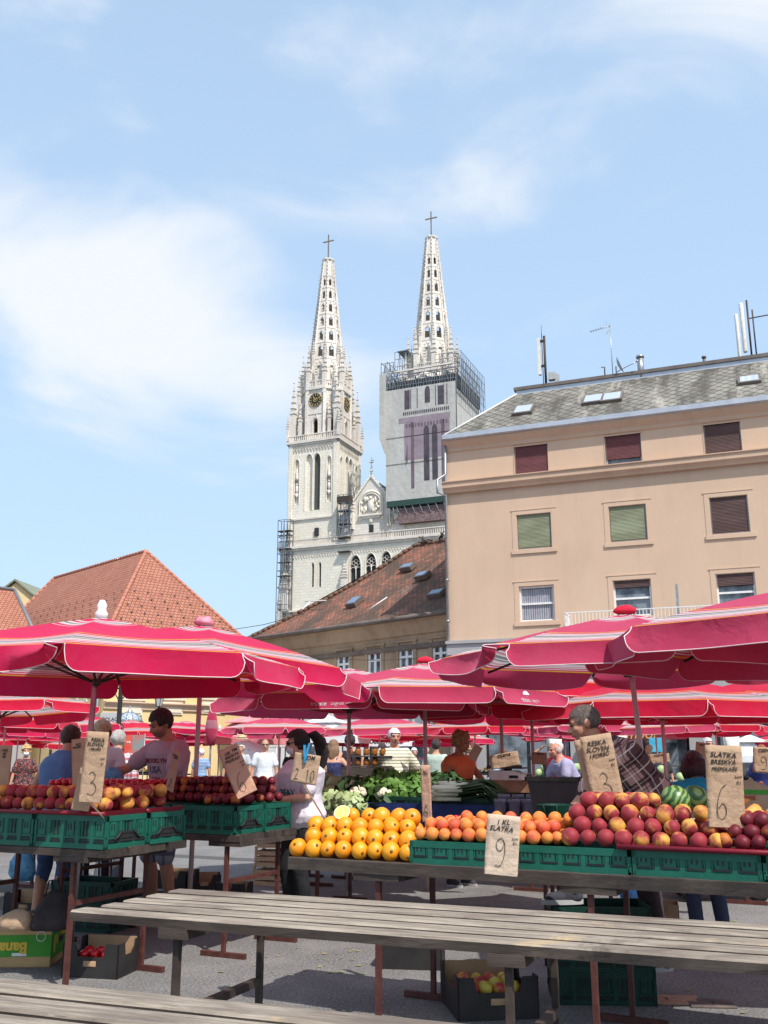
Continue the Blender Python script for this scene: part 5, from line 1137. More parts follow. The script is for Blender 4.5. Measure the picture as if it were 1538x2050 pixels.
CM = {'tall': crate_meshes(.598, .398, .20, M['green'], False), 'low': crate_meshes(.598, .398, .12, M['green'], True), 'dark': crate_meshes(.598, .398, .195, M['green_dk'], False)}
def crate(M4, kind, label, group='green plastic crates'):
    t = thing('plastic_crate', label, 'crate', M4.translation, 0, group); t.rotation_euler = M4.to_euler()
    for n_, me in zip(('shell', 'slot', 'handle'), CM[kind]):
        o = bpy.data.objects.new(n_, me); C.objects.link(o); o.parent = t
    return t
def fr(o, ang, z=0): return Matrix.Translation((o[0], o[1], z)) @ Matrix.Rotation(ang, 4, 'Z')
F3, F4, F2 = fr(p3, A3, TH), fr(p4, A3, TH), fr(p2, A2, TH)
T_ = Matrix.Translation
for i, (x, y, lb) in enumerate(((L3 - .61, .01, 'green crate at the near right corner of the left table, black handle facing right'), (L3 - 1.22, .01, 'green crate second from the right corner on the left table'), (L3 - .61, .42, 'green crate behind the corner one on the left table'), (L3 - 1.83, .01, 'green crate cut by the left photo edge'))):
    crate(F3 @ T_((x, y, 0)), 'tall', lb)
for i, (x, y, lb) in enumerate(((L4 - .62, .01, 'green crate at the right corner below the dark peaches'), (L4 - .62, .42, 'green crate behind the corner one beside the ponytail woman'), (L4 - 1.23, .01, 'shaded green crate under the tomatoes'), (L4 - 1.23, .42, 'shaded green crate behind the tomato crate'))):
    crate(F4 @ T_((x, y, 0)), 'tall', lb)
xc2 = on_edge(p2, A2, 816, TH + .07)
for i, lb in enumerate(('low green crate under the apricots next to the oranges', 'low green crate under the big peaches right of the one kilo price bag', 'low green crate with the red tray lip under the peaches', 'low green crate at the right photo edge')):
    crate(F2 @ T_((xc2 + i * .603, .02, 0)), 'low', lb)
for i, lb in enumerate(('hidden rear low crate behind the apricots', 'rear low crate behind the big peaches', 'rear low crate under the orange peppers', 'rear low crate under the yellow peppers')):
    crate(F2 @ T_((xc2 + i * .603, .43, 0)), 'low', lb)

# ---------------------------------------------------------------- fruit
def fruit_mat(name, base, blush, low=.35, high=.65, rough=.55, sc=14, rand=.25, spec=.3, bumps=0, spread=1.15):
    m, nt, b, tc = newmat(name, rough, spec); oi = N(nt, 'ShaderNodeObjectInfo'); o_ = tc.outputs['Object']
    n = noise_n(nt, o_, sc, 3, .5); v = M2(nt, 'ADD', n, M2(nt, 'MULTIPLY', M2(nt, 'SUBTRACT', oi.outputs['Random'], .5), spread * .5))
    sx = N(nt, 'ShaderNodeSeparateXYZ'); nt.links.new(o_, sx.inputs[0]); v = M2(nt, 'ADD', v, M2(nt, 'MULTIPLY', sx.outputs[0], 3.0 * spread))
    st = noise_n(nt, o_, 70, 3, .7, (1, 1, .3)); v = M2(nt, 'ADD', v, M2(nt, 'MULTIPLY', M2(nt, 'SUBTRACT', st, .5), .3))
    c = mixc(nt, step(nt, v, low, high), base, blush)
    hs = N(nt, 'ShaderNodeHueSaturation'); nt.links.new(c, hs.inputs['Color']); nt.links.new(M2(nt, 'ADD', M2(nt, 'MULTIPLY', oi.outputs['Random'], rand), 1 - rand / 2), hs.inputs['Value'])
    nt.links.new(hs.outputs[0], b.inputs['Base Color'])
    if bumps: bump(nt, b, noise_n(nt, o_, 190, 2), bumps, .003)
    else: bump(nt, b, noise_n(nt, o_, 40, 4), .25, .004)
    b.inputs['Sheen Weight'].default_value = .0
    return m
M['peach'] = fruit_mat('peach_skin', (.70, .34, .06), (.26, .022, .03), .22, .50, .6)
M['peach'].node_tree.nodes['Principled BSDF'].inputs['Sheen Weight'].default_value = .06
M['nectarine'] = fruit_mat('dark_peach_skin', (.50, .15, .03), (.13, .010, .018), .14, .38, .5)
M['apricot'] = fruit_mat('apricot_skin', (.70, .24, .05), (.56, .085, .04), .42, .75, .55)
M['orange'] = fruit_mat('orange_peel', (.80, .32, .006), (.74, .23, .005), .3, .7, .38, 6, .12, .5, .5)
M['tomato'] = fruit_mat('tomato_skin', (.62, .010, .014), (.40, .006, .014), .3, .7, .25, 6, .2, .5)
M['apple'] = fruit_mat('apple_skin', (.62, .50, .08), (.42, .04, .04), .4, .65, .4, 12)
def fruit_mesh(name, r, matl, crease=.06, squash=.95, nu=18, nv=12, dim=.12):
    k = MB(); k.sphere((0, 0, 0), 1, nu, nv); vs_ = []
    for v in k.v:
        x, y, z = v; th = math.acos(max(-1, min(1, z))); d = 1 - dim * math.exp(-(th / .32) ** 2) - dim * .4 * math.exp(-((math.pi - th) / .3) ** 2)
        if crease and y < 0: d -= crease * math.exp(-(x / .13) ** 2) * math.sin(th)
        d += .025 * noise.noise(Vector(v) * 1.6); vs_.append((x * d * r, y * d * r, z * d * r * squash))
    k.v = vs_; return k.mesh(name, matl)
FM = {'peach': fruit_mesh('peach', .045, M['peach']), 'dark_peach': fruit_mesh('dark_peach', .040, M['nectarine']), 'apricot': fruit_mesh('apricot', .036, M['apricot'], .08, .98),
      'orange': fruit_mesh('orange', .0515, M['orange'], 0, .98, dim=.03), 'tomato': fruit_mesh('tomato', .036, M['tomato'], 0, .85), 'apple': fruit_mesh('apple', .042, M['apple'], 0, .92, dim=.2)}
# navel ring of an orange as a second material patch
nv_ = MB(); nv_.lathe([(.0, .003), (.005, .004), (.008, .002), (.009, .0)], 8, (0, 0, 0), cap=False); NAV = nv_.mesh('navel', mat('dark_navel', (.10, .07, .02), (.2, .1, .02), 60, .8))
FC = {}
def fruit(kind, p, label, group, nm=None, sc_=1.0, rnd=random):
    o = bpy.data.objects.new(nm or kind, FM[kind]); C.objects.link(o); o.location = p
    o.rotation_euler = (rnd.uniform(-1.2, 1.2), rnd.uniform(-1.2, 1.2), rnd.uniform(0, 6.28)); s_ = sc_ * rnd.uniform(.88, 1.08); o.scale = (s_, s_, s_)
    tag(o, label, kind.replace('_', ' '), group)
    if kind == 'orange':
        n = bpy.data.objects.new('navel', NAV); C.objects.link(n); n.parent = o; a = rnd.uniform(-.5, .5); b_ = rnd.uniform(-.5, .5)
        o.rotation_euler = (rad(90) + b_, 0, a); n.location = (0, 0, .050)
    return o
def heap(F, kind, x0, x1, y0, rows, layers, r, z0, label, group, seed, taper=1.0, zk=1.5, skip=0, depth_all=False, prof=None, count='left'):
    rnd = random.Random(seed); n = 0; OR = 'first second third fourth fifth sixth seventh eighth ninth tenth eleventh twelfth thirteenth fourteenth fifteenth sixteenth seventeenth eighteenth nineteenth twentieth'.split()
    for l in range(layers):
        for j in range(rows - l):
            if l < layers - 1 and j > 0 and not depth_all and not (j >= rows - l - 1): continue
            off = (l % 2) * r * .98 + (j % 2) * r * .98; xa = x0 + r + l * r * taper; xb = x1 - r - l * r * taper
            m_ = int((xb - xa - off % (2 * r)) / (2 * r * .98)) + 1
            for i in range(m_):
                x = xa + off % (2 * r) + i * 2 * r * .985 + rnd.uniform(-.1, .1) * r
                if rnd.random() < skip: continue
                if prof and z0 + r + l * r * zk > prof(x) + z0: continue
                y = y0 + r + l * r * 1.02 + j * r * 1.78 + rnd.uniform(-.1, .1) * r; z = z0 + r * .97 + l * r * zk + rnd.uniform(-.06, .1) * r
                io = i if count == 'left' else m_ - 1 - i; lb_ = label
                if j == 0 and count and io < 20: lb_ = '%s %s from %s, %s front row of %s' % (OR[io], kind.replace('_', ' '), count, ('bottom', 'second', 'third', 'top')[l], group)
                fruit(kind, F @ Vector((x, y, z)), lb_, group, rnd=rnd); n += 1
    return n
# oranges, straight on the dark table
heap(F2, 'orange', .005, xc2 + .05, .01, 4, 3, .051, 0, 'bright navel orange in the pyramid heap on the dark table', 'oranges in the pyramid heap', 1, .5, 1.18)
rr = random.Random(4)
for i in range(5): fruit('orange', F2 @ Vector((.30 + i * .098, .26 + .03 * (i % 2), .051 * (1 + 1.18 * 3) - .01)), 'bright navel orange in the pyramid heap on the dark table', 'oranges in the pyramid heap', rnd=rr)
for i in range(3): fruit('orange', F2 @ Vector((xc2 - .10 + i * .105, .30 + .05 * i, .051 * (2.9 - i * .2))), 'bright navel orange in the pyramid heap on the dark table', 'oranges in the pyramid heap', rnd=rr)
ho = thing('orange_half', 'cut half orange lying on top of the orange heap with its pale flesh up', 'orange', F2 @ Vector((.27, .19, .245)), 0)
ho.rotation_euler = (rad(50), rad(-15), 0); ho.scale = (.9,) * 3
k = MB(); k.sphere((0, 0, 0), .054, 18, 12, keep=lambda p: p.z < .002); k.build('peel', M['orange'], ho)
k = MB(); k.lathe([(.0, .001), (.049, .0015)], 24, cap=False); k.build('flesh', mat('orange_flesh', (.92, .62, .10), (.95, .72, .25), 40, .3), ho)
k = MB(); k.lathe([(.048, .002), (.053, .002)], 24, cap=False); k.build('rind', mat('orange_rind', (.9, .8, .5), None), ho)
zc = .12
xa_ = xc2 + .01
xap = on_edge(p2, A2, 1112, TH + .2)
heap(F2, 'apricot', xa_, xap, .02, 6, 2, .0365, zc, 'orange-pink apricot in the low heap on the green crates', 'apricots on the low green crates', 2, .3, 1.3, .0, True)
for i in range(9): fruit('apricot', F2 @ Vector((xa_ + .25 + i * .082, .24 + rr.uniform(-.03, .03), zc + .12)), 'orange-pink apricot in the low heap on the green crates', 'apricots on the low green crates', rnd=rr)
xp1 = on_edge(p2, A2, 1400, TH + .2); xpk = on_edge(p2, A2, 1190, TH + .3)
def pf(x): return .25 - max(0, xpk - .10 - x) * .55 - max(0, x - xpk - .16) * .30
heap(F2, 'peach', xap + .005, xp1 + .12, .02, 6, 4, .0455, zc, 'large red and yellow peach in the tall heap right of the apricots', 'peaches in the tall right heap', 3, .15, 1.28, 0, False, pf)
heap(F2, 'dark_peach', xp1 + .06, xp1 + 1.1, .03, 6, 3, .040, zc + .01, 'small dark red peach in the lower heap at the right edge', 'small dark peaches at the right edge', 5, .2, 1.2, 0, False)
M['tray'] = mat('dark_red_tray', (.16, .008, .02), (.2, .012, .025), 6, .4)
def tray(F, x0, x1, y0, y1, z, label):
    t = thing('fruit_tray', label, 'tray', F @ Vector(((x0 + x1) / 2, y0, z)), 0, 'dark red fruit trays'); t.rotation_euler = F.to_euler(); w_ = (x1 - x0) / 2
    k = MB(); k.prism([(-w_, .012), (-w_ - .012, .03), (-w_ - .004, .03), (-w_ + .004, .004), (w_ - .004, .004), (w_ + .004, .03), (w_ + .012, .03), (w_, .0), (-w_, 0)], 0, y1 - y0); k.build('tray_base', M['tray'], t)
    k = MB(); k.tube([(-w_ - .01, -.006, .014), (w_ + .01, -.006, .014)], .012, 6); k.build('lip', M['tray'], t)
xt = on_edge(p2, A2, 1237, TH + .15); tray(F2, xt, xt + 1.05, .005, .37, zc, 'dark red tray lip under the big peaches on the low crates')
tray(F3, L3 - 1.2, L3 - .03, .0, .40, .20, 'long dark red tray under the peaches on the left table'); tray(F3, L3 - .6, L3 - .02, .42, .78, .20, 'dark red tray under the rear peaches on the left table')
G_l = 'peaches on the left table'; lbl = 'large red and yellow peach piled on the red trays at left'
heap(F3, 'peach', L3 - 1.9, L3 + .0, .015, 4, 2, .0475, .215, lbl, G_l, 6, .6, 1.45, count='right')
heap(F3, 'peach', L3 - .62, L3 - .02, .40, 4, 2, .0475, .215, lbl, G_l, 7, .6, 1.45, count=None)
heap(F4, 'dark_peach', L4 - 1.05, L4 - .02, .30, 6, 3, .041, .205, 'dark red peach heaped behind the left crates', 'dark peaches on the second left table', 8, .6, 1.45, 0, True)
heap(F4, 'dark_peach', L4 - .35, L4 - .01, .03, 3, 1, .041, .205, 'dark red peach heaped behind the left crates', 'dark peaches on the second left table', 12, .6, 1.45, 0, True, count=None)
heap(F4, 'tomato', L4 - 2.1, L4 - .98, .10, 7, 3, .037, .205, 'shiny red tomato in the heap behind the left peaches', 'tomatoes behind the left peaches', 9, .5, 1.4, 0, True)
k = MB(); k.box(L4 - 1.25, L4 - .66, .01, .26, .201, .207); 
o_ = k.build('crate_lid', M['green_dk'], None); o_.matrix_world = F4; tag(o_, 'flat dark green lid in front of the dark peaches', 'lid')

# peppers, melons, box behind the big peaches
F2b = F2
M['pepper_o'] = fruit_mat('orange_pepper_skin', (.74, .26, .04), (.82, .38, .12), .3, .7, .3, 8); M['pepper_y'] = fruit_mat('yellow_pepper_skin', (.80, .62, .14), (.84, .72, .30), .3, .7, .3, 8)
def pepper_mesh(matl, l=.13, r=.026):
    k = MB(); k.tube([(0, 0, 0), (.01, 0, l * .15), (0, 0, l * .5), (.008, 0, l * .8), (.02, 0, l)], r, 10, radii=[r * .5, r, r * .9, r * .55, r * .1])
    k.tube([(0, 0, 0), (-.008, 0, -.025)], .005, 6); return k.mesh('pepper', matl)
FM['pepper_o'] = pepper_mesh(M['pepper_o'], .14, .034); FM['pepper_y'] = pepper_mesh(M['pepper_y'], .17, .030)
xo = on_edge(p2, A2, 1345, TH + .2); rr = random.Random(21)
for i in range(42):
    kd = 'pepper_o' if i < 22 else 'pepper_y'; j = i % 22
    x = (xo + .06 if i < 22 else xo + .46) + rr.uniform(0, .34); y = .46 + rr.uniform(0, .3); z = .14 + .02 + (j / 22) * .15
    o = bpy.data.objects.new('pepper', FM[kd]); C.objects.link(o); o.location = F2 @ Vector((x, y, z)); o.rotation_euler = (rad(90) + rr.uniform(-.5, .5), rr.uniform(-.4, .4), rr.uniform(-2, 2))
    tag(o, 'orange pointed pepper heaped behind the peaches, below the watermelons' if i < 22 else 'pale yellow pepper heaped at the right edge behind the peaches', 'pepper', 'orange peppers behind the peaches' if i < 22 else 'yellow peppers at the right edge')
m, nt, b, tc = newmat('watermelon_rind', .35, .5); wv = N(nt, 'ShaderNodeTexWave', wave_type='BANDS', bands_direction='X'); wv.inputs['Scale'].default_value = 9; wv.inputs['Distortion'].default_value = 7; wv.inputs['Detail'].default_value = 3; nt.links.new(tc.outputs['Object'], wv.inputs[0])
nt.links.new(mixc(nt, step(nt, wv.outputs['Fac'], .35, .7), (.03, .10, .02), (.22, .32, .10)), b.inputs['Base Color']); M['melon'] = m
for i, (px, py, Y, r, lb) in enumerate(((1353, 1601, 5.65, .083, 'left watermelon of the two behind the orange peppers'), (1392, 1600, 5.75, .080, 'right watermelon of the two, beside the sweet peach price bag'))):
    k = MB(); k.sphere((0, 0, 0), (r, r, r * .92), 24, 16); o = k.build('watermelon', M['melon'], None, at(px, py, Y), .4 + i); o.rotation_euler = (.3, .5, i * 1.3); tag(o, lb, 'watermelon')
mst = MB(); mst.box(-.3, .42, -.12, .35, 0, .08); o = mst.build('melon_board', M['crate_wood'], None, at(1372, 1640, 5.72) - Vector((0, 0, .07)), A2); tag(o, 'pale board carrying the two watermelons behind the peppers', 'board')

# ---------------------------------------------------------------- cardboard things
M['card'] = mat('cardboard', (.34, .215, .12), (.40, .26, .15), 8, .9, .15, 60); M['card_pink'] = mat('kraft_paper', (.44, .25, .17), (.50, .30, .21), 5, .9, .5, 26)
M['kraft'] = mat('kraft_paper_bag', (.36, .235, .15), (.43, .29, .19), 4, .9, .6, 22); M['kraft_lit'] = mat('sunlit_kraft_bag', (.50, .38, .28), (.56, .43, .33), 4, .9, .6, 22); M['ink'] = mat('black_marker_ink', (.025, .022, .02), None, rough=.6); M['blackcard'] = mat('black_carton', (.018, .016, .016), (.03, .027, .026), 6, .6)  # second, paler copy of the kraft bag has sunlight painted into its colour
def carton(p, ang, L, W, H, label, matl='blackcard', cut=True, fill=None, cat='carton', lining='card', nm='carton'):
    t = thing(nm, label, cat, p, ang); k = MB(); th = .008; e = .05 if cut else 0
    def side_(P, ln):
        pts = [(0, 0), (ln, 0), (ln, H + e), (ln - .09, H + e), (ln - .11, H - e * .6), (.11, H - e * .6), (.09, H + e), (0, H + e)] if cut else [(0, 0), (ln, 0), (ln, H), (0, H)]
        b = len(k.v)
        for d in (0, th): k.v += [tuple(P(x, d, z)) for x, z in pts]
        n = len(pts); k.face([b + i for i in range(n)]); k.face([b + n + i for i in reversed(range(n))])
        for i in range(n): j = (i + 1) % n; k.face([b + i, b + n + i, b + n + j, b + j])
    for P, ln in ((lambda x, d, z: (x, d, z), L), (lambda x, d, z: (x, W - d, z), L), (lambda x, d, z: (d + .0, x, z), W), (lambda x, d, z: (L - d, x, z), W)): side_(P, ln)
    k.box(th, L - th, th, W - th, 0, .01); k.build('box_shell', M[matl], t)
    if cut:
        k = MB(); k.box(.02, L - .02, W - .04, W - .03, .02, H + e + .004); k.build('lining', M[lining], t)
        k = MB(); k.tube([(L / 2 - .045, -.004, H * .55), (L / 2 + .045, -.004, H * .55)], .018, 10, flat=1); 
        for i, v in enumerate(k.v): k.v[i] = (v[0], -.003 + (v[1] + .004) * .1, v[2])
        k.build('hand_hole', M['card'], t)
    if fill:
        kind, n, lb, gr = fill; rnd = random.Random(n); r = .04; F = fr(p, ang, p[2]); c_ = 0
        for l in range(2):
            for iy in range(int((W - .03) / (2 * r)) - l):
                for ix in range(int((L - .03) / (2 * r)) - l):
                    fruit(kind, F @ Vector((.02 + r + ix * 2 * r + l * r, .02 + r + iy * 2 * r + l * r, H - .09 + l * .055 + rnd.uniform(0, .01))), lb, gr, rnd=rnd)
    return t
a = atz(178, 1945, .0)
pT = atz(122, 1956, 0); carton((pT.x, pT.y, 0), rad(-12), .40, .34, .16, 'small black carton of tomatoes on the asphalt under the left table', fill=('tomato', 1, 'shiny tomato in the small black carton on the ground', 'tomatoes in the small black carton'))
pT = atz(918, 2046, 0); pT = Vector((pT.x, pT.y)); carton((pT.x, pT.y, 0), rad(8), .46, .5, .17, 'black carton of apples on the ground at bottom centre right', fill=('apple', 2, 'red and yellow apple in the black carton on the ground', 'apples in the black ground carton'))
pT = atz(762, 1940, 0); carton((pT.x, pT.y, 0), rad(-8), .42, .3, .20, 'plain black carton under the orange stall', cut=False)
pT = atz(1395, 1850, 0)
# banana box
pB = atz(-18, 1938, 0); bb = thing('banana_box', 'green and yellow banana box with upside-down lettering at lower left', 'box', (pB.x, pB.y, 0), rad(3))
M['boxg'] = mat('box_green', (.05, .24, .03), (.07, .30, .04), 7, .7); M['boxy'] = mat('box_yellow', (.60, .42, .05), (.66, .48, .08), 7, .7); M['tancard'] = mat('tan_carton', (.42, .27, .12), (.50, .33, .16), 6, .85)
bw = (atz(84, 1944, 0) - pB).length; bL = .40
k = MB()
for (x0, x1, y0, y1) in ((0, bw, 0, .008), (0, bw, bL - .008, bL), (0, .008, .008, bL - .008), (bw - .008, bw, .008, bL - .008)): k.box(x0, x1, y0, y1, 0, .29)
k.box(0, bw, 0, bL, 0, .006); bo = k.build('box_shell', M['tancard'], bb)
k = MB(); k.box(.0, bw + .002, -.003, -.0005, .07, .21); k.box(bw + .0005, bw + .003, 0, bL, .05, .29); k.build('green_print', M['boxg'], bo)
k = MB(); k.tube([(bw + .004, .10 + .035 * math.cos(t), .13 + .06 * math.sin(t)) for t in [i * .35 for i in range(13)]], .009, 5); k.build('yellow_print', M['boxy'], bo); k = MB(); k.tube([(bw + .005, .22, .19), (bw + .005, .30, .19)], .02, 6); k.build('yellow_print', M['boxy'], bo)
k = MB(); k.box(bw + .001, bw + .006, .20, .30, .13, .17); k.build('hand_hole', M['black'], bo)
text('Banana', .10, M['boxy'], bo, Matrix.Translation((bw - .30, -.004, .13)) @ FRONT @ Matrix.Rotation(math.pi, 4, 'Z'), bold=.004)
k = MB(); k.tube([(bw - .07 + .032 * math.cos(t * .524), -.005, .20 + .032 * math.sin(t * .524)) for t in range(13)], .003, 4); k.box(bw - .26, bw - .16, -.006, -.004, .075, .095); k.build('round_mark', M['white_paint'], bo)
bg_ = thing('shopping_bag', 'dark brown cloth bag slumped on top of the banana box', 'bag', atz(100, 1860, .3).to_tuple(), 0)
def blob(mb, secs, n=18, wr=.12, seed=0, freq=5):       # stacked wobbly rings: (z, rx, ry, cx, cy)
    b = len(mb.v)
    for z, rx, ry, cx_, cy_ in secs:
        for k_ in range(n):
            t = 2 * math.pi * k_ / n; w_ = 1 + wr * noise.noise(Vector((math.cos(t) * 2, math.sin(t) * 2, z * freq + seed)))
            mb.v.append((cx_ + rx * w_ * math.cos(t), cy_ + ry * w_ * math.sin(t), z))
    for i in range(len(secs) - 1):
        for k_ in range(n): k2 = (k_ + 1) % n; mb.face([b + i * n + k_, b + i * n + k2, b + (i + 1) * n + k2, b + (i + 1) * n + k_], None, True)
    mb.face([b + k_ for k_ in reversed(range(n))], None, True); mb.face([b + (len(secs) - 1) * n + k_ for k_ in range(n)], None, True)
k = MB(); blob(k, [(0, .13, .09, 0, 0), (.05, .14, .10, 0, 0), (.12, .12, .08, .01, 0), (.18, .09, .05, .02, 0), (.22, .07, .03, .03, 0), (.25, .02, .012, .02, 0)], 20, .35, 3, 9); M['bagdark'] = mat('dark_brown_cloth', (.022, .016, .016), (.04, .03, .03), 9, .85, .3, 30); k.build('bag_body', M['bagdark'], bg_)
k = MB(); k.tube([(-.05, 0, .2), (-.03, 0, .30), (.03, 0, .32), (.06, 0, .2)], .006, 6); k.build('strap', M['bagdark'], bg_)
pp = thing('kraft_paper_sack', 'crumpled brown paper sack at the back of the banana box', 'paper bag', atz(30, 1862, .29).to_tuple(), 0)
k = MB(); blob(k, [(0, .11, .07, 0, 0), (.06, .12, .07, 0, 0), (.11, .08, .05, .02, 0), (.13, .03, .02, .02, 0)], 16, .5, 9, 12); k.build('sack', M['kraft'], pp)
# under-table crate stacks
def stack(px, py, n, kind, ang, lab, dx=0, dy=0):
    p = atz(px, py, 0)
    hz_ = .180 if n == 3 else .196
    for i in range(n): cc_ = crate(fr((p.x + dx, p.y + dy), ang, i * hz_), kind, lab + (', topmost', ', second from top', ', lowest')[min(2, n - 1 - i)], 'dark green crates on the ground'); cc_.scale = (1, 1, hz_ / .196)
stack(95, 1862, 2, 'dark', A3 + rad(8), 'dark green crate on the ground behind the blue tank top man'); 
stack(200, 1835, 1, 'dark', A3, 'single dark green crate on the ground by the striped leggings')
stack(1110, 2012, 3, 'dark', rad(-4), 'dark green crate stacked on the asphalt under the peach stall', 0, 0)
# shoes are made with the plaid shirt man; cardboard flats on the ground
for i, (px, py, w_, d_, lb) in enumerate(((1262, 2010, .42, .22, 'flattened brown cardboard under the shoe'), (1385, 2018, .26, .2, 'dark patched cardboard sheet right of the shoe'), (940, 1965, .22, .12, 'scrap of pinkish cardboard left of the apple carton'))):
    p = atz(px, py, 0); k = MB(); k.box(0, w_, 0, d_, 0, .006); k.box(w_ * .55, w_ * .95, d_ * .3, d_ * .7, .006, .01); o = k.build('cardboard_sheet', M['card_pink'] if i != 1 else mat('greyed_card', (.10, .08, .08), (.2, .15, .13), 9, .9), None, (p.x, p.y, .002 + i * .001), rad(-6)); tag(o, lb, 'cardboard')
for i, (px, py, L, W, H, ang, lb) in enumerate(((305, 1778, .42, .28, .14, -20, 'black cardboard tray on the asphalt beside the shorts man'), (375, 1782, .36, .30, .10, 12, 'open low black carton behind the shorts man'), (1258, 1862, .42, .32, .16, -15, 'brown carton with dark contents behind the plaid man'), (5, 1832, .4, .3, .14, -10, 'black carton behind the table legs at the left edge'), (430, 1798, .3, .25, .10, -25, 'small black carton under the second left table'))):
    p = atz(px, py, 0); carton((p.x, p.y, 0), rad(ang), L, W, H, lb, 'blackcard' if i != 2 else 'card')
# slatted wooden crates
def slat_crate(F, L, W, H, label, group='slatted wooden crates', nsl=3):
    t = thing('wooden_crate', label, 'crate', F.translation, 0, group); t.rotation_euler = F.to_euler()
    k = MB(); hs_ = (H - .01) / nsl
    for i in range(nsl):
        z0 = i * hs_; z1 = z0 + hs_ * .72
        k.box(0, L, 0, .008, z0, z1); k.box(0, L, W - .008, W, z0, z1); k.box(0, .008, .008, W - .008, z0, z1); k.box(L - .008, L, .008, W - .008, z0, z1)
    for y in range(5): k.box(.008, L - .008, .012 + y * (W - .03) / 4.6, .012 + (y + .7) * (W - .03) / 4.6, 0, .006)
    k.build('slats', M['crate_wood'], t)
    for x, y in ((-.001, -.001), (L - .024, -.001), (-.001, W - .024), (L - .024, W - .024)):
        k = MB(); k.box(x, x + .025, y - .004, y + .029, .002, H + .025); k.build('post', M['crate_wood'], t)
    return t
p = atz(505, 1772, 0)
for i in range(3): slat_crate(fr((p.x + .02 * i, p.y), rad(-18 + i * 7), i * .20), .46, .30, .19, ('lowest slatted crate behind the ponytail woman', 'middle slatted crate behind the ponytail woman, tipped slightly', 'top slatted crate with yellow bags behind the ponytail woman')[i])
k = MB(); blob(k, [(0, .17, .1, 0, 0), (.06, .18, .11, 0, 0), (.1, .1, .06, .02, 0), (.12, .03, .02, .0, 0)], 16, .4, 5, 10); o = k.build('plastic_bag', mat('yellow_plastic', (.78, .62, .03), (.7, .5, .03), 8, .35), None, (p.x + .24, p.y + .14, .53)); tag(o, 'yellow plastic bag poking out of the slatted crates', 'bag')
# leaf scraps and litter on the ground
random.seed(12); k = MB()
for i in range(170):
    px = random.choice((random.uniform(380, 760), random.uniform(640, 720), random.uniform(900, 1538))); py = random.uniform(1740, 2040) if px > 760 else random.uniform(1760, 1950)
    p = atz(px, py, .003); r = random.uniform(.006, .018); a = random.uniform(0, 6); k.poly([(p.x + r * math.cos(a + t) * (1 if t % 3 else 1.8), p.y + r * math.sin(a + t), .004 + random.uniform(0, .006)) for t in (0, 1.5, 3, 4.6)])
tag(k.build('litter', mat('dry_leaf_litter', (.35, .30, .14), (.16, .25, .06), 3, .9)), 'scraps of leaf and stalk on the asphalt', None, kind='stuff')
# ---------------------------------------------------------------- handwritten price bags
def catmull(pts, n=6):
    P = [pts[0]] + list(pts) + [pts[-1]]; out = []
    for i in range(1, len(P) - 2):
        for k in range(n):
            t = k / n; out.append(tuple(.5 * ((2 * P[i][a]) + (-P[i - 1][a] + P[i + 1][a]) * t + (2 * P[i - 1][a] - 5 * P[i][a] + 4 * P[i + 1][a] - P[i + 2][a]) * t * t + (-P[i - 1][a] + 3 * P[i][a] - 3 * P[i + 1][a] + P[i + 2][a]) * t ** 3) for a in (0, 1)))
    return out + [pts[-1]]
DG = {'3': [[(.1, .88), (.35, 1), (.62, .85), (.5, .62), (.3, .55), (.62, .5), (.78, .25), (.5, 0), (.1, .08)]], '6': [[(.75, 1), (.4, .85), (.12, .45), (.12, .1), (.4, 0), (.68, .15), (.66, .38), (.45, .45), (.2, .3)]],
      '9': [[(.72, .82), (.45, 1), (.12, .82), (.2, .58), (.5, .56), (.72, .82), (.74, .4), (.5, .02), (.1, .02)]], '2': [[(.1, .8), (.35, 1), (.62, .82), (.45, .45), (.1, .05), (.1, 0), (.75, .05)]],
      '1': [[(.3, .8), (.5, 1), (.45, 0)]], '0': [[(.45, 1), (.12, .7), (.2, .1), (.5, 0), (.75, .35), (.68, .85), (.45, 1)]], '-': [[(0, .5), (1, .55)]], '~': [[(0, .2), (.3, .5), (.5, .2), (.9, .4)]]}
def strokes(mb, ch, x, z, w_, h, r):
    for s_ in DG[ch]:
        q_ = catmull(s_); mb.tube([(x + a * w_, -.0035, z + b_ * h) for a, b_ in q_], r, 4, flat=1)
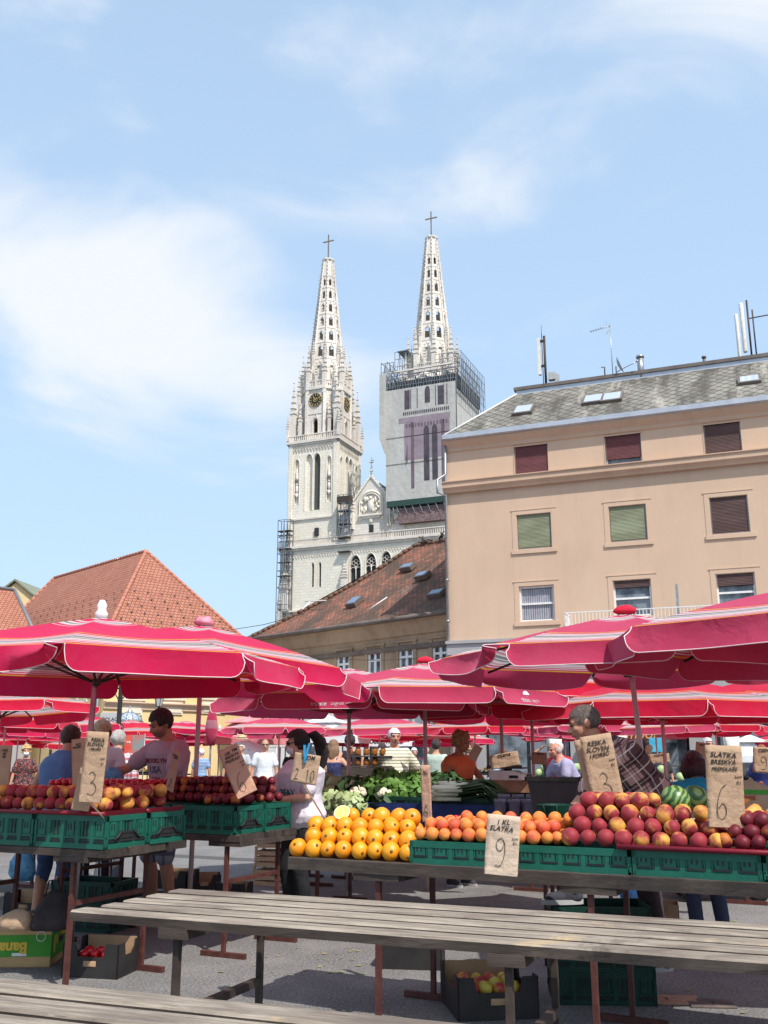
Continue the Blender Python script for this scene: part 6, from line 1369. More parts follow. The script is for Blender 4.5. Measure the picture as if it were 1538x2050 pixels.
def sign(px, py, Y, w_, h, label, lines=(), digit='', small=(), roll=0, yaw=0, pitch=0, stick=None, matl='kraft', clip=False, name='price_bag', dpos=(.2, .12, .6, .34)):
    p = at(px, py, Y); t = thing(name, label, 'price sign', p, 0); t.rotation_euler = (rad(pitch), rad(roll), rad(yaw))
    rnd = random.Random(int(px)); k = MB(); nx, nz = 7, 12; idx = {}
    for side_ in (0, 1):
        for i in range(nx + 1):
            for j in range(nz + 1):
                x = -w_ / 2 + w_ * i / nx; z = -h / 2 + h * j / nz; b_ = .006 * math.sin(j * 1.1 + px) * math.sin(i * .9) + .004 * noise.noise(Vector((x * 20, z * 12, px)))
                puff = .013 * (1 - (2 * i / nx - 1) ** 2) * .8 + .002
                idx[side_, i, j] = len(k.v); k.v.append((x, (b_ * .3 if side_ == 0 else puff + .004 + b_), z))
    for i in range(nx):
        for j in range(nz):
            k.face([idx[0, i, j], idx[0, i + 1, j], idx[0, i + 1, j + 1], idx[0, i, j + 1]], None, True); k.face([idx[1, i, j + 1], idx[1, i + 1, j + 1], idx[1, i + 1, j], idx[1, i, j]], None, True)
    for j in range(nz): k.face([idx[0, 0, j + 1], idx[1, 0, j + 1], idx[1, 0, j], idx[0, 0, j]]); k.face([idx[0, nx, j], idx[1, nx, j], idx[1, nx, j + 1], idx[0, nx, j + 1]])
    for i in range(nx): k.face([idx[0, i, 0], idx[1, i, 0], idx[1, i + 1, 0], idx[0, i + 1, 0]]); k.face([idx[0, i + 1, nz], idx[1, i + 1, nz], idx[1, i, nz], idx[0, i, nz]])
    bo = k.build('paper', M[matl], t)
    z = h / 2 - .12 * h
    for ln in lines:
        text(ln, w_ * min(.21, 1.2 / max(4, len(ln))), M['ink'], bo, Matrix.Translation((rnd.uniform(-.01, .01), -.004, z)) @ Matrix.Rotation(rad(rnd.uniform(-4, 2)), 4, 'Y') @ FRONT, shear=.25, ext=.0006, bold=.0004); z -= w_ * .19
    if digit:
        s_ = MB(); n = len(digit)
        for i, ch in enumerate(digit):
            if ch == ' ': continue
            strokes(s_, ch, -w_ / 2 + w_ * dpos[0] + i * w_ * dpos[2] / n, -h / 2 + h * dpos[1], w_ * dpos[2] / n * .95, h * dpos[3], .0017 if w_ > .12 else .0015)
        for (a, b_, c_, d) in small: text(a, w_ * c_, M['ink'], bo, Matrix.Translation((b_[0] * w_, -.004, b_[1] * h)) @ Matrix.Rotation(rad(-6), 4, 'Y') @ FRONT, shear=.3, ext=.0006)
        s_.build('numeral', M['ink'], bo)
    k = MB()
    if name == 'price_bag': k.box(-w_ / 2 + .004, w_ / 2 - .004, -.0035, -.0015, -h / 2 + .002, -h / 2 + h * .10); k.build('folded_flap', M[matl], bo)
    if stick:
        k = MB(); st = at(*stick) - p; R = t.rotation_euler.to_matrix().transposed(); e = R @ st; k.tube([(e.x * .0, .012, -h / 2 + .1), (0, .010, -h / 2), e], .006, 5, radii=[.007, .007, .004]); k.build('stick', M['crate_wood'], t)
    if clip:
        k = MB(); k.box(-.006, .006, -.02, .01, h / 2 - .05, h / 2 + .05, Matrix.Rotation(rad(-12), 4, 'Y')); k.box(-.018, -.008, -.02, .01, h / 2 - .05, h / 2 + .06, Matrix.Rotation(rad(5), 4, 'Y')); k.build('clothes_peg', mat('blue_peg', (.03, .25, .45), None, rough=.4), t)
    return t
sm = (('kom', (.36, .12), .11, 0), ('EU', (.36, .05), .11, 0))
sign(188, 1535, 6.15, .145, .42, 'tall kraft price bag marked 3 on a stick in the left peach crates', ('RESKA', 'SLOVEN', 'I PIROŠKI'), '3', sm, roll=3, yaw=-8, stick=(208, 1638, 6.25), dpos=(.3, .10, .55, .33))
sign(174, 1562, 6.35, .11, .37, 'rear folded kraft paper bag leaning behind the bag marked 3 at left', roll=9, yaw=24, name='price_bag')
sign(157, 1528, 6.9, .10, .33, 'narrow shaded kraft bag left of the bag marked 3', ('SLO', 'PIROŠKI'), '', roll=-6, yaw=-14)
sign(5, 1535, 7.0, .12, .29, 'kraft price card at the left photo edge above the apricots', ('1 KG', '20', '99'), '', yaw=-10, name='price_card')
sign(346, 1543, 7.7, .085, .32, 'narrow pinkish price bag in front of the grey-pink tee', ('SLATKA', 'ŠLJIVA'), '2', (), roll=20, yaw=-35, pitch=8, dpos=(.3, .1, .5, .2), matl='card_pink')
sign(475, 1543, 7.4, .155, .38, 'pinkish kraft price bag marked 6 tilted on the dark peaches', ('OK TM', 'BRESKVA', 'PRERAD'), '6', sm, roll=-26, yaw=6, pitch=-10, matl='card_pink', dpos=(.25, .08, .5, .38))
sign(612, 1539, 5.75, .150, .165, 'square kraft price card clipped with a blue peg in front of the ponytail woman', ('DOM',), '2 10', (), roll=9, yaw=-4, stick=(650, 1640, 5.9), clip=True, name='price_card', dpos=(.12, .12, .8, .36))
sign(853, 1588, 6.3, .065, .34, 'narrow brown price bag seen edge-on behind the oranges', ('SLA', 'TKA'), '6', (), roll=-2, yaw=-30, matl='card_pink', dpos=(.2, .1, .6, .2))
sign(1006, 1692, 5.08, .165, .285, 'sunlit kraft price bag marked 9 hanging on the front of the low green crates', ('1 KL', 'SLATKA'), '9', sm, roll=5, yaw=-6, matl='kraft_lit', dpos=(.28, .16, .42, .46))
sign(1206, 1541, 5.62, .175, .385, 'large kraft price bag marked 3 in front of the plaid shirt man', ('RESKA', 'SLOVEN', 'I POREČ'), '3', sm, roll=-9, yaw=-6, stick=(1215, 1632, 5.6), dpos=(.34, .12, .45, .34))
sign(1193, 1545, 5.66, .16, .38, 'back half of the folded bag behind the large bag marked 3', roll=-12, yaw=-20)
sign(1452, 1574, 4.9, .175, .385, 'large kraft price bag marked 6 for sweet peaches near the right edge', ('SLATKA', 'BRESKVA', 'PREPOLAŽE'), '6', sm, roll=2, yaw=-4, stick=(1492, 1712, 4.85), dpos=(.22, .10, .42, .42))
sign(1531, 1522, 8.8, .19, .22, 'small price card with a 9 at the right edge, further back', ('CIJENA',), '9', (), yaw=-8, roll=3, name='price_card', dpos=(.3, .15, .4, .5))
for i, (px, py, Y, w_, h, lb) in enumerate(((1010, 1522, 10.2, .30, .14, 'blank kraft card on top of the kitchen scale'), (1080, 1518, 12, .18, .14, 'tilted kraft card above the dark plastic tub'), (1320, 1518, 14, .28, .12, 'pale handwritten card by the distant cauliflowers'), (1405, 1505, 11, .14, .2, 'kraft card left of the turquoise shirt woman'), (285, 1515, 15, .17, .2, 'kraft card beside the distant red banner'), (640, 1543, 13.5, .2, .12, 'tilted price card near the two women in tank tops'), (1520, 1530, 12, .15, .2, 'kraft card in the purple plums at the far right'))):
    sign(px, py, Y, w_, h, lb, ('cijena',), '', roll=(i * 13) % 20 - 10, yaw=(i * 17) % 30 - 15, name='price_card')
# ---------------------------------------------------------------- people
def bake(mb, name, mats, voxel, parent, smooth=3, amp=0.0, freq=9, seed=0, disp=None):
    me = mb.mesh(name, mats); o = bpy.data.objects.new(name, me)
    r = o.modifiers.new('r', 'REMESH'); r.mode = 'VOXEL'; r.voxel_size = voxel
    s = o.modifiers.new('s', 'SMOOTH'); s.factor = .5; s.iterations = smooth
    m2 = settle(o)
    m2.name = name; m2.materials.clear()
    for m_ in (mats if isinstance(mats, (list, tuple)) else [mats]): m2.materials.append(m_)
    m2.polygons.foreach_set('use_smooth', [True] * len(m2.polygons))
    if amp:
        nv = len(m2.vertices); co_ = [0.0] * (nv * 3); m2.vertices.foreach_get('co', co_); no_ = [v.vector[:] for v in m2.vertex_normals]
        for i in range(nv):
            x_, y_, z_ = co_[3 * i:3 * i + 3]; n_ = (noise.noise(Vector((x_ * freq, y_ * freq, z_ * freq * .55 + seed))) + .5 * noise.noise(Vector((x_ * freq * 2.3 + seed, y_ * freq * 2.3 + 3, z_ * freq * 2.3 + 1)))) * amp
            for a_ in (0, 1, 2): co_[3 * i + a_] += no_[i][a_] * n_
        m2.vertices.foreach_set('co', co_); m2.update()
    o = bpy.data.objects.new(name, m2); C.objects.link(o); o.parent = parent; return o
def cap(mb, a, b, ra, rb, n=12):       # tapered capsule
    a, b = Vector(a), Vector(b); d = (b - a); L = d.length
    if L < 1e-6: mb.sphere(a, ra, n, 8); return
    d.normalize(); pts = []; rs = []
    for t in (-.98, -.8, -.45): pts.append(a + d * ra * t); rs.append(ra * math.sqrt(max(0, 1 - t * t)) + .0005)
    pts.append(a); rs.append(ra); pts.append(b); rs.append(rb)
    for t in (.45, .8, .98): pts.append(b + d * rb * t); rs.append(rb * math.sqrt(1 - t * t) + .0005)
    mb.tube(pts, 1, n, radii=rs)
def ik(a, t, l1, l2, hint):
    a, t, hint = Vector(a), Vector(t), Vector(hint); d = t - a; L = d.length
    if L > (l1 + l2) * .995: t = a + d * ((l1 + l2) * .995 / L); d = t - a; L = d.length
    d.normalize(); x = (l1 * l1 - l2 * l2 + L * L) / (2 * L); y = math.sqrt(max(0, l1 * l1 - x * x)); h = hint - d * hint.dot(d)
    h = h.normalized() if h.length > 1e-6 else Vector((0, 0, -1)); return a + d * x + h * y, t
SKIN = {}
def skin(c, rough=.5):
    if c not in SKIN:
        m, nt, b, tc = newmat('skin', rough, .35); k = mixc(nt, step(nt, noise_n(nt, tc.outputs['Object'], 22, 4), .35, .7), c, tuple(x * f for x, f in zip(c, (.92, .78, .72)))); nt.links.new(k, b.inputs['Base Color']); b.inputs['Subsurface Weight'].default_value = .0; SKIN[c] = m
    return SKIN[c]
def cloth(name, a, bb=None, **k): return mat(name, a, bb or tuple(x * .78 for x in a), k.pop('scale', 6), .9, .35, 24, **k)
def stripes(name, cols, freq, ax='Z', sharp=True):
    m, nt, b, tc = newmat(name, .9, .2); sx = N(nt, 'ShaderNodeSeparateXYZ'); nt.links.new(tc.outputs['Object'], sx.inputs[0]); v = sx.outputs['XYZ'.index(ax)]
    f = M2(nt, 'FRACT', M2(nt, 'MULTIPLY', v, freq)); n = len(cols); r = ramp(nt, [(i / n, c) for i, c in enumerate(cols)], 'CONSTANT'); nt.links.new(f, r.inputs[0]); nt.links.new(r.outputs[0], b.inputs['Base Color'])
    bump(nt, b, noise_n(nt, tc.outputs['Object'], 24, 4), .3, .02); return m
def plaid(name, c0, bands, freq, rot=0):       # bands: (axis-combo, lo, hi, colour)
    m, nt, b, tc = newmat(name, .9, .2); sx = N(nt, 'ShaderNodeSeparateXYZ'); mp = N(nt, 'ShaderNodeMapping'); mp.inputs['Rotation'].default_value = (rad(-rot), 0, 0); nt.links.new(tc.outputs['Object'], mp.inputs[0]); nt.links.new(mp.outputs[0], sx.inputs[0])
    vz = M2(nt, 'FRACT', M2(nt, 'MULTIPLY', M2(nt, 'ADD', sx.outputs[2], M2(nt, 'MULTIPLY', sx.outputs[0], .0)), freq)); vx = M2(nt, 'FRACT', M2(nt, 'MULTIPLY', M2(nt, 'ADD', sx.outputs[0], sx.outputs[1]), freq * .85)); c = None
    cur = c0
    for ax, lo, hi, col, al in bands:
        v = vz if ax == 'z' else vx; g = M2(nt, 'MULTIPLY', M2(nt, 'GREATER_THAN', v, lo), M2(nt, 'LESS_THAN', v, hi)); cur = mixc(nt, M2(nt, 'MULTIPLY', g, al), cur, col)
    nt.links.new(cur, b.inputs['Base Color']); bump(nt, b, noise_n(nt, tc.outputs['Object'], 20, 4), .35, .02); return m
HAIRM = {}
def hairmat(c):
    if c not in HAIRM: HAIRM[c] = mat('hair', c, tuple(min(1, x * 1.9 + .01) for x in c), 60, .5, .9, 160, stretch=(1, 1, .25), spec=.35)
    return HAIRM[c]
EYEW = mat('eye_white', (.7, .68, .65), None, rough=.3); LIP = {}
def hand(mb, w, d, nrm, s, curl=.5, thumb=1, spread=.15):
    """five separate fingers rooted in a palm; w wrist, d hand direction, nrm palm normal, thumb side +1/-1"""
    d = d.normalized(); n = (nrm - d * nrm.dot(d)).normalized(); side_ = d.cross(n) * thumb
    kn = []
    for i, (off, L) in enumerate(((.027, .072), (.009, .080), (-.009, .074), (-.026, .058))):
        k0 = w + d * (.085 * s) + side_ * (off * s); cap(mb, w + d * .02 * s + side_ * (off * .6 * s), k0, .0135 * s, .0115 * s, 8)
        dr = (d + side_ * (off * 5 * spread)).normalized(); a1 = curl * .75; p = k0; dd = dr
        for seg, (fl, rr_) in enumerate(((.45, .0095), (.32, .0088), (.25, .0078))):
            ang = curl * (.55, .75, .6)[seg]; dd = (dd * math.cos(ang) + n * math.sin(ang)).normalized(); q_ = p + dd * (L * fl * s); cap(mb, p, q_, rr_ * s, rr_ * .92 * s, 8); p = q_
    t0 = w + d * .03 * s + side_ * .022 * s; t1 = t0 + (d * .55 + side_ * .75 + n * .25).normalized() * .036 * s; t2 = t1 + (d * .85 + side_ * .25 + n * .45).normalized() * .032 * s; t3 = t2 + (d + n * .5).normalized() * .022 * s
    cap(mb, t0, t1, .014 * s, .0115 * s, 8); cap(mb, t1, t2, .011 * s, .0098 * s, 8); cap(mb, t2, t3, .0095 * s, .0085 * s, 8)
def person(label, X, Y, heading, H=1.75, sk=(.50, .27, .18), sex='m', bulk=1.0, lean=0, sidelean=0, twist=0, head=(0, 0, 0), hl=(.28, -.05, .82), hr=(-.28, -.05, .82), el=(.5, .6, -.3), er=(-.5, .6, -.3),
           fl=(.11, 0, .08), fr_=(-.11, 0, .08), hip=(0, 0, .94), shirt=None, sleeve=.55, strap=False, shirt_lo=-.12, trouser=None, tlen=1.0, hair=None, shoe=(.03, .03, .035), vox=.012, curl=(.4, .4), belly=0, mask=False, glasses=False, beard=None, extra=None, name='person', skirt=False, z0=0, kl=(0, -1, .1), kr=(0, -1, .1), group=None, loose=1.0, hn=((0, -.3, -1), (0, -.3, -1)), shirt_hi=.475):
    s = H / 1.75; t = thing(name, label, 'person', (X, Y, z0), rad(heading), group)
    V = Vector; fem = sex == 'f'
    P = V(hip) * s
    R = Matrix.Rotation(rad(lean), 3, 'X') @ Matrix.Rotation(rad(sidelean), 3, 'Y')
    Rt = Matrix.Rotation(rad(lean), 3, 'X')
    def sp_(tt, x=0, y=0):      # along the spine; a little forward curl
        a = rad(lean) * (1 + .25 * tt / .5); Rl = Matrix.Rotation(rad(sidelean), 3, 'Y') @ Matrix.Rotation(a, 3, 'X') @ Matrix.Rotation(rad(twist) * max(0, tt) / .5, 3, 'Z'); return P + (Rl @ V((x, y, tt))) * s
    b_ = bulk; secs = [(-.10, .12, .095), (-.04, .165, .12), (.02, .172 if not fem else .185, .125), (.12, .150 if not fem else .145, .108), (.20, .148 if not fem else .135, .105), (.30, .165 if not fem else .15, .115), (.40, .185 if not fem else .165, .118), (.46, .165 if not fem else .15, .10), (.505, .09, .075), (.53, .062, .06)]
    def trunk(mb, e=0, lo=-.2, hi=.6, fl_=1.0):
        base = None; rings = []
        n = 20
        for tt, hw, hd in secs:
            if tt < lo - .03 or tt > hi + .03: continue
            bl = belly * math.exp(-((tt - .1) / .12) ** 2); hw2 = hw * (b_ if tt < .44 else 1) + bl * .4 + e; hd2 = hd * (b_ if tt < .44 else 1) + bl + e; yo = -bl * .7 + .01
            if fem and abs(tt - .33) < .08: hd2 += .018
            rings.append((tt, hw2, hd2, yo))
        st = len(mb.v)
        def ring(tt, hw2, hd2, yo):
            for k_ in range(n):
                a = 2 * math.pi * k_ / n; c_, s2 = math.cos(a), math.sin(a); x = hw2 * abs(c_) ** .8 * (1 if c_ > 0 else -1); y = hd2 * abs(s2) ** .9 * (1 if s2 > 0 else -1) + yo; mb.v.append(tuple(sp_(tt, x, y)))
        for r_ in rings: ring(*r_)
        for i in range(len(rings) - 1):
            for k_ in range(n): k2 = (k_ + 1) % n; mb.face([st + i * n + k_, st + i * n + k2, st + (i + 1) * n + k2, st + (i + 1) * n + k_], None, True)
        mb.face([st + k_ for k_ in reversed(range(n))], None, True); mb.face([st + (len(rings) - 1) * n + k_ for k_ in range(n)], None, True)
    body = MB(); trunk(body)
    shw = .178 if not fem else .155; shL, shR = sp_(.435, shw), sp_(.435, -shw)
    la, lf = .275 * s, .25 * s
    eL, wL = ik(shL, V(hl) * s, la, lf, el); eR, wR = ik(shR, V(hr) * s, la, lf, er)
    ar = .050 * (.85 if fem else 1) * (b_ ** .5)
    for S_, E_, W_ in ((shL, eL, wL), (shR, eR, wR)):
        cap(body, S_, S_.lerp(E_, .35), (ar + .010) * s, ar * 1.0 * s); cap(body, S_.lerp(E_, .3), E_, ar * s, ar * .78 * s); cap(body, E_, E_.lerp(W_, .35), ar * .78 * s, ar * .80 * s); cap(body, E_.lerp(W_, .3), W_, ar * .8 * s, ar * .52 * s)
    hand(body, wL, (wL - eL) if not extra or 'dl' not in extra else V(extra['dl']), V(hn[0]), s, curl[0], 1); hand(body, wR, (wR - eR) if not extra or 'dr' not in extra else V(extra['dr']), V(hn[1]), s, curl[1], -1)
    hpL, hpR = P + V((.092, 0, -.02)) * s, P + V((-.092, 0, -.02)) * s; lt, ls = .43 * s, .425 * s
    kL, aL = ik(hpL, V(fl) * s, lt, ls, kl); kR, aR = ik(hpR, V(fr_) * s, lt, ls, kr); th = .082 * (b_ ** .6) * (1.05 if fem else 1)
    for Hh, K, A in ((hpL, kL, aL), (hpR, kR, aR)):
        cap(body, Hh, K, th * s, .058 * s); cap(body, K, K.lerp(A, .3) + V((0, .012, 0)) * s, .054 * s, .057 * s); cap(body, K.lerp(A, .28) + V((0, .012, 0)) * s, A, .057 * s, .036 * s)
    # feet
    for A in (aL, aR): cap(body, A + V((0, .02, -.035)) * s, A + V((0, -.12, -.05)) * s, .036 * s, .026 * s)
    # neck and head
    nk = sp_(.49); HR = Matrix.Rotation(rad(sidelean), 3, 'Y') @ Matrix.Rotation(rad(head[0]), 3, 'Z') @ Matrix.Rotation(rad(head[2]), 3, 'Y') @ Matrix.Rotation(rad(head[1]), 3, 'X')
    hc = nk + (Rt @ V((0, 0, .075))) * s * .8 + HR @ V((0, -.018, .115)) * s
    cap(body, nk - (Rt @ V((0, 0, .02))) * s, hc + HR @ V((0, .02, -.07)) * s, .062 * s * (.86 if fem else 1), .054 * s * (.86 if fem else 1))
    hd = MB(); hs = s * 1.0
    def hp(x, y, z): return hc + HR @ V((x, y, z)) * hs
    HM = Matrix.Translation(hc) @ HR.to_4x4() @ Matrix.Scale(hs, 4)
    def hsph(mb, c_, r): st = len(mb.v); mb.sphere(c_, r, 16, 10); mb.xf(HM, st)
    def hcap(mb, a, b, ra, rb): st = len(mb.v); cap(mb, a, b, ra, rb); mb.xf(HM, st)
    hsph(body, (0, .012, .022), (.075, .095, .088)); hsph(body, (0, -.03, -.03), (.064, .062, .078)); hsph(body, (0, -.048, -.082), (.040, .036, .030)); hsph(body, (0, -.015, -.06), (.058, .055, .045))
    hcap(body, (0, -.088, .008), (0, -.108, -.028), .0085, .0135); hsph(body, (.012, -.100, -.034), .009); hsph(body, (-.012, -.100, -.034), .009)
    for sx_ in (-1, 1):
        hsph(body, (sx_ * .076, .012, -.012), (.010, .020, .031)); hcap(body, (sx_ * .018, -.086, .020), (sx_ * .045, -.072, .020), .009, .008); hsph(body, (sx_ * .040, -.062, -.025), (.022, .022, .018))
    hcap(body, (-.018, -.088, -.058), (.018, -.088, -.058), .007, .007)
    bo = bake(body, 'body', skin(sk), vox, t, 2 if vox > .009 else 2)
    # facial features: eyes, brows, mouth
    k = MB()
    for sx_ in (-1, 1): hsph(k, (sx_ * .030, -.0835, .004), (.0135, .008, .0075))
    k.build('eye', [mat('dark_eye', (.03, .022, .018), None, rough=.3)] if 'EYE' not in M else M['EYE'], t)
    k = MB(); hcap(k, (-.020, -.0945, -.0585), (.020, -.0945, -.0585), .0042, .0042); k.build('mouth', M.setdefault('lip', mat('lip', (.36, .12, .10), None, rough=.5)), t)
    hcol = (hair or {}).get('c', (.05, .03, .02))
    k = MB()
    for sx_ in (-1, 1): hcap(k, (sx_ * .014, -.0965, .0235), (sx_ * .046, -.0815, .027), .0042, .003)
    k.build('eyebrow', hairmat(hcol), t)
    if hair:
        st_ = hair['s']; k = MB(); th_ = {'buzz': .0045, 'short': .014, 'crop': .009, 'bald': .005}.get(st_, .018)
        def keepf(p):       # leave the face free
            y, z = p.y, p.z
            if st_ == 'bald': return z < .045 and z > -.075 and y > -.03
            if st_ in ('buzz', 'crop', 'short'): return not (y < -.052 and z < .055) and not (z < -.01 and y < .005) and z > -.075 + (0 if y > .03 else .05)
            return not (y < -.040 and z < .052) and not (z < -.02 and y < -.005) and z > -.12
        st = len(k.v); k.sphere((0, 0, 0), (.075 + th_, .097 + th_, .088 + th_), 30, 20, keep=lambda p: keepf(p + V((0, .012, .022)))); 
        for i in range(st, len(k.v)):
            p = V(k.v[i]); n_ = noise.noise(p * 26) * (.006 if st_ not in ('buzz', 'bald') else .001) + noise.noise(p * 70) * (.004 if st_ not in ('buzz', 'bald') else .0005); p *= 1 + n_ / .09
            if st_ in ('short',) and p.z > .04: p.z += .012 * (.6 + .4 * noise.noise(p * 30))
            k.v[i] = tuple(p + V((0, .012, .022)))
        if st_ == 'curly':
            r_ = random.Random(3)
            for i in range(70):
                a = r_.uniform(0, 6.28); z = r_.uniform(-.08, .105); rr_ = math.sqrt(max(0.05, 1 - (z / .115) ** 2)); x = .088 * rr_ * math.cos(a); y = .105 * rr_ * math.sin(a) + .015
                if y < -.04 and z < .06: continue
                k.sphere((x, y, z + .02), r_.uniform(.014, .026), 8, 6)
        if st_ == 'bob':
            for i in range(30):
                a = -1.1 + 4.3 * i / 29 - .0; x = .088 * math.cos(a); y = .095 * math.sin(a) + .02; k.tube([(x, y, .03), (x * 1.12, y * 1.05, -.05), (x * .98, y, -.12)], .02, 6, radii=[.02, .024, .012])
        if st_ == 'long': 
            for i in range(16):
                a = .1 + 2.95 * i / 15; x = .08 * math.cos(a); y = .09 * math.sin(a) + .015; k.tube([(x, y, .03), (x * 1.1, y * 1.1, -.08), (x * .8, y * 1.15, -.2), (x * .6, y * 1.1, -.27)], .02, 6, radii=[.02, .026, .022, .008])
        if st_ == 'pony':
            for i in range(9):
                r_ = random.Random(i); ox, oy = r_.uniform(-.025, .025), r_.uniform(-.02, .02); k.tube([(0, .10, .05), (ox, .16 + oy, .06), (ox * 1.8, .21 + oy * 1.3, -.01), (ox * 2.2, .225 + oy * 1.5, -.12), (ox * 1.8, .21 + oy, -.22), (ox, .20, -.29)], .02, 7, radii=[.018, .032, .038, .034, .022, .004])
            k.sphere((0, .108, .05), .022, 8, 6)
        if st_ == 'bun': k.sphere((0, .11, .05), .035, 10, 8)
        k.xf(HM); ho_ = k.build('hair', hairmat(hcol), t)
    if beard:
        k = MB(); k.sphere((0, -.026, -.055), (.064, .068, .058), 20, 14, keep=lambda p: p.z < .012 - .0 and not (p.y < -.055 and p.z > -.012 and abs(p.x) < .02) and p.y < .03); k.xf(HM); k.build('beard', hairmat(beard), t)
    if mask:
        k = MB(); k.sphere((0, -.052, -.052), (.058, .058, .050), 18, 12, keep=lambda p: p.y < .0 and p.z < .04); k.xf(HM); k.build('face_mask', M.setdefault('maskm', mat('white_mask', (.75, .78, .80), None, rough=.8)), t)
    if glasses:
        k = MB()
        for sx_ in (-1, 1): hsph(k, (sx_ * .031, -.092, .003), (.024, .007, .017)); hcap(k, (sx_ * .054, -.085, .008), (sx_ * .080, .0, .004), .003, .003)
        hcap(k, (-.01, -.1, .008), (.01, -.1, .008), .003, .003); k.build('sunglasses', M['black'], t)
    e = .014 * s * loose
    amp = .0042 if vox < .011 else .003
    sho = None
    if shirt:
        k = MB(); trunk(k, .019 * loose, shirt_lo, shirt_hi if not strap else .40)
        if not strap:
            for S_, E_, W_ in ((shL, eL, wL), (shR, eR, wR)):
                if sleeve > 0:
                    f1 = min(1, sleeve); cap(k, S_ - (S_ - sp_(.43)) * .1, S_.lerp(E_, f1), (ar + .031) * s, (ar + .026) * s)
                    if sleeve > 1: cap(k, E_, E_.lerp(W_, min(.95, sleeve - 1)), (ar + .014) * s, (ar * .75 + .012) * s)
                elif sleeve == 0: cap(k, sp_(.44, .11 * (1 if S_ is shL else -1)), sp_(.475, .10 * (1 if S_ is shL else -1)), .055 * s, .045 * s)
        else:
            for sx_ in (-1, 1): k.tube([sp_(.38, sx_ * .09, -.12), sp_(.47, sx_ * .095, -.07), sp_(.50, sx_ * .085, 0), sp_(.47, sx_ * .095, .085), sp_(.38, sx_ * .09, .12)], .012, 8)
        if skirt:
            for tt in (.0,): 
                k.tube([sp_(-.02), P + V((0, 0, -.5)) * s], 1, 18, radii=[.17 * s, .26 * s])
        sho = bake(k, 'shirt' if not skirt else 'dress', shirt, max(.009, vox), t, 2, amp * 1.3, 11, X * 3)
    if trouser:
        k = MB(); trunk(k, .010, -.2, .06)
        for Hh, K, A in ((hpL, kL, aL), (hpR, kR, aR)):
            f = tlen
            if f <= .5: cap(k, Hh, Hh.lerp(K, f * 2 * .98), (th + .014) * s, (.060 + .026 * (1 - f)) * s + .008)
            else:
                cap(k, Hh, K, (th + .012) * s, .070 * s); q_ = K.lerp(A, (f - .5) * 2 * .96) + V((0, .006, 0)); cap(k, K, q_, .069 * s, .060 * s)
        bake(k, 'trousers' if tlen > .8 else 'shorts', trouser, max(.010, vox), t, 2, amp * 1.1, 12, Y * 3)
    if shoe:
        for A, side_ in ((aL, 1), (aR, -1)):
            k = MB(); cap(k, A + V((0, .03, -.032)) * s, A + V((0, -.13, -.048)) * s, .044 * s, .032 * s); cap(k, A + V((0, .022, .0)) * s, A + V((0, -.02, -.02)) * s, .044 * s, .046 * s)
            so_ = bake(k, 'shoe', cloth('shoe_upper', shoe, tuple(x * 1.8 + .01 for x in shoe)), .010, t, 2)
            k = MB(); k.prism([(.038 * math.sin(a) * s, (-.055 + .13 * math.cos(a)) * s) for a in [i * .3927 for i in range(16)]], -.085 * s, -.058 * s, 'z'); k.xf(Matrix.Translation(A + V((0, 0, .004)))); k.build('sole', M['grey_paint'], so_)
    t['_'] = 0; del t['_']
    return dict(t=t, shirt=sho, hc=hc, HR=HR, s=s, sp=sp_, wL=wL, wR=wR, eL=eL, eR=eR, P=P, HM=HM)
M['EYE'] = mat('dark_eye', (.03, .022, .018), None, rough=.3)
def print_on(pd, words, size, z, mt, x=0, side_=-1, bold=.002, shear=0, dx=0):
    """lettering laid onto the shirt cloth: each vertex is dropped onto the shirt surface"""
    ob = pd['shirt']; bvh = BVHTree.FromPolygons([v.co for v in ob.data.vertices], [p.vertices for p in ob.data.polygons]); s = pd['s']
    Mx = Matrix.Translation((x, 0, z)) @ (FRONT if side_ < 0 else Matrix.Rotation(math.pi, 4, 'Z') @ FRONT)
    o = text(words, size, mt, ob, Mx, 'print', .0008, shear, bold)
    for v in o.data.vertices:
        hit = bvh.ray_cast(Vector((v.co.x, 1.0 * side_, v.co.z)), Vector((0, -side_, 0)))
        if hit[0] is not None: v.co.y = hit[0].y + side_ * .003
def wp(px, py, Y): p = at(px, py, Y); return p.x, p.y
SK_TAN = (.50, .26, .165); SK_LT = (.60, .36, .26); SK_RED = (.55, .25, .17)
NV = .0085
# 1 man in the blue tank top, back to us
x, y = wp(120, 1460, 9.0)
d = person('man in a blue-grey sleeveless top and knee-length jeans seen from behind at left', x, y, 160, 1.74, SK_TAN, lean=12, head=(14, 22, 4), hl=(.26, -.30, .98), hr=(-.30, -.12, .95), el=(.7, .5, -.2), er=(-.7, .5, -.2), shirt=cloth('blue_tank_top', (.075, .13, .26), (.10, .17, .32)), sleeve=0, trouser=cloth('blue_jeans', (.05, .075, .16), (.08, .11, .21), scale=14), tlen=.66, hair=dict(s='short', c=(.045, .022, .012)), vox=NV, loose=1.5, shirt_lo=-.16, shoe=(.05, .05, .06), beard=(.06, .03, .015), bulk=1.03, shirt_hi=.50)
k = MB(); k.tube([d['sp'](.505, .066 * math.cos(a * .5236), .065 * math.sin(a * .5236) + .01) + Vector((0, 0, .012)) for a in range(13)], .0022, 5); k.build('necklace', M['galv'], d['t'])
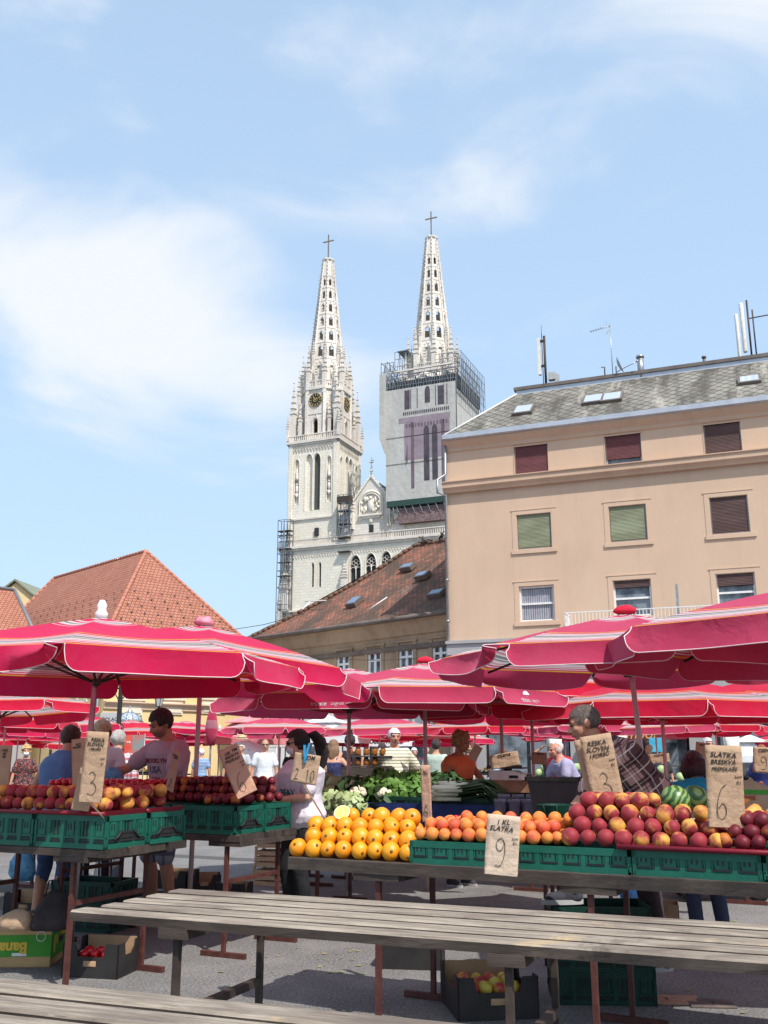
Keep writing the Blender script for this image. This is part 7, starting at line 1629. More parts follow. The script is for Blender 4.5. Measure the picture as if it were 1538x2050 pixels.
# 2 man in grey-pink tee
x, y = wp(343, 1440, 9.3)
d = person('man in a grey-pink printed tee looking down behind the tomatoes', x, y, -38, 1.88, SK_TAN, lean=3, head=(-18, 24, 0), hl=(.24, -.32, .93), hr=(-.40, -.42, 1.16), el=(.8, .4, -.2), er=(-.5, .3, -.7), shirt=cloth('grey_pink_tee', (.42, .29, .33), (.48, .34, .38)), sleeve=.62, trouser=plaid('checked_shorts', (.30, .30, .36), [('z', 0, .3, (.08, .09, .14), .8), ('x', 0, .3, (.10, .11, .18), .7)], 9), tlen=.5, hair=dict(s='short', c=(.022, .014, .010)), beard=(.20, .11, .075), vox=NV, loose=1.25, bulk=1.05, shoe=(.06, .06, .06), curl=(.7, 1.0))
redp = mat('faded_red_print', (.40, .06, .08), None); bluep = mat('faded_blue_print', (.22, .20, .32), None); zc_ = d['P'].z
print_on(d, 'BROOKLYN', .055, zc_ + .36, redp); print_on(d, 'USA', .085, zc_ + .28, bluep); print_on(d, '1986', .065, zc_ + .19, redp); print_on(d, 'ATHLETIC', .05, zc_ + .11, bluep)
k = MB(); blob(k, [(-.10, .03, .03, 0, 0), (-.07, .07, .05, 0, 0), (-.02, .085, .06, -.01, 0), (.03, .07, .06, 0, 0), (.06, .04, .04, 0, 0)], 20, .6, 4, 14)
M['bluebag'] = mat('thin_blue_plastic', (.05, .20, .36), (.14, .36, .55), 14, .3, .5, 40, spec=.5)
o = k.build('plastic_bag', M['bluebag'], None, at(228, 1550, 8.75)); tag(o, 'crumpled translucent blue plastic bag held between the two men', 'bag')
k = MB(); blob(k, [(-.26, .09, .02, 0, 0), (-.2, .12, .05, 0, 0), (-.1, .11, .05, 0, 0), (0, .05, .02, 0, 0)], 18, .4, 6, 10); o = k.build('plastic_bag', M['bluebag'], None, at(48, 1700, 8.9)); tag(o, 'blue carrier bag hanging beside the jeans of the tank top man', 'bag')
# 3 fair woman in white
x, y = wp(208, 1470, 10.2)
person('fair-haired woman in a white tee looking down behind the left price bags', x, y, 5, 1.82, SK_LT, 'f', lean=5, head=(8, 30, 0), hl=(.1, -.32, 1.05), hr=(-.2, -.3, 1.0), shirt=cloth('white_tee', (.66, .64, .66)), sleeve=.55, trouser=stripes('striped_leggings', [(.02, .02, .025)] * 6 + [(.5, .5, .5)], 12, 'X'), hair=dict(s='bun', c=(.34, .22, .12)), vox=.010)
# 4 man in plaid with black strap
x, y = wp(234, 1470, 11.6)
d = person('man in a red and white plaid shirt with a black shoulder strap, seen from behind', x, y, 165, 1.74, SK_LT, lean=3, shirt=plaid('red_white_plaid', (.60, .58, .60), [('z', 0, .35, (.42, .03, .05), .75), ('x', 0, .35, (.35, .03, .06), .7), ('x', .6, .66, (.05, .06, .15), .7), ('z', .6, .66, (.05, .06, .15), .7)], 11), sleeve=.7, trouser=cloth('grey_trousers', (.12, .12, .14)), hair=dict(s='crop', c=(.30, .28, .26)), vox=.011, bulk=1.08)
k = MB(); k.tube([d['sp'](.5, -.05, .08), d['sp'](.38, -.02, .15), d['sp'](.2, .06, .15), d['sp'](.02, .15, .12)], .013, 6); k.build('strap', M['black'], d['t'])
# 5 ponytail woman
x, y = wp(606, 1490, 8.95)
d = person('woman with a dark ponytail, sunglasses and mask in a white printed tee', x, y, -48, 1.67, SK_LT, 'f', lean=2, head=(-30, 8, 0), hl=(.04, -.27, 1.10), hr=(-.10, -.29, 1.08), el=(.9, .6, -.3), er=(-.9, .4, -.2), shirt=cloth('white_printed_tee', (.60, .55, .62), (.68, .64, .70)), sleeve=.72, trouser=cloth('black_trousers', (.010, .010, .012), (.02, .02, .022)), hair=dict(s='pony', c=(.014, .009, .008)), mask=True, glasses=True, vox=NV, loose=1.6, bulk=1.25, shoe=(.02, .02, .02), curl=(.9, .9))
print_on(d, 'GREAT', .085, d['P'].z + .20, mat('teal_print', (.02, .25, .28), None), x=-.03, bold=.003); print_on(d, 'PARTY', .06, d['P'].z + .13, mat('lilac_print', (.4, .3, .5), None), x=-.03)
# 6 plaid shirt man leaning with one foot on the crates
x, y = wp(1303, 1640, 6.42)
d = person('balding man in a brown plaid shirt leaning forward with one foot on the crates', x, y, -84, 1.77, (.46, .235, .15), lean=32, head=(-14, 16, -3), hip=(0, 0, 1.07), fr_=(-.12, .06, .085), fl=(.10, -.56, .625), hl=(.14, -.62, 1.00), hr=(-.10, -.50, 1.0), el=(.4, .1, -.9), er=(-.3, .2, -.9), shirt=plaid('brown_pink_plaid', (.42, .25, .22), [('z', 0, .30, (.045, .018, .022), .88), ('x', 0, .32, (.035, .014, .02), .85), ('x', .62, .67, (.72, .58, .48), .85), ('z', .62, .67, (.72, .58, .48), .85), ('z', .14, .18, (.5, .4, .35), .6), ('x', .14, .18, (.5, .4, .35), .6), ('z', .84, .88, (.05, .03, .03), .8), ('x', .84, .88, (.05, .03, .03), .8)], 7.2, 32), sleeve=.98, trouser=cloth('dark_brown_trousers', (.030, .018, .016), (.045, .03, .028)), hair=dict(s='buzz', c=(.08, .06, .05)), beard=None, vox=.008, loose=1.8, bulk=1.22, belly=.04, shoe=(.035, .035, .045), curl=(1.0, .8), shirt_lo=-.18)
# 7 woman in orange top
x, y = wp(914, 1480, 11.6)
d = person('tanned curly-haired woman in an orange sleeveless top holding papers', x, y, 38, 1.72, (.42, .19, .11), 'f', lean=3, head=(14, 14, 0), hl=(.16, -.33, 1.06), hr=(-.02, -.38, 1.10), el=(.8, .3, -.4), er=(-.8, .2, -.4), shirt=cloth('orange_top', (.72, .16, .055), (.78, .20, .08)), sleeve=.12, trouser=cloth('dark_skirt', (.05, .05, .06)), hair=dict(s='curly', c=(.30, .15, .06)), vox=.0095, loose=1.3, bulk=1.12, curl=(.8, .8))
print_on(d, 'Beauty', .09, d['P'].z + .22, M['ink'], shear=.3, bold=.003)
k = MB(); k.box(-.05, .05, -.004, .004, -.08, .09, Matrix.Rotation(rad(30), 4, 'Y')); o = k.build('paper_sheet', M['kraft'], None, at(951, 1508, 11.1)); tag(o, 'folded paper in the hand of the orange top woman', 'paper')
# 8 old man in striped polo
x, y = wp(789, 1490, 14.6)
person('white-haired old man in a green striped polo standing behind the lettuces', x, y, 8, 1.84, SK_RED, lean=0, hl=(.30, .0, .92), hr=(-.30, .0, .92), el=(.9, .6, 0), er=(-.9, .6, 0), head=(5, 4, 0), shirt=stripes('striped_polo', [(.72, .69, .55), (.72, .69, .55), (.17, .18, .10), (.66, .62, .46)], 22), sleeve=.8, trouser=cloth('khaki_trousers', (.3, .26, .18)), hair=dict(s='crop', c=(.55, .54, .53)), vox=.0105, belly=.07, bulk=1.1, loose=1.2)
# 9 turquoise woman
x, y = wp(1398, 1520, 8.0)
person('woman with dark red bob hair and turquoise tee bending over, seen from behind', x, y, 172, 1.60, SK_LT, 'f', lean=20, hip=(0, 0, .86), fl=(.11, 0, .08), fr_=(-.11, 0, .08), head=(0, 15, 0), hl=(.36, -.18, .95), hr=(-.30, -.2, .95), el=(.9, .2, .1), er=(-.9, .2, .1), shirt=cloth('turquoise_tee', (.01, .30, .48), (.02, .36, .54)), sleeve=.62, trouser=cloth('dark_blue_trousers', (.03, .04, .07)), hair=dict(s='bob', c=(.05, .012, .014)), vox=.010, bulk=1.32, loose=1.5)
# people farther back
def far(px, py, Y, heading, H, label, top, **k):
    x, y = wp(px, py, Y); k.setdefault('vox', .014); k.setdefault('trouser', cloth('plain_trousers', k.pop('tc', (.06, .065, .08)))); return person(label, x, y, heading, H, shirt=top, **k)
far(531, 1490, 21, 10, 1.78, 'man in a white printed tee and sunglasses walking between the stalls', cloth('white_far_tee', (.70, .72, .74)), glasses=True, hair=dict(s='bald', c=(.3, .28, .26)), tc=(.5, .48, .44))
far(54, 1495, 20, 20, 1.64, 'curly blonde woman in a floral dress and face mask at far left', cloth('floral_dress', (.03, .03, .035), (.45, .12, .10), scale=38, contrast=(.5, .6)), sex='f', mask=True, hair=dict(s='curly', c=(.45, .28, .12)), skirt=True, sleeve=.6)
far(458, 1496, 24, 60, 1.70, 'dark-haired man in a navy tee bending left of the white parasol', cloth('navy_tee', (.015, .02, .04)), hair=dict(s='short', c=(.03, .02, .015)), lean=15)
far(484, 1488, 26, -10, 1.74, 'man in a pale sun hat and grey tee behind the white parasol', cloth('pale_grey_tee', (.45, .46, .48)), hair=dict(s='short', c=(.5, .45, .35)))
far(404, 1500, 27, 175, 1.62, 'grey-haired person in a blue striped top, seen from behind', stripes('blue_stripe_top', [(.08, .2, .45), (.4, .5, .6)], 26), hair=dict(s='crop', c=(.55, .55, .55)))
far(668, 1478, 17, 165, 1.70, 'woman with a brown ponytail in a dotted navy camisole, hands on hip', cloth('dotted_camisole', (.03, .035, .10), (.3, .3, .5), scale=60, contrast=(.6, .65)), sex='f', strap=True, hair=dict(s='long', c=(.16, .09, .05)), hl=(.25, .02, .98), hr=(-.26, .02, .98), el=(1, .4, 0), er=(-1, .4, 0), tc=(.18, .28, .42), vox=.011)
far(701, 1468, 17.5, -150, 1.80, 'tall dark-haired man in a black vest beside the camisole woman', cloth('black_vest', (.02, .02, .03)), strap=False, sleeve=0, hair=dict(s='short', c=(.02, .015, .012)), beard=(.04, .02, .015), hl=(.26, .02, 1.0), el=(1, .4, 0), tc=(.15, .18, .26), vox=.012)
far(765, 1482, 19, 150, 1.66, 'person in a white top partly hidden behind the striped polo man', cloth('white_far_top', (.66, .64, .66)), sex='f', hair=dict(s='short', c=(.03, .02, .02)), hl=(.26, .02, 1.0), el=(1, .4, 0))
far(873, 1480, 19, 172, 1.74, 'dark-haired man in a pale green tee with a black crossbody strap', cloth('pale_green_tee', (.42, .50, .42)), hair=dict(s='short', c=(.03, .02, .02)), vox=.012)
far(829, 1500, 23, 10, 1.62, 'seated grey-haired man in a dark jacket behind the stalls', cloth('dark_jacket', (.05, .05, .06)), hair=dict(s='crop', c=(.5, .5, .5)), sleeve=1.9)
far(853, 1497, 24, -20, 1.66, 'person in a plum top between the grey-haired man and the green tee', cloth('plum_top', (.12, .03, .06)), hair=dict(s='bald', c=(.4, .4, .4)), sleeve=1.9)
far(988, 1497, 21, 60, 1.62, 'brown-haired woman in a light blue striped shirt bending over produce', stripes('light_blue_shirt', [(.5, .55, .66), (.36, .42, .55)], 30, 'X'), sex='f', lean=20, hair=dict(s='bob', c=(.10, .045, .025)), sleeve=1.8)
far(1145, 1492, 15.5, -70, 1.74, 'bald man in a lavender shirt leaning on a table', cloth('lavender_shirt', (.38, .36, .52)), lean=28, hip=(.05, 0, .93), hair=dict(s='bald', c=(.4, .36, .33)), sk=(.52, .24, .17), hl=(.15, -.5, .95), hr=(-.15, -.55, .95), vox=.011, bulk=1.1)
far(1125, 1494, 18, -40, 1.70, 'grey-haired man in a red polo beside the lavender shirt man', cloth('red_polo', (.52, .02, .03)), lean=10, hair=dict(s='crop', c=(.45, .43, .42)), sk=SK_RED)
far(1104, 1494, 19.5, 0, 1.66, 'person in a dark waistcoat over white raising an arm by the bicycles', cloth('dark_waistcoat', (.06, .04, .05)), sleeve=.9, hair=dict(s='short', c=(.2, .13, .08)), hr=(-.25, -.1, 1.62), er=(-1, 0, .4))
far(1300, 1496, 25, -75, 1.72, 'balding man in a white shirt walking left by the dark shop', cloth('white_shirt_far', (.58, .58, .55)), hair=dict(s='bald', c=(.25, .24, .22)), sleeve=.9, tc=(.3, .28, .26))
far(1416, 1482, 18, 15, 1.76, 'grey-haired man in a royal blue shirt behind the turquoise woman', cloth('royal_blue_shirt', (.02, .07, .28)), hair=dict(s='crop', c=(.42, .40, .38)), sleeve=.8, vox=.011, sk=SK_RED)
far(1525, 1502, 16, 170, 1.60, 'auburn-haired woman in a blue top with red straps at the right edge', cloth('blue_far_top', (.03, .04, .16)), sex='f', hair=dict(s='short', c=(.22, .08, .03)), bulk=1.2)
far(936, 1508, 30, 0, 1.60, 'person in a straw hat far behind the orange top woman', cloth('dark_far_top', (.08, .08, .09)), hair=dict(s='short', c=(.4, .35, .2)))
far(640, 1484, 27, 40, 1.68, 'distant person in a checked shirt right of the ponytail', cloth('pale_check', (.4, .4, .42)), hair=dict(s='short', c=(.04, .03, .02)))
far(1325, 1512, 24, 0, 1.5, 'small person in dark clothes by the distant cauliflowers', cloth('dark_far', (.03, .03, .04)), hair=dict(s='short', c=(.1, .05, .03)), sk=SK_RED)
far(585, 1497, 28, 0, 1.66, 'distant man in sunglasses and black tee left of the ponytail woman', cloth('black_far_tee', (.02, .02, .02)), glasses=True, hair=dict(s='crop', c=(.1, .08, .06)))
# sun hats
for px, py, Y, lb in ((484, 1479, 26, 'pale straw sun hat on the man behind the white parasol'), (936, 1499, 30, 'straw hat with dark band far behind the orange top woman')):
    p = at(px, py, Y); t = thing('sun_hat', lb, 'hat', p); k = MB(); k.lathe([(.2, -.01), (.19, .0), (.1, .01), (.095, .08), (.06, .11), (0, .115)], 16); k.build('hat_body', mat('straw', (.55, .45, .26), (.45, .35, .18), 20, .9), t); k = MB(); k.lathe([(.103, .012), (.101, .035)], 16, cap=False); k.build('band', M['black'], t)
# ---------------------------------------------------------------- middle distance stalls and produce
def mid_table(px, py, L, label, D=.8, seed=1, wood_='plank', ang=A3, frames=None, h=TH): p = atz(px, py, h); return table(p, ang, L, D, label, 4, frames or (.4, L - .4), wood_, 'rust', h=h, seed=seed), fr(p, ang, h)
def leafy(mb, c, r, n, rnd, up=.6, sz=(.03, .06), flat=.7):
    for i in range(n):
        d = Vector((rnd.gauss(0, 1), rnd.gauss(0, 1), rnd.gauss(0, 1) + up)).normalized(); p = Vector(c) + Vector((d.x * r[0], d.y * r[1], d.z * r[2])) * rnd.uniform(.55, 1.0)
        s_ = rnd.uniform(*sz); a = d.cross(Vector((rnd.uniform(-1, 1), rnd.uniform(-1, 1), rnd.uniform(-1, 1)))).normalized(); b_ = d.cross(a).normalized(); a = (a + d * rnd.uniform(-.4, .8)).normalized()
        m_ = p + a * s_ * .55 + d * s_ * .25; e = p + a * s_
        k = len(mb.v); mb.v += [tuple(p - b_ * s_ * .2), tuple(p + b_ * s_ * .2), tuple(m_ + b_ * s_ * .48), tuple(e + b_ * s_ * .2 - d * s_ * .1), tuple(e - b_ * s_ * .2 - d * s_ * .1), tuple(m_ - b_ * s_ * .48)]
        mb.face([k, k + 1, k + 2, k + 5], None, True); mb.face([k + 5, k + 2, k + 3, k + 4], None, True)
def leafmat(name, a, b_, t=.25):
    m = mat(name, a, b_, 9, .55, spec=.35, rand=.0); return m
M['lettuce'] = leafmat('lettuce_leaf', (.055, .14, .02), (.13, .26, .045)); M['chard'] = leafmat('dark_leaf', (.02, .055, .015), (.045, .10, .025)); M['palegreen'] = leafmat('pale_cabbage_leaf', (.30, .40, .16), (.42, .50, .26)); M['cauli'] = mat('cauliflower', (.66, .60, .42), (.72, .68, .52), 30, .9, .6, 60); M['leekw'] = mat('leek_white', (.62, .62, .42), (.72, .74, .58), 12, .6)
def prod(name, px, py, Y, label, group, builder, cat=None): p = at(px, py + 7, Y * 1.27); t = thing(name, label, cat or name.replace('_', ' '), p, 0, group); t.scale = (1.2,) * 3; builder(t); return t
def lettuce(seed, r=.13, mt='lettuce', n=150):
    def f(t): k = MB(); rnd = random.Random(seed); leafy(k, (0, 0, 0), (r, r, r * .8), n, rnd, .4, (.04, .07)); k.sphere((0, 0, 0), (r * .7, r * .7, r * .55), 10, 8); k.build('leaves', M[mt], t)
    return f
def cabbage(seed, r=.11, mt='palegreen'):
    def f(t):
        k = MB(); rnd = random.Random(seed); k.sphere((0, 0, 0), (r, r, r * .85), 18, 12)
        for i, v in enumerate(k.v): p = Vector(v); d = 1 + .08 * noise.noise(p * 20 + Vector((seed, 0, 0))); k.v[i] = tuple(p * d)
        leafy(k, (0, 0, -r * .3), (r * 1.05, r * 1.05, r * .8), 16, rnd, .0, (.07, .11)); k.build('leaves', M[mt], t)
    return f
def cauliflower(seed, r=.1):
    def f(t):
        k = MB(); rnd = random.Random(seed)
        for i in range(26): d = Vector((rnd.gauss(0, 1), rnd.gauss(0, 1), abs(rnd.gauss(0, 1)))).normalized(); k.sphere(d * r * .7, r * .33, 7, 5)
        k.build('curd', M['cauli'], t); k = MB(); leafy(k, (0, 0, -.03), (r * 1.15, r * 1.15, r * .8), 26, rnd, -.1, (.09, .14)); k.build('leaves', M['chard'], t)
    return f
def leeks(seed, L=.55, n=16):
    def f(t):
        rnd = random.Random(seed); k = MB(); w_ = MB()
        for i in range(n):
            y = rnd.uniform(-.1, .1); z = rnd.uniform(-.03, .07); x0 = -L / 2 + rnd.uniform(-.03, .03); w_.tube([(x0, y, z), (x0 + .18, y * 1.05, z)], .014, 7)
            for j in range(3): a = rnd.uniform(-.14, .14); k.tube([(x0 + .17, y * 1.05, z), (x0 + .35, y + a * .6, z + .03), (x0 + .5, y + a, z - .03 - rnd.uniform(0, .12))], .016, 5, radii=[.014, .018, .004], flat=.3)
        w_.build('stalk', M['leekw'], t); k.build('leaves', M['chard'], t)
    return f
tA, FA = mid_table(560, 1632, 3.6, 'table of lettuces and cabbages behind the orange heap', seed=31, wood_='plank', h=TH)
skv = MB(); skv.box(.9, 3.6, -.012, -.004, -.42, .14); o = skv.build('blue_sheet', mat('dark_blue_sheet', (.008, .02, .09), (.015, .035, .14), 5, .6, .5, 12)); o.matrix_world = FA; tag(o, 'dark blue plastic sheet hanging below the lettuces', 'sheet')
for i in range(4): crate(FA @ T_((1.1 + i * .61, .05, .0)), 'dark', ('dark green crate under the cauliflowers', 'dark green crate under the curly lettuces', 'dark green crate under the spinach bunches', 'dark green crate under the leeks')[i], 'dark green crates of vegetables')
slat_crate(FA @ T_((.25, .02, .0)), .62, .36, .14, 'pale slatted crate of chicory in front of the cabbages', nsl=2)
yv = 7.95
VG = [('cabbage', 628, 1560, 8.9), ('cabbage', 652, 1555, 8.8), ('cabbage', 672, 1562, 8.6), ('cabbage', 640, 1578, 8.5), ('cabbage', 664, 1583, 8.3)]
for i, (nm, px, py, Y) in enumerate(VG): prod('cabbage', px, py, Y, 'pale round cabbage in the cluster behind the slatted crate', 'pale cabbages', cabbage(i, .085))
for i, (px, py, Y) in enumerate(((618, 1590, 7.7), (640, 1594, 7.6), (662, 1598, 7.5), (690, 1600, 7.4), (707, 1603, 7.35))): prod('chicory', px, py, Y, 'light green frilly chicory in the slatted crate', 'chicory heads', lettuce(50 + i, .085, 'palegreen', 110))
for i, (px, py, Y) in enumerate(((697, 1572, 8.2), (722, 1566, 8.3), (716, 1584, 8.0), (772, 1590, 7.6))): prod('cauliflower', px, py, Y, 'cauliflower wrapped in dark leaves beside the cabbages', 'cauliflowers', cauliflower(i, .08))
for i, (px, py, Y) in enumerate(((765, 1556, 8.4), (790, 1560, 8.2), (818, 1560, 8.1), (842, 1562, 8.0), (803, 1584, 7.6), (832, 1582, 7.6), (780, 1575, 7.9), (855, 1580, 7.7), (745, 1570, 8.1))): prod('curly_lettuce', px, py, Y, 'fresh green curly lettuce in the row behind the oranges', 'curly lettuces', lettuce(i, .105), 'lettuce')
for i, (px, py, Y) in enumerate(((870, 1580, 7.6), (893, 1578, 7.6), (915, 1585, 7.4), (880, 1562, 7.9), (905, 1566, 7.8))): prod('spinach_bunch', px, py, Y, 'dark green spinach bunch left of the leeks', 'spinach bunches', lettuce(20 + i, .11, 'chard', 130), 'spinach')
prod('leek_bundle', 935, 1586, 7.2, 'bundle of leeks with white ends to the left, front', 'leek bundles', leeks(1, .5)); prod('leek_bundle', 950, 1578, 7.4, 'rear bundle of leeks behind the front leeks', 'leek bundles', leeks(2, .5))
for i in range(16):       # cucumbers / marrows left of the woman
    p = at(520 + (i * 37) % 70, 1568 + (i % 5) * 4, 11.9 + (i % 3) * .1); k = MB(); k.tube([(-.13, 0, 0), (-.1, 0, .0), (.1, 0, 0), (.13, 0, 0)], .02, 8, radii=[.008, .023, .023, .008]); o = k.build('cucumber', M['chard'], None, p, rad(-30 + (i * 29) % 40)); tag(o, 'dark green cucumber in the heap left of the ponytail woman', 'cucumber', 'cucumbers behind the dark peaches')
tC, FC_ = mid_table(500, 1612, 1.3, 'small table of cucumbers left of the ponytail woman', seed=77, wood_='plank_dark')
# small red fruits behind apricots + blueberry cups
rr = random.Random(8)
for i in range(16): fruit('tomato', F2 @ Vector((xa_ + .04 + i * .055, .56 + (i % 2) * .05, .2)), 'small dark red plum in the row behind the apricots', 'red plums behind the apricots', 'plum', .72, rr)
cupm = mat('clear_plastic_cup', (.50, .47, .55), None, rough=.1, spec=.6); cupm.node_tree.nodes['Principled BSDF'].inputs['Alpha'].default_value = .28
bluem = mat('blueberries', (.015, .012, .045), (.05, .03, .09), 60, .5, 1, 90)
for i in range(6):
    p = at(1002 + (i % 3) * 28 + (i // 3) * 8, 1622 - (i // 3) * 10, 8.75 + (i // 3) * .12); t = thing('berry_cup', 'clear plastic cup of blueberries in the group behind the apricots', 'cup', p - Vector((0, 0, .05)), 0, 'cups of blueberries')
    k = MB(); k.lathe([(.045, 0), (.056, .14), (.060, .142)], 14, cap=False); k.build('cup', cupm, t); k = MB(); k.lathe([(.043, .003), (.052, .118), (.0, .13)], 14); k.build('berries', bluem, t)
tB, FB = mid_table(985, 1648, 1.0, 'small dark stand carrying the blueberry cups', .3, 41, 'plank_dark', A2, (.5,))
# kitchen scale on wooden boxes
ps = at(1017, 1561, 11.3); t = thing('kitchen_scale', 'brown and beige market scale on the stall beside the orange top woman', 'scale', ps, rad(-20))
k = MB(); k.prism([(-.18, 0), (.18, 0), (.18, .06), (.1, .10), (-.18, .10)], -.15, .15); k.build('scale_body', M['cream_canvas'], t); k = MB(); k.box(-.2, .2, -.16, .16, .12, .135); k.box(-.2, .2, -.165, -.155, .12, .16); k.tube([(0, 0, .1), (0, 0, .12)], .05, 8); k.build('pan', M['plank_dark'], t); k = MB(); k.box(.05, .15, -.155, -.15, .02, .05); k.build('display', M['black'], t)
k = MB(); k.box(-.27, .30, -.2, .2, -.13, 0); o = k.build('wooden_box', mat('rusty_box', (.30, .17, .10), (.18, .08, .05), 6, .8), None, ps, rad(-20)); tag(o, 'rusty brown box under the market scale', 'box')
tD, FD = mid_table(985, 1618, 3.0, 'table with scale and beetroots behind the leeks', seed=44)
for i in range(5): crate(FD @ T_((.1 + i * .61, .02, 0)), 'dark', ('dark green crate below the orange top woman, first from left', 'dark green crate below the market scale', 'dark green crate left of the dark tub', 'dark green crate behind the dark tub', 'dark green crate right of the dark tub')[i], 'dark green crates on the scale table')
# dark plastic tub
pt = at(1110, 1592, 7.3); t = thing('plastic_tub', 'dark brown trapezoid plastic tub on a stand, right of the scale', 'tub', pt, rad(-15)); k = MB()
k.prism([(-.13, -.15), (.13, -.15), (.18, .12), (-.18, .12)], -.12, .12); o = k.build('tub_body', mat('dark_brown_plastic', (.035, .022, .02), (.05, .03, .03), 4, .4), t); k = MB(); k.box(-.195, .195, -.135, -.12, .10, .13); k.box(-.195, -.18, -.135, .13, .1, .13); k.box(.18, .195, -.135, .13, .1, .13); k.build('rim', M['darksteel'], t)
k = MB(); k.tube([(-.08, 0, -.15), (-.1, 0, -pt.z)], .014, 6); k.tube([(.08, 0, -.15), (.1, 0, -pt.z)], .014, 6); k.build('stand', M['rust'], t)
# cardboard box right edge
pb = at(1512, 1612, 5.9); t = thing('produce_box', 'brown cardboard produce box with pointed lid corner at the right edge', 'box', pb, rad(-20)); k = MB(); k.box(-.12, .22, -.1, .2, -.08, .10); k.prism([(-.12, .10), (.1, .10), (-.02, .15)], -.1, -.095); k.build('box_shell', M['kraft'], t)
k = MB(); k.box(-.11, .2, -.104, -.101, .065, .09); k.build('green_print', M['boxg'], t); text('Krona', .045, mat('red_print', (.5, .08, .03), None), t, Matrix.Translation((-.05, -.104, .05)) @ FRONT)
# plastic basket behind peaches
pb = at(1115, 1628, 6.1); t = thing('wire_basket', 'dark green mesh basket behind the left end of the peaches', 'basket', pb, rad(-20)); k = MB(); k.lathe([(.09, -.05), (.12, .05)], 16, cap=False)
for i in range(9): a = i * .7; k.tube([(.09 * math.cos(a), .09 * math.sin(a), -.05), (.12 * math.cos(a), .12 * math.sin(a), .05)], .004, 4)
k.build('mesh_wall', M['green_dk'], t)
# ---- farther tables with heaps of small produce
FARP = [  # px, py(front left corner), length, kind, label
 (-90, 1622, 2.2, 'apricot', 'table by the left edge behind the tank top man'), (205, 1548, 3.0, 'orange', 'distant table between the two men at left'), (330, 1566, 3.4, None, 'empty grey slat table behind the grey-pink tee man'),
 (400, 1553, 3.6, None, 'empty grey slat table farther behind the tee man'), (440, 1580, 3.2, None, 'empty grey slat table nearest behind the price bag marked 6'), (690, 1552, 3.6, 'tomato', 'table behind the lettuces'), (880, 1548, 3.0, 'apple', 'distant table behind the orange top woman'),
 (1060, 1560, 3.0, 'cab', 'table the lavender shirt man leans on'), (1290, 1572, 3.4, 'cab', 'table right of the plaid shirt man'), (1400, 1590, 3.0, 'plumz', 'table behind the right price bag marked 6'), (-40, 1560, 2.6, 'tomato', 'distant table at the far left edge'), (560, 1549, 3.2, None, 'empty slat table between the walkers and the ponytail woman')]
FM['small_yellow'] = fruit_mesh('yellow_plum', .035, mat('yellow_plum_skin', (.80, .52, .05), (.85, .6, .1), 9, .4), 0, .9, 10, 7); FM['cabb'] = fruit_mesh('white_cabbage', .10, M['palegreen'], 0, .85, 12, 8)
for i, (px, py, L, kd, lb) in enumerate(FARP):
    tt, F = mid_table(px, py, L, lb, .85, 60 + i, 'plank'); rnd = random.Random(i)
    if kd is None: continue
    fk = {'orange': 'small_yellow', 'cab': 'cabb', 'plumz': 'dark_peach'}.get(kd, kd); r = {'cabb': .09}.get(fk, .038); n = 9 if fk == 'cabb' else 20
    for z_, cnt in ((0, n), (1, n // 2)):
        for j in range(cnt):
            o = bpy.data.objects.new({'small_yellow': 'yellow_plum', 'cabb': 'white_cabbage', 'dark_peach': 'plum', 'tomato': 'beetroot' if i == 5 else 'red_pepper'}.get(fk, fk), FM[fk]); C.objects.link(o)
            o.location = F @ Vector((.2 + z_ * r + (j % (cnt // 2 or 1)) * (L - .4) / (cnt // 2 or 1) * .62 + rnd.uniform(-.3, .3) * r, .08 + r + (j // (cnt // 2 or 1)) * 2 * r + z_ * r, r + z_ * r * 1.5 + .06)); o.rotation_euler = (rnd.uniform(0, 3), rnd.uniform(0, 3), 0)
            nm = o.name.split('.')[0].replace('_', ' '); tag(o, 'small ' + nm + ' on the ' + lb, nm, nm + ' heap ' + ('left', 'middle', 'right')[0 if px < 400 else 1 if px < 1000 else 2])
    k = MB(); k.box(.1, L - .5, .03, .5, 0, .06); o = k.build('produce_tray', M['green_dk']); o.matrix_world = F; tag(o, 'dark green tray on the ' + lb, 'tray', 'produce trays on far tables')
# jars
p = at(728, 1512, 14.5)
for i in range(9):
    t = thing('honey_jar', 'amber jar on the small shelf behind the camisole woman', 'jar', p + Vector(((i % 5) * .12 - .2, 0, -.14 * (i // 5))), 0, 'amber jars'); k = MB(); k.lathe([(.04, 0), (.045, .02), (.045, .08), (.03, .095)], 10); k.build('glass', mat('amber', (.25, .09, .02), None, rough=.2) if i == 0 else bpy.data.materials['amber'], t); k = MB(); k.lathe([(.034, .095), (.034, .115)], 10); k.build('lid', M['rust'], t)
for z_ in (-.005, -.145): k = MB(); k.box(-.28, .42, -.08, .08, -.02, 0); o = k.build('shelf_board', M['plank_dark'], None, p + Vector((0, 0, z_))); tag(o, 'wooden shelf board under the %s row of amber jars' % ('upper' if z_ > -.1 else 'lower'), 'shelf')
k = MB(); k.box(-.3, .45, -.1, .1, -p.z, -.17); o = k.build('shelf_cabinet', M['plank_dark'], None, p); tag(o, 'dark wooden cabinet carrying the shelves of amber jars', 'cabinet')
# white parasol (round, open, tilted)
p = at(496, 1508, 27); t = thing('white_parasol', 'open white parasol tilted on its side between the stalls', 'parasol', p, 0); t.rotation_euler = (rad(50), rad(20), 0); k = MB(); k.lathe([(.62, -.22), (.5, -.08), (.3, .05), (0, .14)], 10, cap=False, sm=False); k.build('canopy', M['white_canvas'], t); k = MB(); k.tube([(0, 0, .16), (0, 0, -.5)], .015, 6); k.build('handle', M['galv'], t)
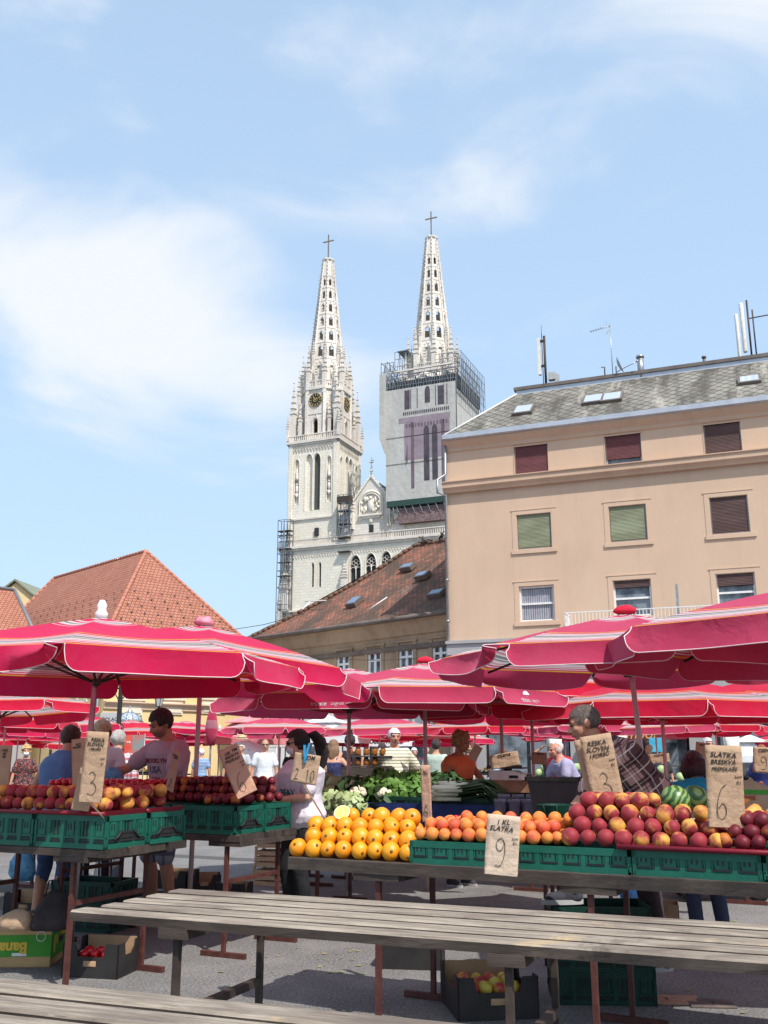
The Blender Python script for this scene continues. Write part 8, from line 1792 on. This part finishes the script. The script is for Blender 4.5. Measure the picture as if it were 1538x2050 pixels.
# ---------------------------------------------------------------- street lamps, kiosk, banners
def lantern(mb_f, mb_g, s_=1.0):
    mb_f.lathe([(.10 * s_, 0), (.12 * s_, .02 * s_)], 6, sm=False); mb_g.lathe([(.10 * s_, .02 * s_), (.19 * s_, .42 * s_)], 6, sm=False)
    mb_f.lathe([(.21 * s_, .42 * s_), (.21 * s_, .45 * s_), (.14 * s_, .54 * s_), (.06 * s_, .60 * s_), (.06 * s_, .64 * s_), (.02 * s_, .70 * s_), (.0, .76 * s_)], 6, sm=False)
    for k_ in range(6): a = k_ * math.pi / 3; mb_f.tube([(.10 * s_ * math.cos(a), .10 * s_ * math.sin(a), .02 * s_), (.19 * s_ * math.cos(a), .19 * s_ * math.sin(a), .42 * s_)], .012 * s_, 4)
lglass = mat('lamp_glass', (.45, .47, .45), None, rough=.2, spec=.6); liron = mat('black_iron', (.02, .022, .022), (.035, .035, .035), 8, .5)
for (px, py, Y, ang, lb) in ((318, 1415, 49.0, 0, 'wrought iron lantern on a bracket on the yellow wall'), (108, 1424, 44.0, 1, 'dark lantern seen above the pink umbrellas at left')):
    p = at(px, py, Y); t = thing('street_lantern', lb, 'lamp', p, 0); a, g_ = MB(), MB(); lantern(a, g_, 1.35)
    if ang == 0: a.tube([(0, 0, 0), (0, 0, -.25), (-.35, 0, -.35), (-.6, 1.5, -.42)], .05, 6); a.tube([(-.1, 0, -.3), (-.25, .3, -.5), (-.5, .8, -.55)], .03, 6)
    else: a.tube([(0, 0, 0), (0, 0, -p.z)], .06, 8)
    a.build('iron_frame', liron, t); g_.build('lamp_glass', lglass, t)
p = at(243, 1370, 24); t = thing('lamp_post', 'tall black iron lamp post in front of the yellow house', 'lamp post', (p.x, 24, 0), 0)
k = MB(); k.lathe([(.11, 0), (.11, .5), (.07, .6), (.06, 2.2), (.05, 3.7), (.07, 3.75), (.05, 3.8)], 12); k.build('post', liron, t); k = MB(); k.tube([(-.45, 0, 3.0), (.45, 0, 3.0)], .02, 6)
for s_ in (-1, 1): k.tube([(s_ * .4, 0, 3.0), (s_ * .3, 0, 2.85), (s_ * .15, 0, 2.9), (s_ * .06, 0, 2.75)], .015, 5); k.sphere((s_ * .45, 0, 3.0), .04, 6, 5)
k.build('crossbar', liron, t)
for s_ in (-1, 1): a, g_ = MB(), MB(); lantern(a, g_, 1.0); a.xf(T_((s_ * .42, 0, 3.4))); g_.xf(T_((s_ * .42, 0, 3.4))); a.tube([(0, 0, 3.3), (s_ * .42, 0, 3.4)], .02, 6); ao = a.build('lantern', liron, t); g_.build('lamp_glass', lglass, ao)
# glass domed kiosk
p = at(259, 1444, 44); t = thing('glass_kiosk', 'kiosk with a domed leaded glass roof behind the lamp post', 'kiosk', (p.x, 44, 0), 0); t.scale = (.56,) * 3; zb_ = p.z / .56
k = MB(); k.lathe([(1.0, 0), (1.0, zb_ - .15)], 8, sm=False); k.build('kiosk_wall', M['grey_plaster'], t)
k = MB(); prf = [(1.02, 0), (.98, .18), (.82, .42), (.5, .62), (.2, .7)]; k.lathe([(r, zb_ + z) for r, z in prf], 12, sm=False, cap=False); ro = k.build('glass_roof', mat('leaded_glass', (.38, .45, .52), (.48, .55, .62), 5, .15, spec=.7), t)
k = MB()
for j in range(12):
    a = j * math.pi / 6; k.tube([(r * 1.01 * math.cos(a), r * 1.01 * math.sin(a), zb_ + z) for r, z in prf], .018, 4); a2 = a + math.pi / 6
    for i in range(3): k.tube([(prf[i][0] * 1.01 * math.cos(a), prf[i][0] * 1.01 * math.sin(a), zb_ + prf[i][1]), (prf[i + 1][0] * 1.01 * math.cos(a2), prf[i + 1][0] * 1.01 * math.sin(a2), zb_ + prf[i + 1][1])], .01, 4); k.tube([(prf[i][0] * 1.01 * math.cos(a2), prf[i][0] * 1.01 * math.sin(a2), zb_ + prf[i][1]), (prf[i + 1][0] * 1.01 * math.cos(a), prf[i + 1][0] * 1.01 * math.sin(a), zb_ + prf[i + 1][1])], .01, 4)
k.lathe([(1.1, zb_ - .12), (1.12, zb_ - .02), (1.02, zb_ + .02)], 12, sm=False); k.build('lead_strip', liron, ro)
k = MB(); k.lathe([(.25, zb_ + .68), (.28, zb_ + .74), (.12, zb_ + .8), (.14, zb_ + .9), (.05, zb_ + .95), (.08, zb_ + 1.05), (.01, zb_ + 1.2)], 10); k.build('finial', M['galv'], ro)
# banners / signs
p = at(264, 1500, 25); t = thing('red_banner', 'narrow red and teal advertising banner behind the plaid shirt man at left', 'banner', p, rad(10)); k = MB(); k.box(-.28, -.0, -.01, .01, -.4, .35); k.build('red_panel', mat('banner_red', (.50, .05, .04), (.6, .12, .08), 7, .6), t); k = MB(); k.box(.002, .30, -.01, .01, -.4, .35); k.build('teal_panel', mat('banner_teal', (.05, .30, .32), (.5, .1, .07), 2, .6), t)
k = MB()
for x_ in (-.28, .3): k.tube([(x_, .02, .38), (x_, .02, -p.z)], .014, 6)
k.build('pole', M['galv'], t); text('zagreb', .10, M['white_paint'], t, T_((-.16, -.016, .18)) @ FRONT)
p = at(220, 1440, 30); t = thing('street_sign', 'small pale rectangular sign left of the glass kiosk', 'sign', p, 0); k = MB(); k.box(-.28, .28, -.02, .02, -.2, .2); k.build('plate', M['grey_paint'], t); text('DOLAC', .14, M['ink'], t, T_((0, -.026, 0)) @ FRONT); k = MB(); k.tube([(0, .04, .2), (0, .04, -p.z)], .04, 8); k.build('pole', M['galv'], t)
# white market tents with lettering behind
for i, (px, py, Y, w_, words) in enumerate(((735, 1482, 38, 7.2, 'KARLOVAČKO  KARLOVAČKO'), (575, 1479, 39, 4.5, 'KARLOVAČKO'))):
    p = at(px, py, Y); t = thing('white_awning', ('wide white stall awning with dark lettering behind the camisole woman', 'smaller white awning left of the ponytail woman')[i], 'awning', (p.x, Y, 0), rad(-8))
    k = MB(); k.prism([(0, p.z + .12), (0, p.z - .22), (.02, p.z - .22), (.02, p.z + .1), (1.6, p.z + .5), (1.6, p.z + .53)], -w_ / 2, w_ / 2, 'x'); k.build('canopy', M['white_canvas'], t); k = MB()
    for x_ in (-w_ / 2 + .05, w_ / 2 - .05): k.tube([(x_, .05, 0), (x_, .05, p.z)], .03, 6); k.tube([(x_, 1.55, 0), (x_, 1.55, p.z + .5)], .03, 6)
    k.build('pole', M['galv'], t); text(words, .2, M['ink'], t, T_((0, -.012, p.z - .06)) @ FRONT, bold=.004)
# tied cream curtains hanging from cafe canopies
for i, (px, Y, lb) in enumerate(((1108, 34, 'tied cream curtain above the bicycles'), (1238, 34, 'tied cream curtain behind the plaid man'), (1462, 33, 'tied cream curtain by the shop right of the royal blue shirt man'), (946, 36, 'cream curtain behind the orange top woman'))):
    p = at(px, 1445, Y); t = thing('tied_curtain', lb, 'curtain', (p.x, Y, 0), 0, 'tied cream curtains'); k = MB(); blob(k, [(.35, .26, .1, 0, 0), (.8, .22, .1, 0, 0), (1.15, .10, .07, 0, 0), (1.5, .2, .1, 0, 0), (p.z, .30, .12, 0, 0)], 26, .5, i * 3, .4); k.build('cloth', M['cream_canvas'], t); k = MB(); k.lathe([(.11, 1.12), (.115, 1.18)], 14, cap=False); k.build('tie', M['white_canvas'], t)
# bicycles parked under the curtain
for i, (px, lb) in enumerate(((1095, 'left parked bicycle behind the lavender shirt man'), (1115, 'right parked bicycle behind the lavender shirt man'))):
    p = at(px, 1515, 31 + i * .8); t = thing('bicycle', lb, 'bicycle', (p.x, p.y, .0), rad(-35), 'parked bicycles')
    for x_ in (-.5, .5):
        k = MB(); k.tube([(x_ + .33 * math.cos(a * .3927), 0, .36 + .33 * math.sin(a * .3927)) for a in range(17)], .018, 6, cap=False)
        wo = k.build('wheel', M['black'], t); k = MB()
        for j in range(6): a = j * .5236; k.tube([(x_ - .32 * math.cos(a), 0, .36 - .32 * math.sin(a)), (x_ + .32 * math.cos(a), 0, .36 + .32 * math.sin(a))], .004, 4)
        k.build('spokes', M['galv'], wo)
    k = MB(); k.tube([(-.5, 0, .36), (0, 0, .34), (.38, 0, .85), (-.15, 0, .85), (-.5, 0, .36)], .02, 6); k.tube([(0, 0, .34), (-.18, 0, .95)], .02, 6); k.tube([(.5, 0, .36), (.36, 0, .98), (.30, 0, 1.02)], .02, 6); k.build('frame', liron, t)
    k = MB(); k.tube([(.3, -.25, 1.0), (.34, 0, 1.03), (.3, .25, 1.0)], .015, 6); k.build('handlebar', M['galv'], t); k = MB(); k.sphere((-.18, 0, .97), (.13, .07, .04), 10, 6); k.build('saddle', M['black'], t)
# hand cart
pc = atz(1440, 1800, 0); t = thing('hand_cart', 'flat cart on black wheels behind the right table legs', 'cart', (pc.x, pc.y, 0), rad(-5)); k = MB(); k.box(-.45, .45, -.3, .3, .20, .27); k.build('deck', M['darksteel'], t)
for sx_ in (-.33, .33):
    for sy in (-.25, .25): k = MB(); k.lathe([(.04, -.02), (.095, -.02), (.1, 0), (.095, .02), (.04, .02)], 16); k.xf(T_((sx_, sy, .1)) @ FRONT); k.build('wheel', M['black'], t)
# blue bag near the shoe
k = MB(); blob(k, [(0, .07, .05, 0, 0), (.06, .08, .05, 0, 0), (.14, .03, .03, .01, 0)], 16, .6, 2, 14); p = atz(1262, 1800, .3); o = k.build('plastic_bag', mat('bright_blue_plastic', (.02, .22, .60), (.2, .45, .8), 12, .3), None, p); tag(o, 'bright blue plastic bag by the plaid man\'s knee', 'bag')
k = MB(); blob(k, [(0, .12, .08, 0, 0), (.08, .13, .08, 0, 0), (.2, .06, .04, 0, 0)], 16, .5, 7, 10); p = atz(1255, 1785, .28); o = k.build('plastic_bag', M['white_canvas'], None, (p.x, p.y + .15, p.z)); tag(o, 'white plastic bag behind the plaid man\'s raised foot', 'bag')
# overhead cables
for i, (a, b_, lb) in enumerate(((at(455, 1262, 52), at(610, 1228, 47), 'thin cable sloping up to the mossy roof'), (at(590, 1316, 40), at(905, 1316, 41), 'thin cable crossing the old house windows'))):
    k = MB(); k.tube([a, a.lerp(b_, .5) - Vector((0, 0, .12)), b_], .018, 4); o = k.build('cable', M['darksteel']); tag(o, lb, 'cable')
# dark tree between the yellow house and the pale shop
tp = at(520, 1500, 60); t = thing('tree', 'dark green tree between the yellow house and the pale shop', 'tree', (tp.x, 60, 0)); k = MB(); k.tube([(0, 0, 0), (.1, 0, 2), (0, .1, 4)], .2, 8, radii=[.25, .18, .08])
for i in range(6): a = i * 1.05; k.tube([(0, 0, 2.2 + i * .2), (math.cos(a) * 1.0, math.sin(a) * 1.0, 3.6 + i * .15)], .06, 5, radii=[.08, .02])
k.build('trunk', M['plank_dark'], t); k = MB(); rnd = random.Random(3)
for i in range(16): c_ = (rnd.uniform(-1.5, 1.5), rnd.uniform(-1.2, 1.2), rnd.uniform(2.6, 5.6)); leafy(k, c_, (.9, .9, .7), 240, rnd, .2, (.14, .28))
k.build('crown', mat('dark_foliage', (.020, .045, .018), (.05, .10, .035), 1.2, .7), t)
# closed dark cafe things in front of the shop windows: two poles of sign
t = thing('drinks_banner', 'small bright blue poster in the shop window behind the royal blue man', 'poster', at(1316, 1491, 36)); k = MB(); k.box(-.28, .28, -.01, .01, -.25, .25); k.build('poster_sheet', mat('poster_blue', (.02, .25, .42), (.1, .4, .5), 5, .5), t)
k = MB(); k.tube([(0, .02, -.25), (0, .02, -at(1316, 1491, 36).z)], .02, 6); k.build('pole', M['galv'], t)
k = MB(); k.tube([(-.2, 0, .0), (-.2, 0, 1.1), (-.12, 0, 1.2), (.12, 0, 1.2), (.2, 0, 1.1), (.2, 0, 0)], .018, 6); k.tube([(-.2, 0, .5), (.2, 0, .5)], .014, 6); p = atz(1360, 1600, .3); o = k.build('trolley_frame', M['darksteel'], None, at(1358, 1560, 17) * Vector((1, 1, 0)) if False else (at(1358, 1560, 22).x, 22, 0)); tag(o, 'dark tubular trolley frame behind the turquoise woman', 'trolley')
bpy.data.scenes.remove(TMP)
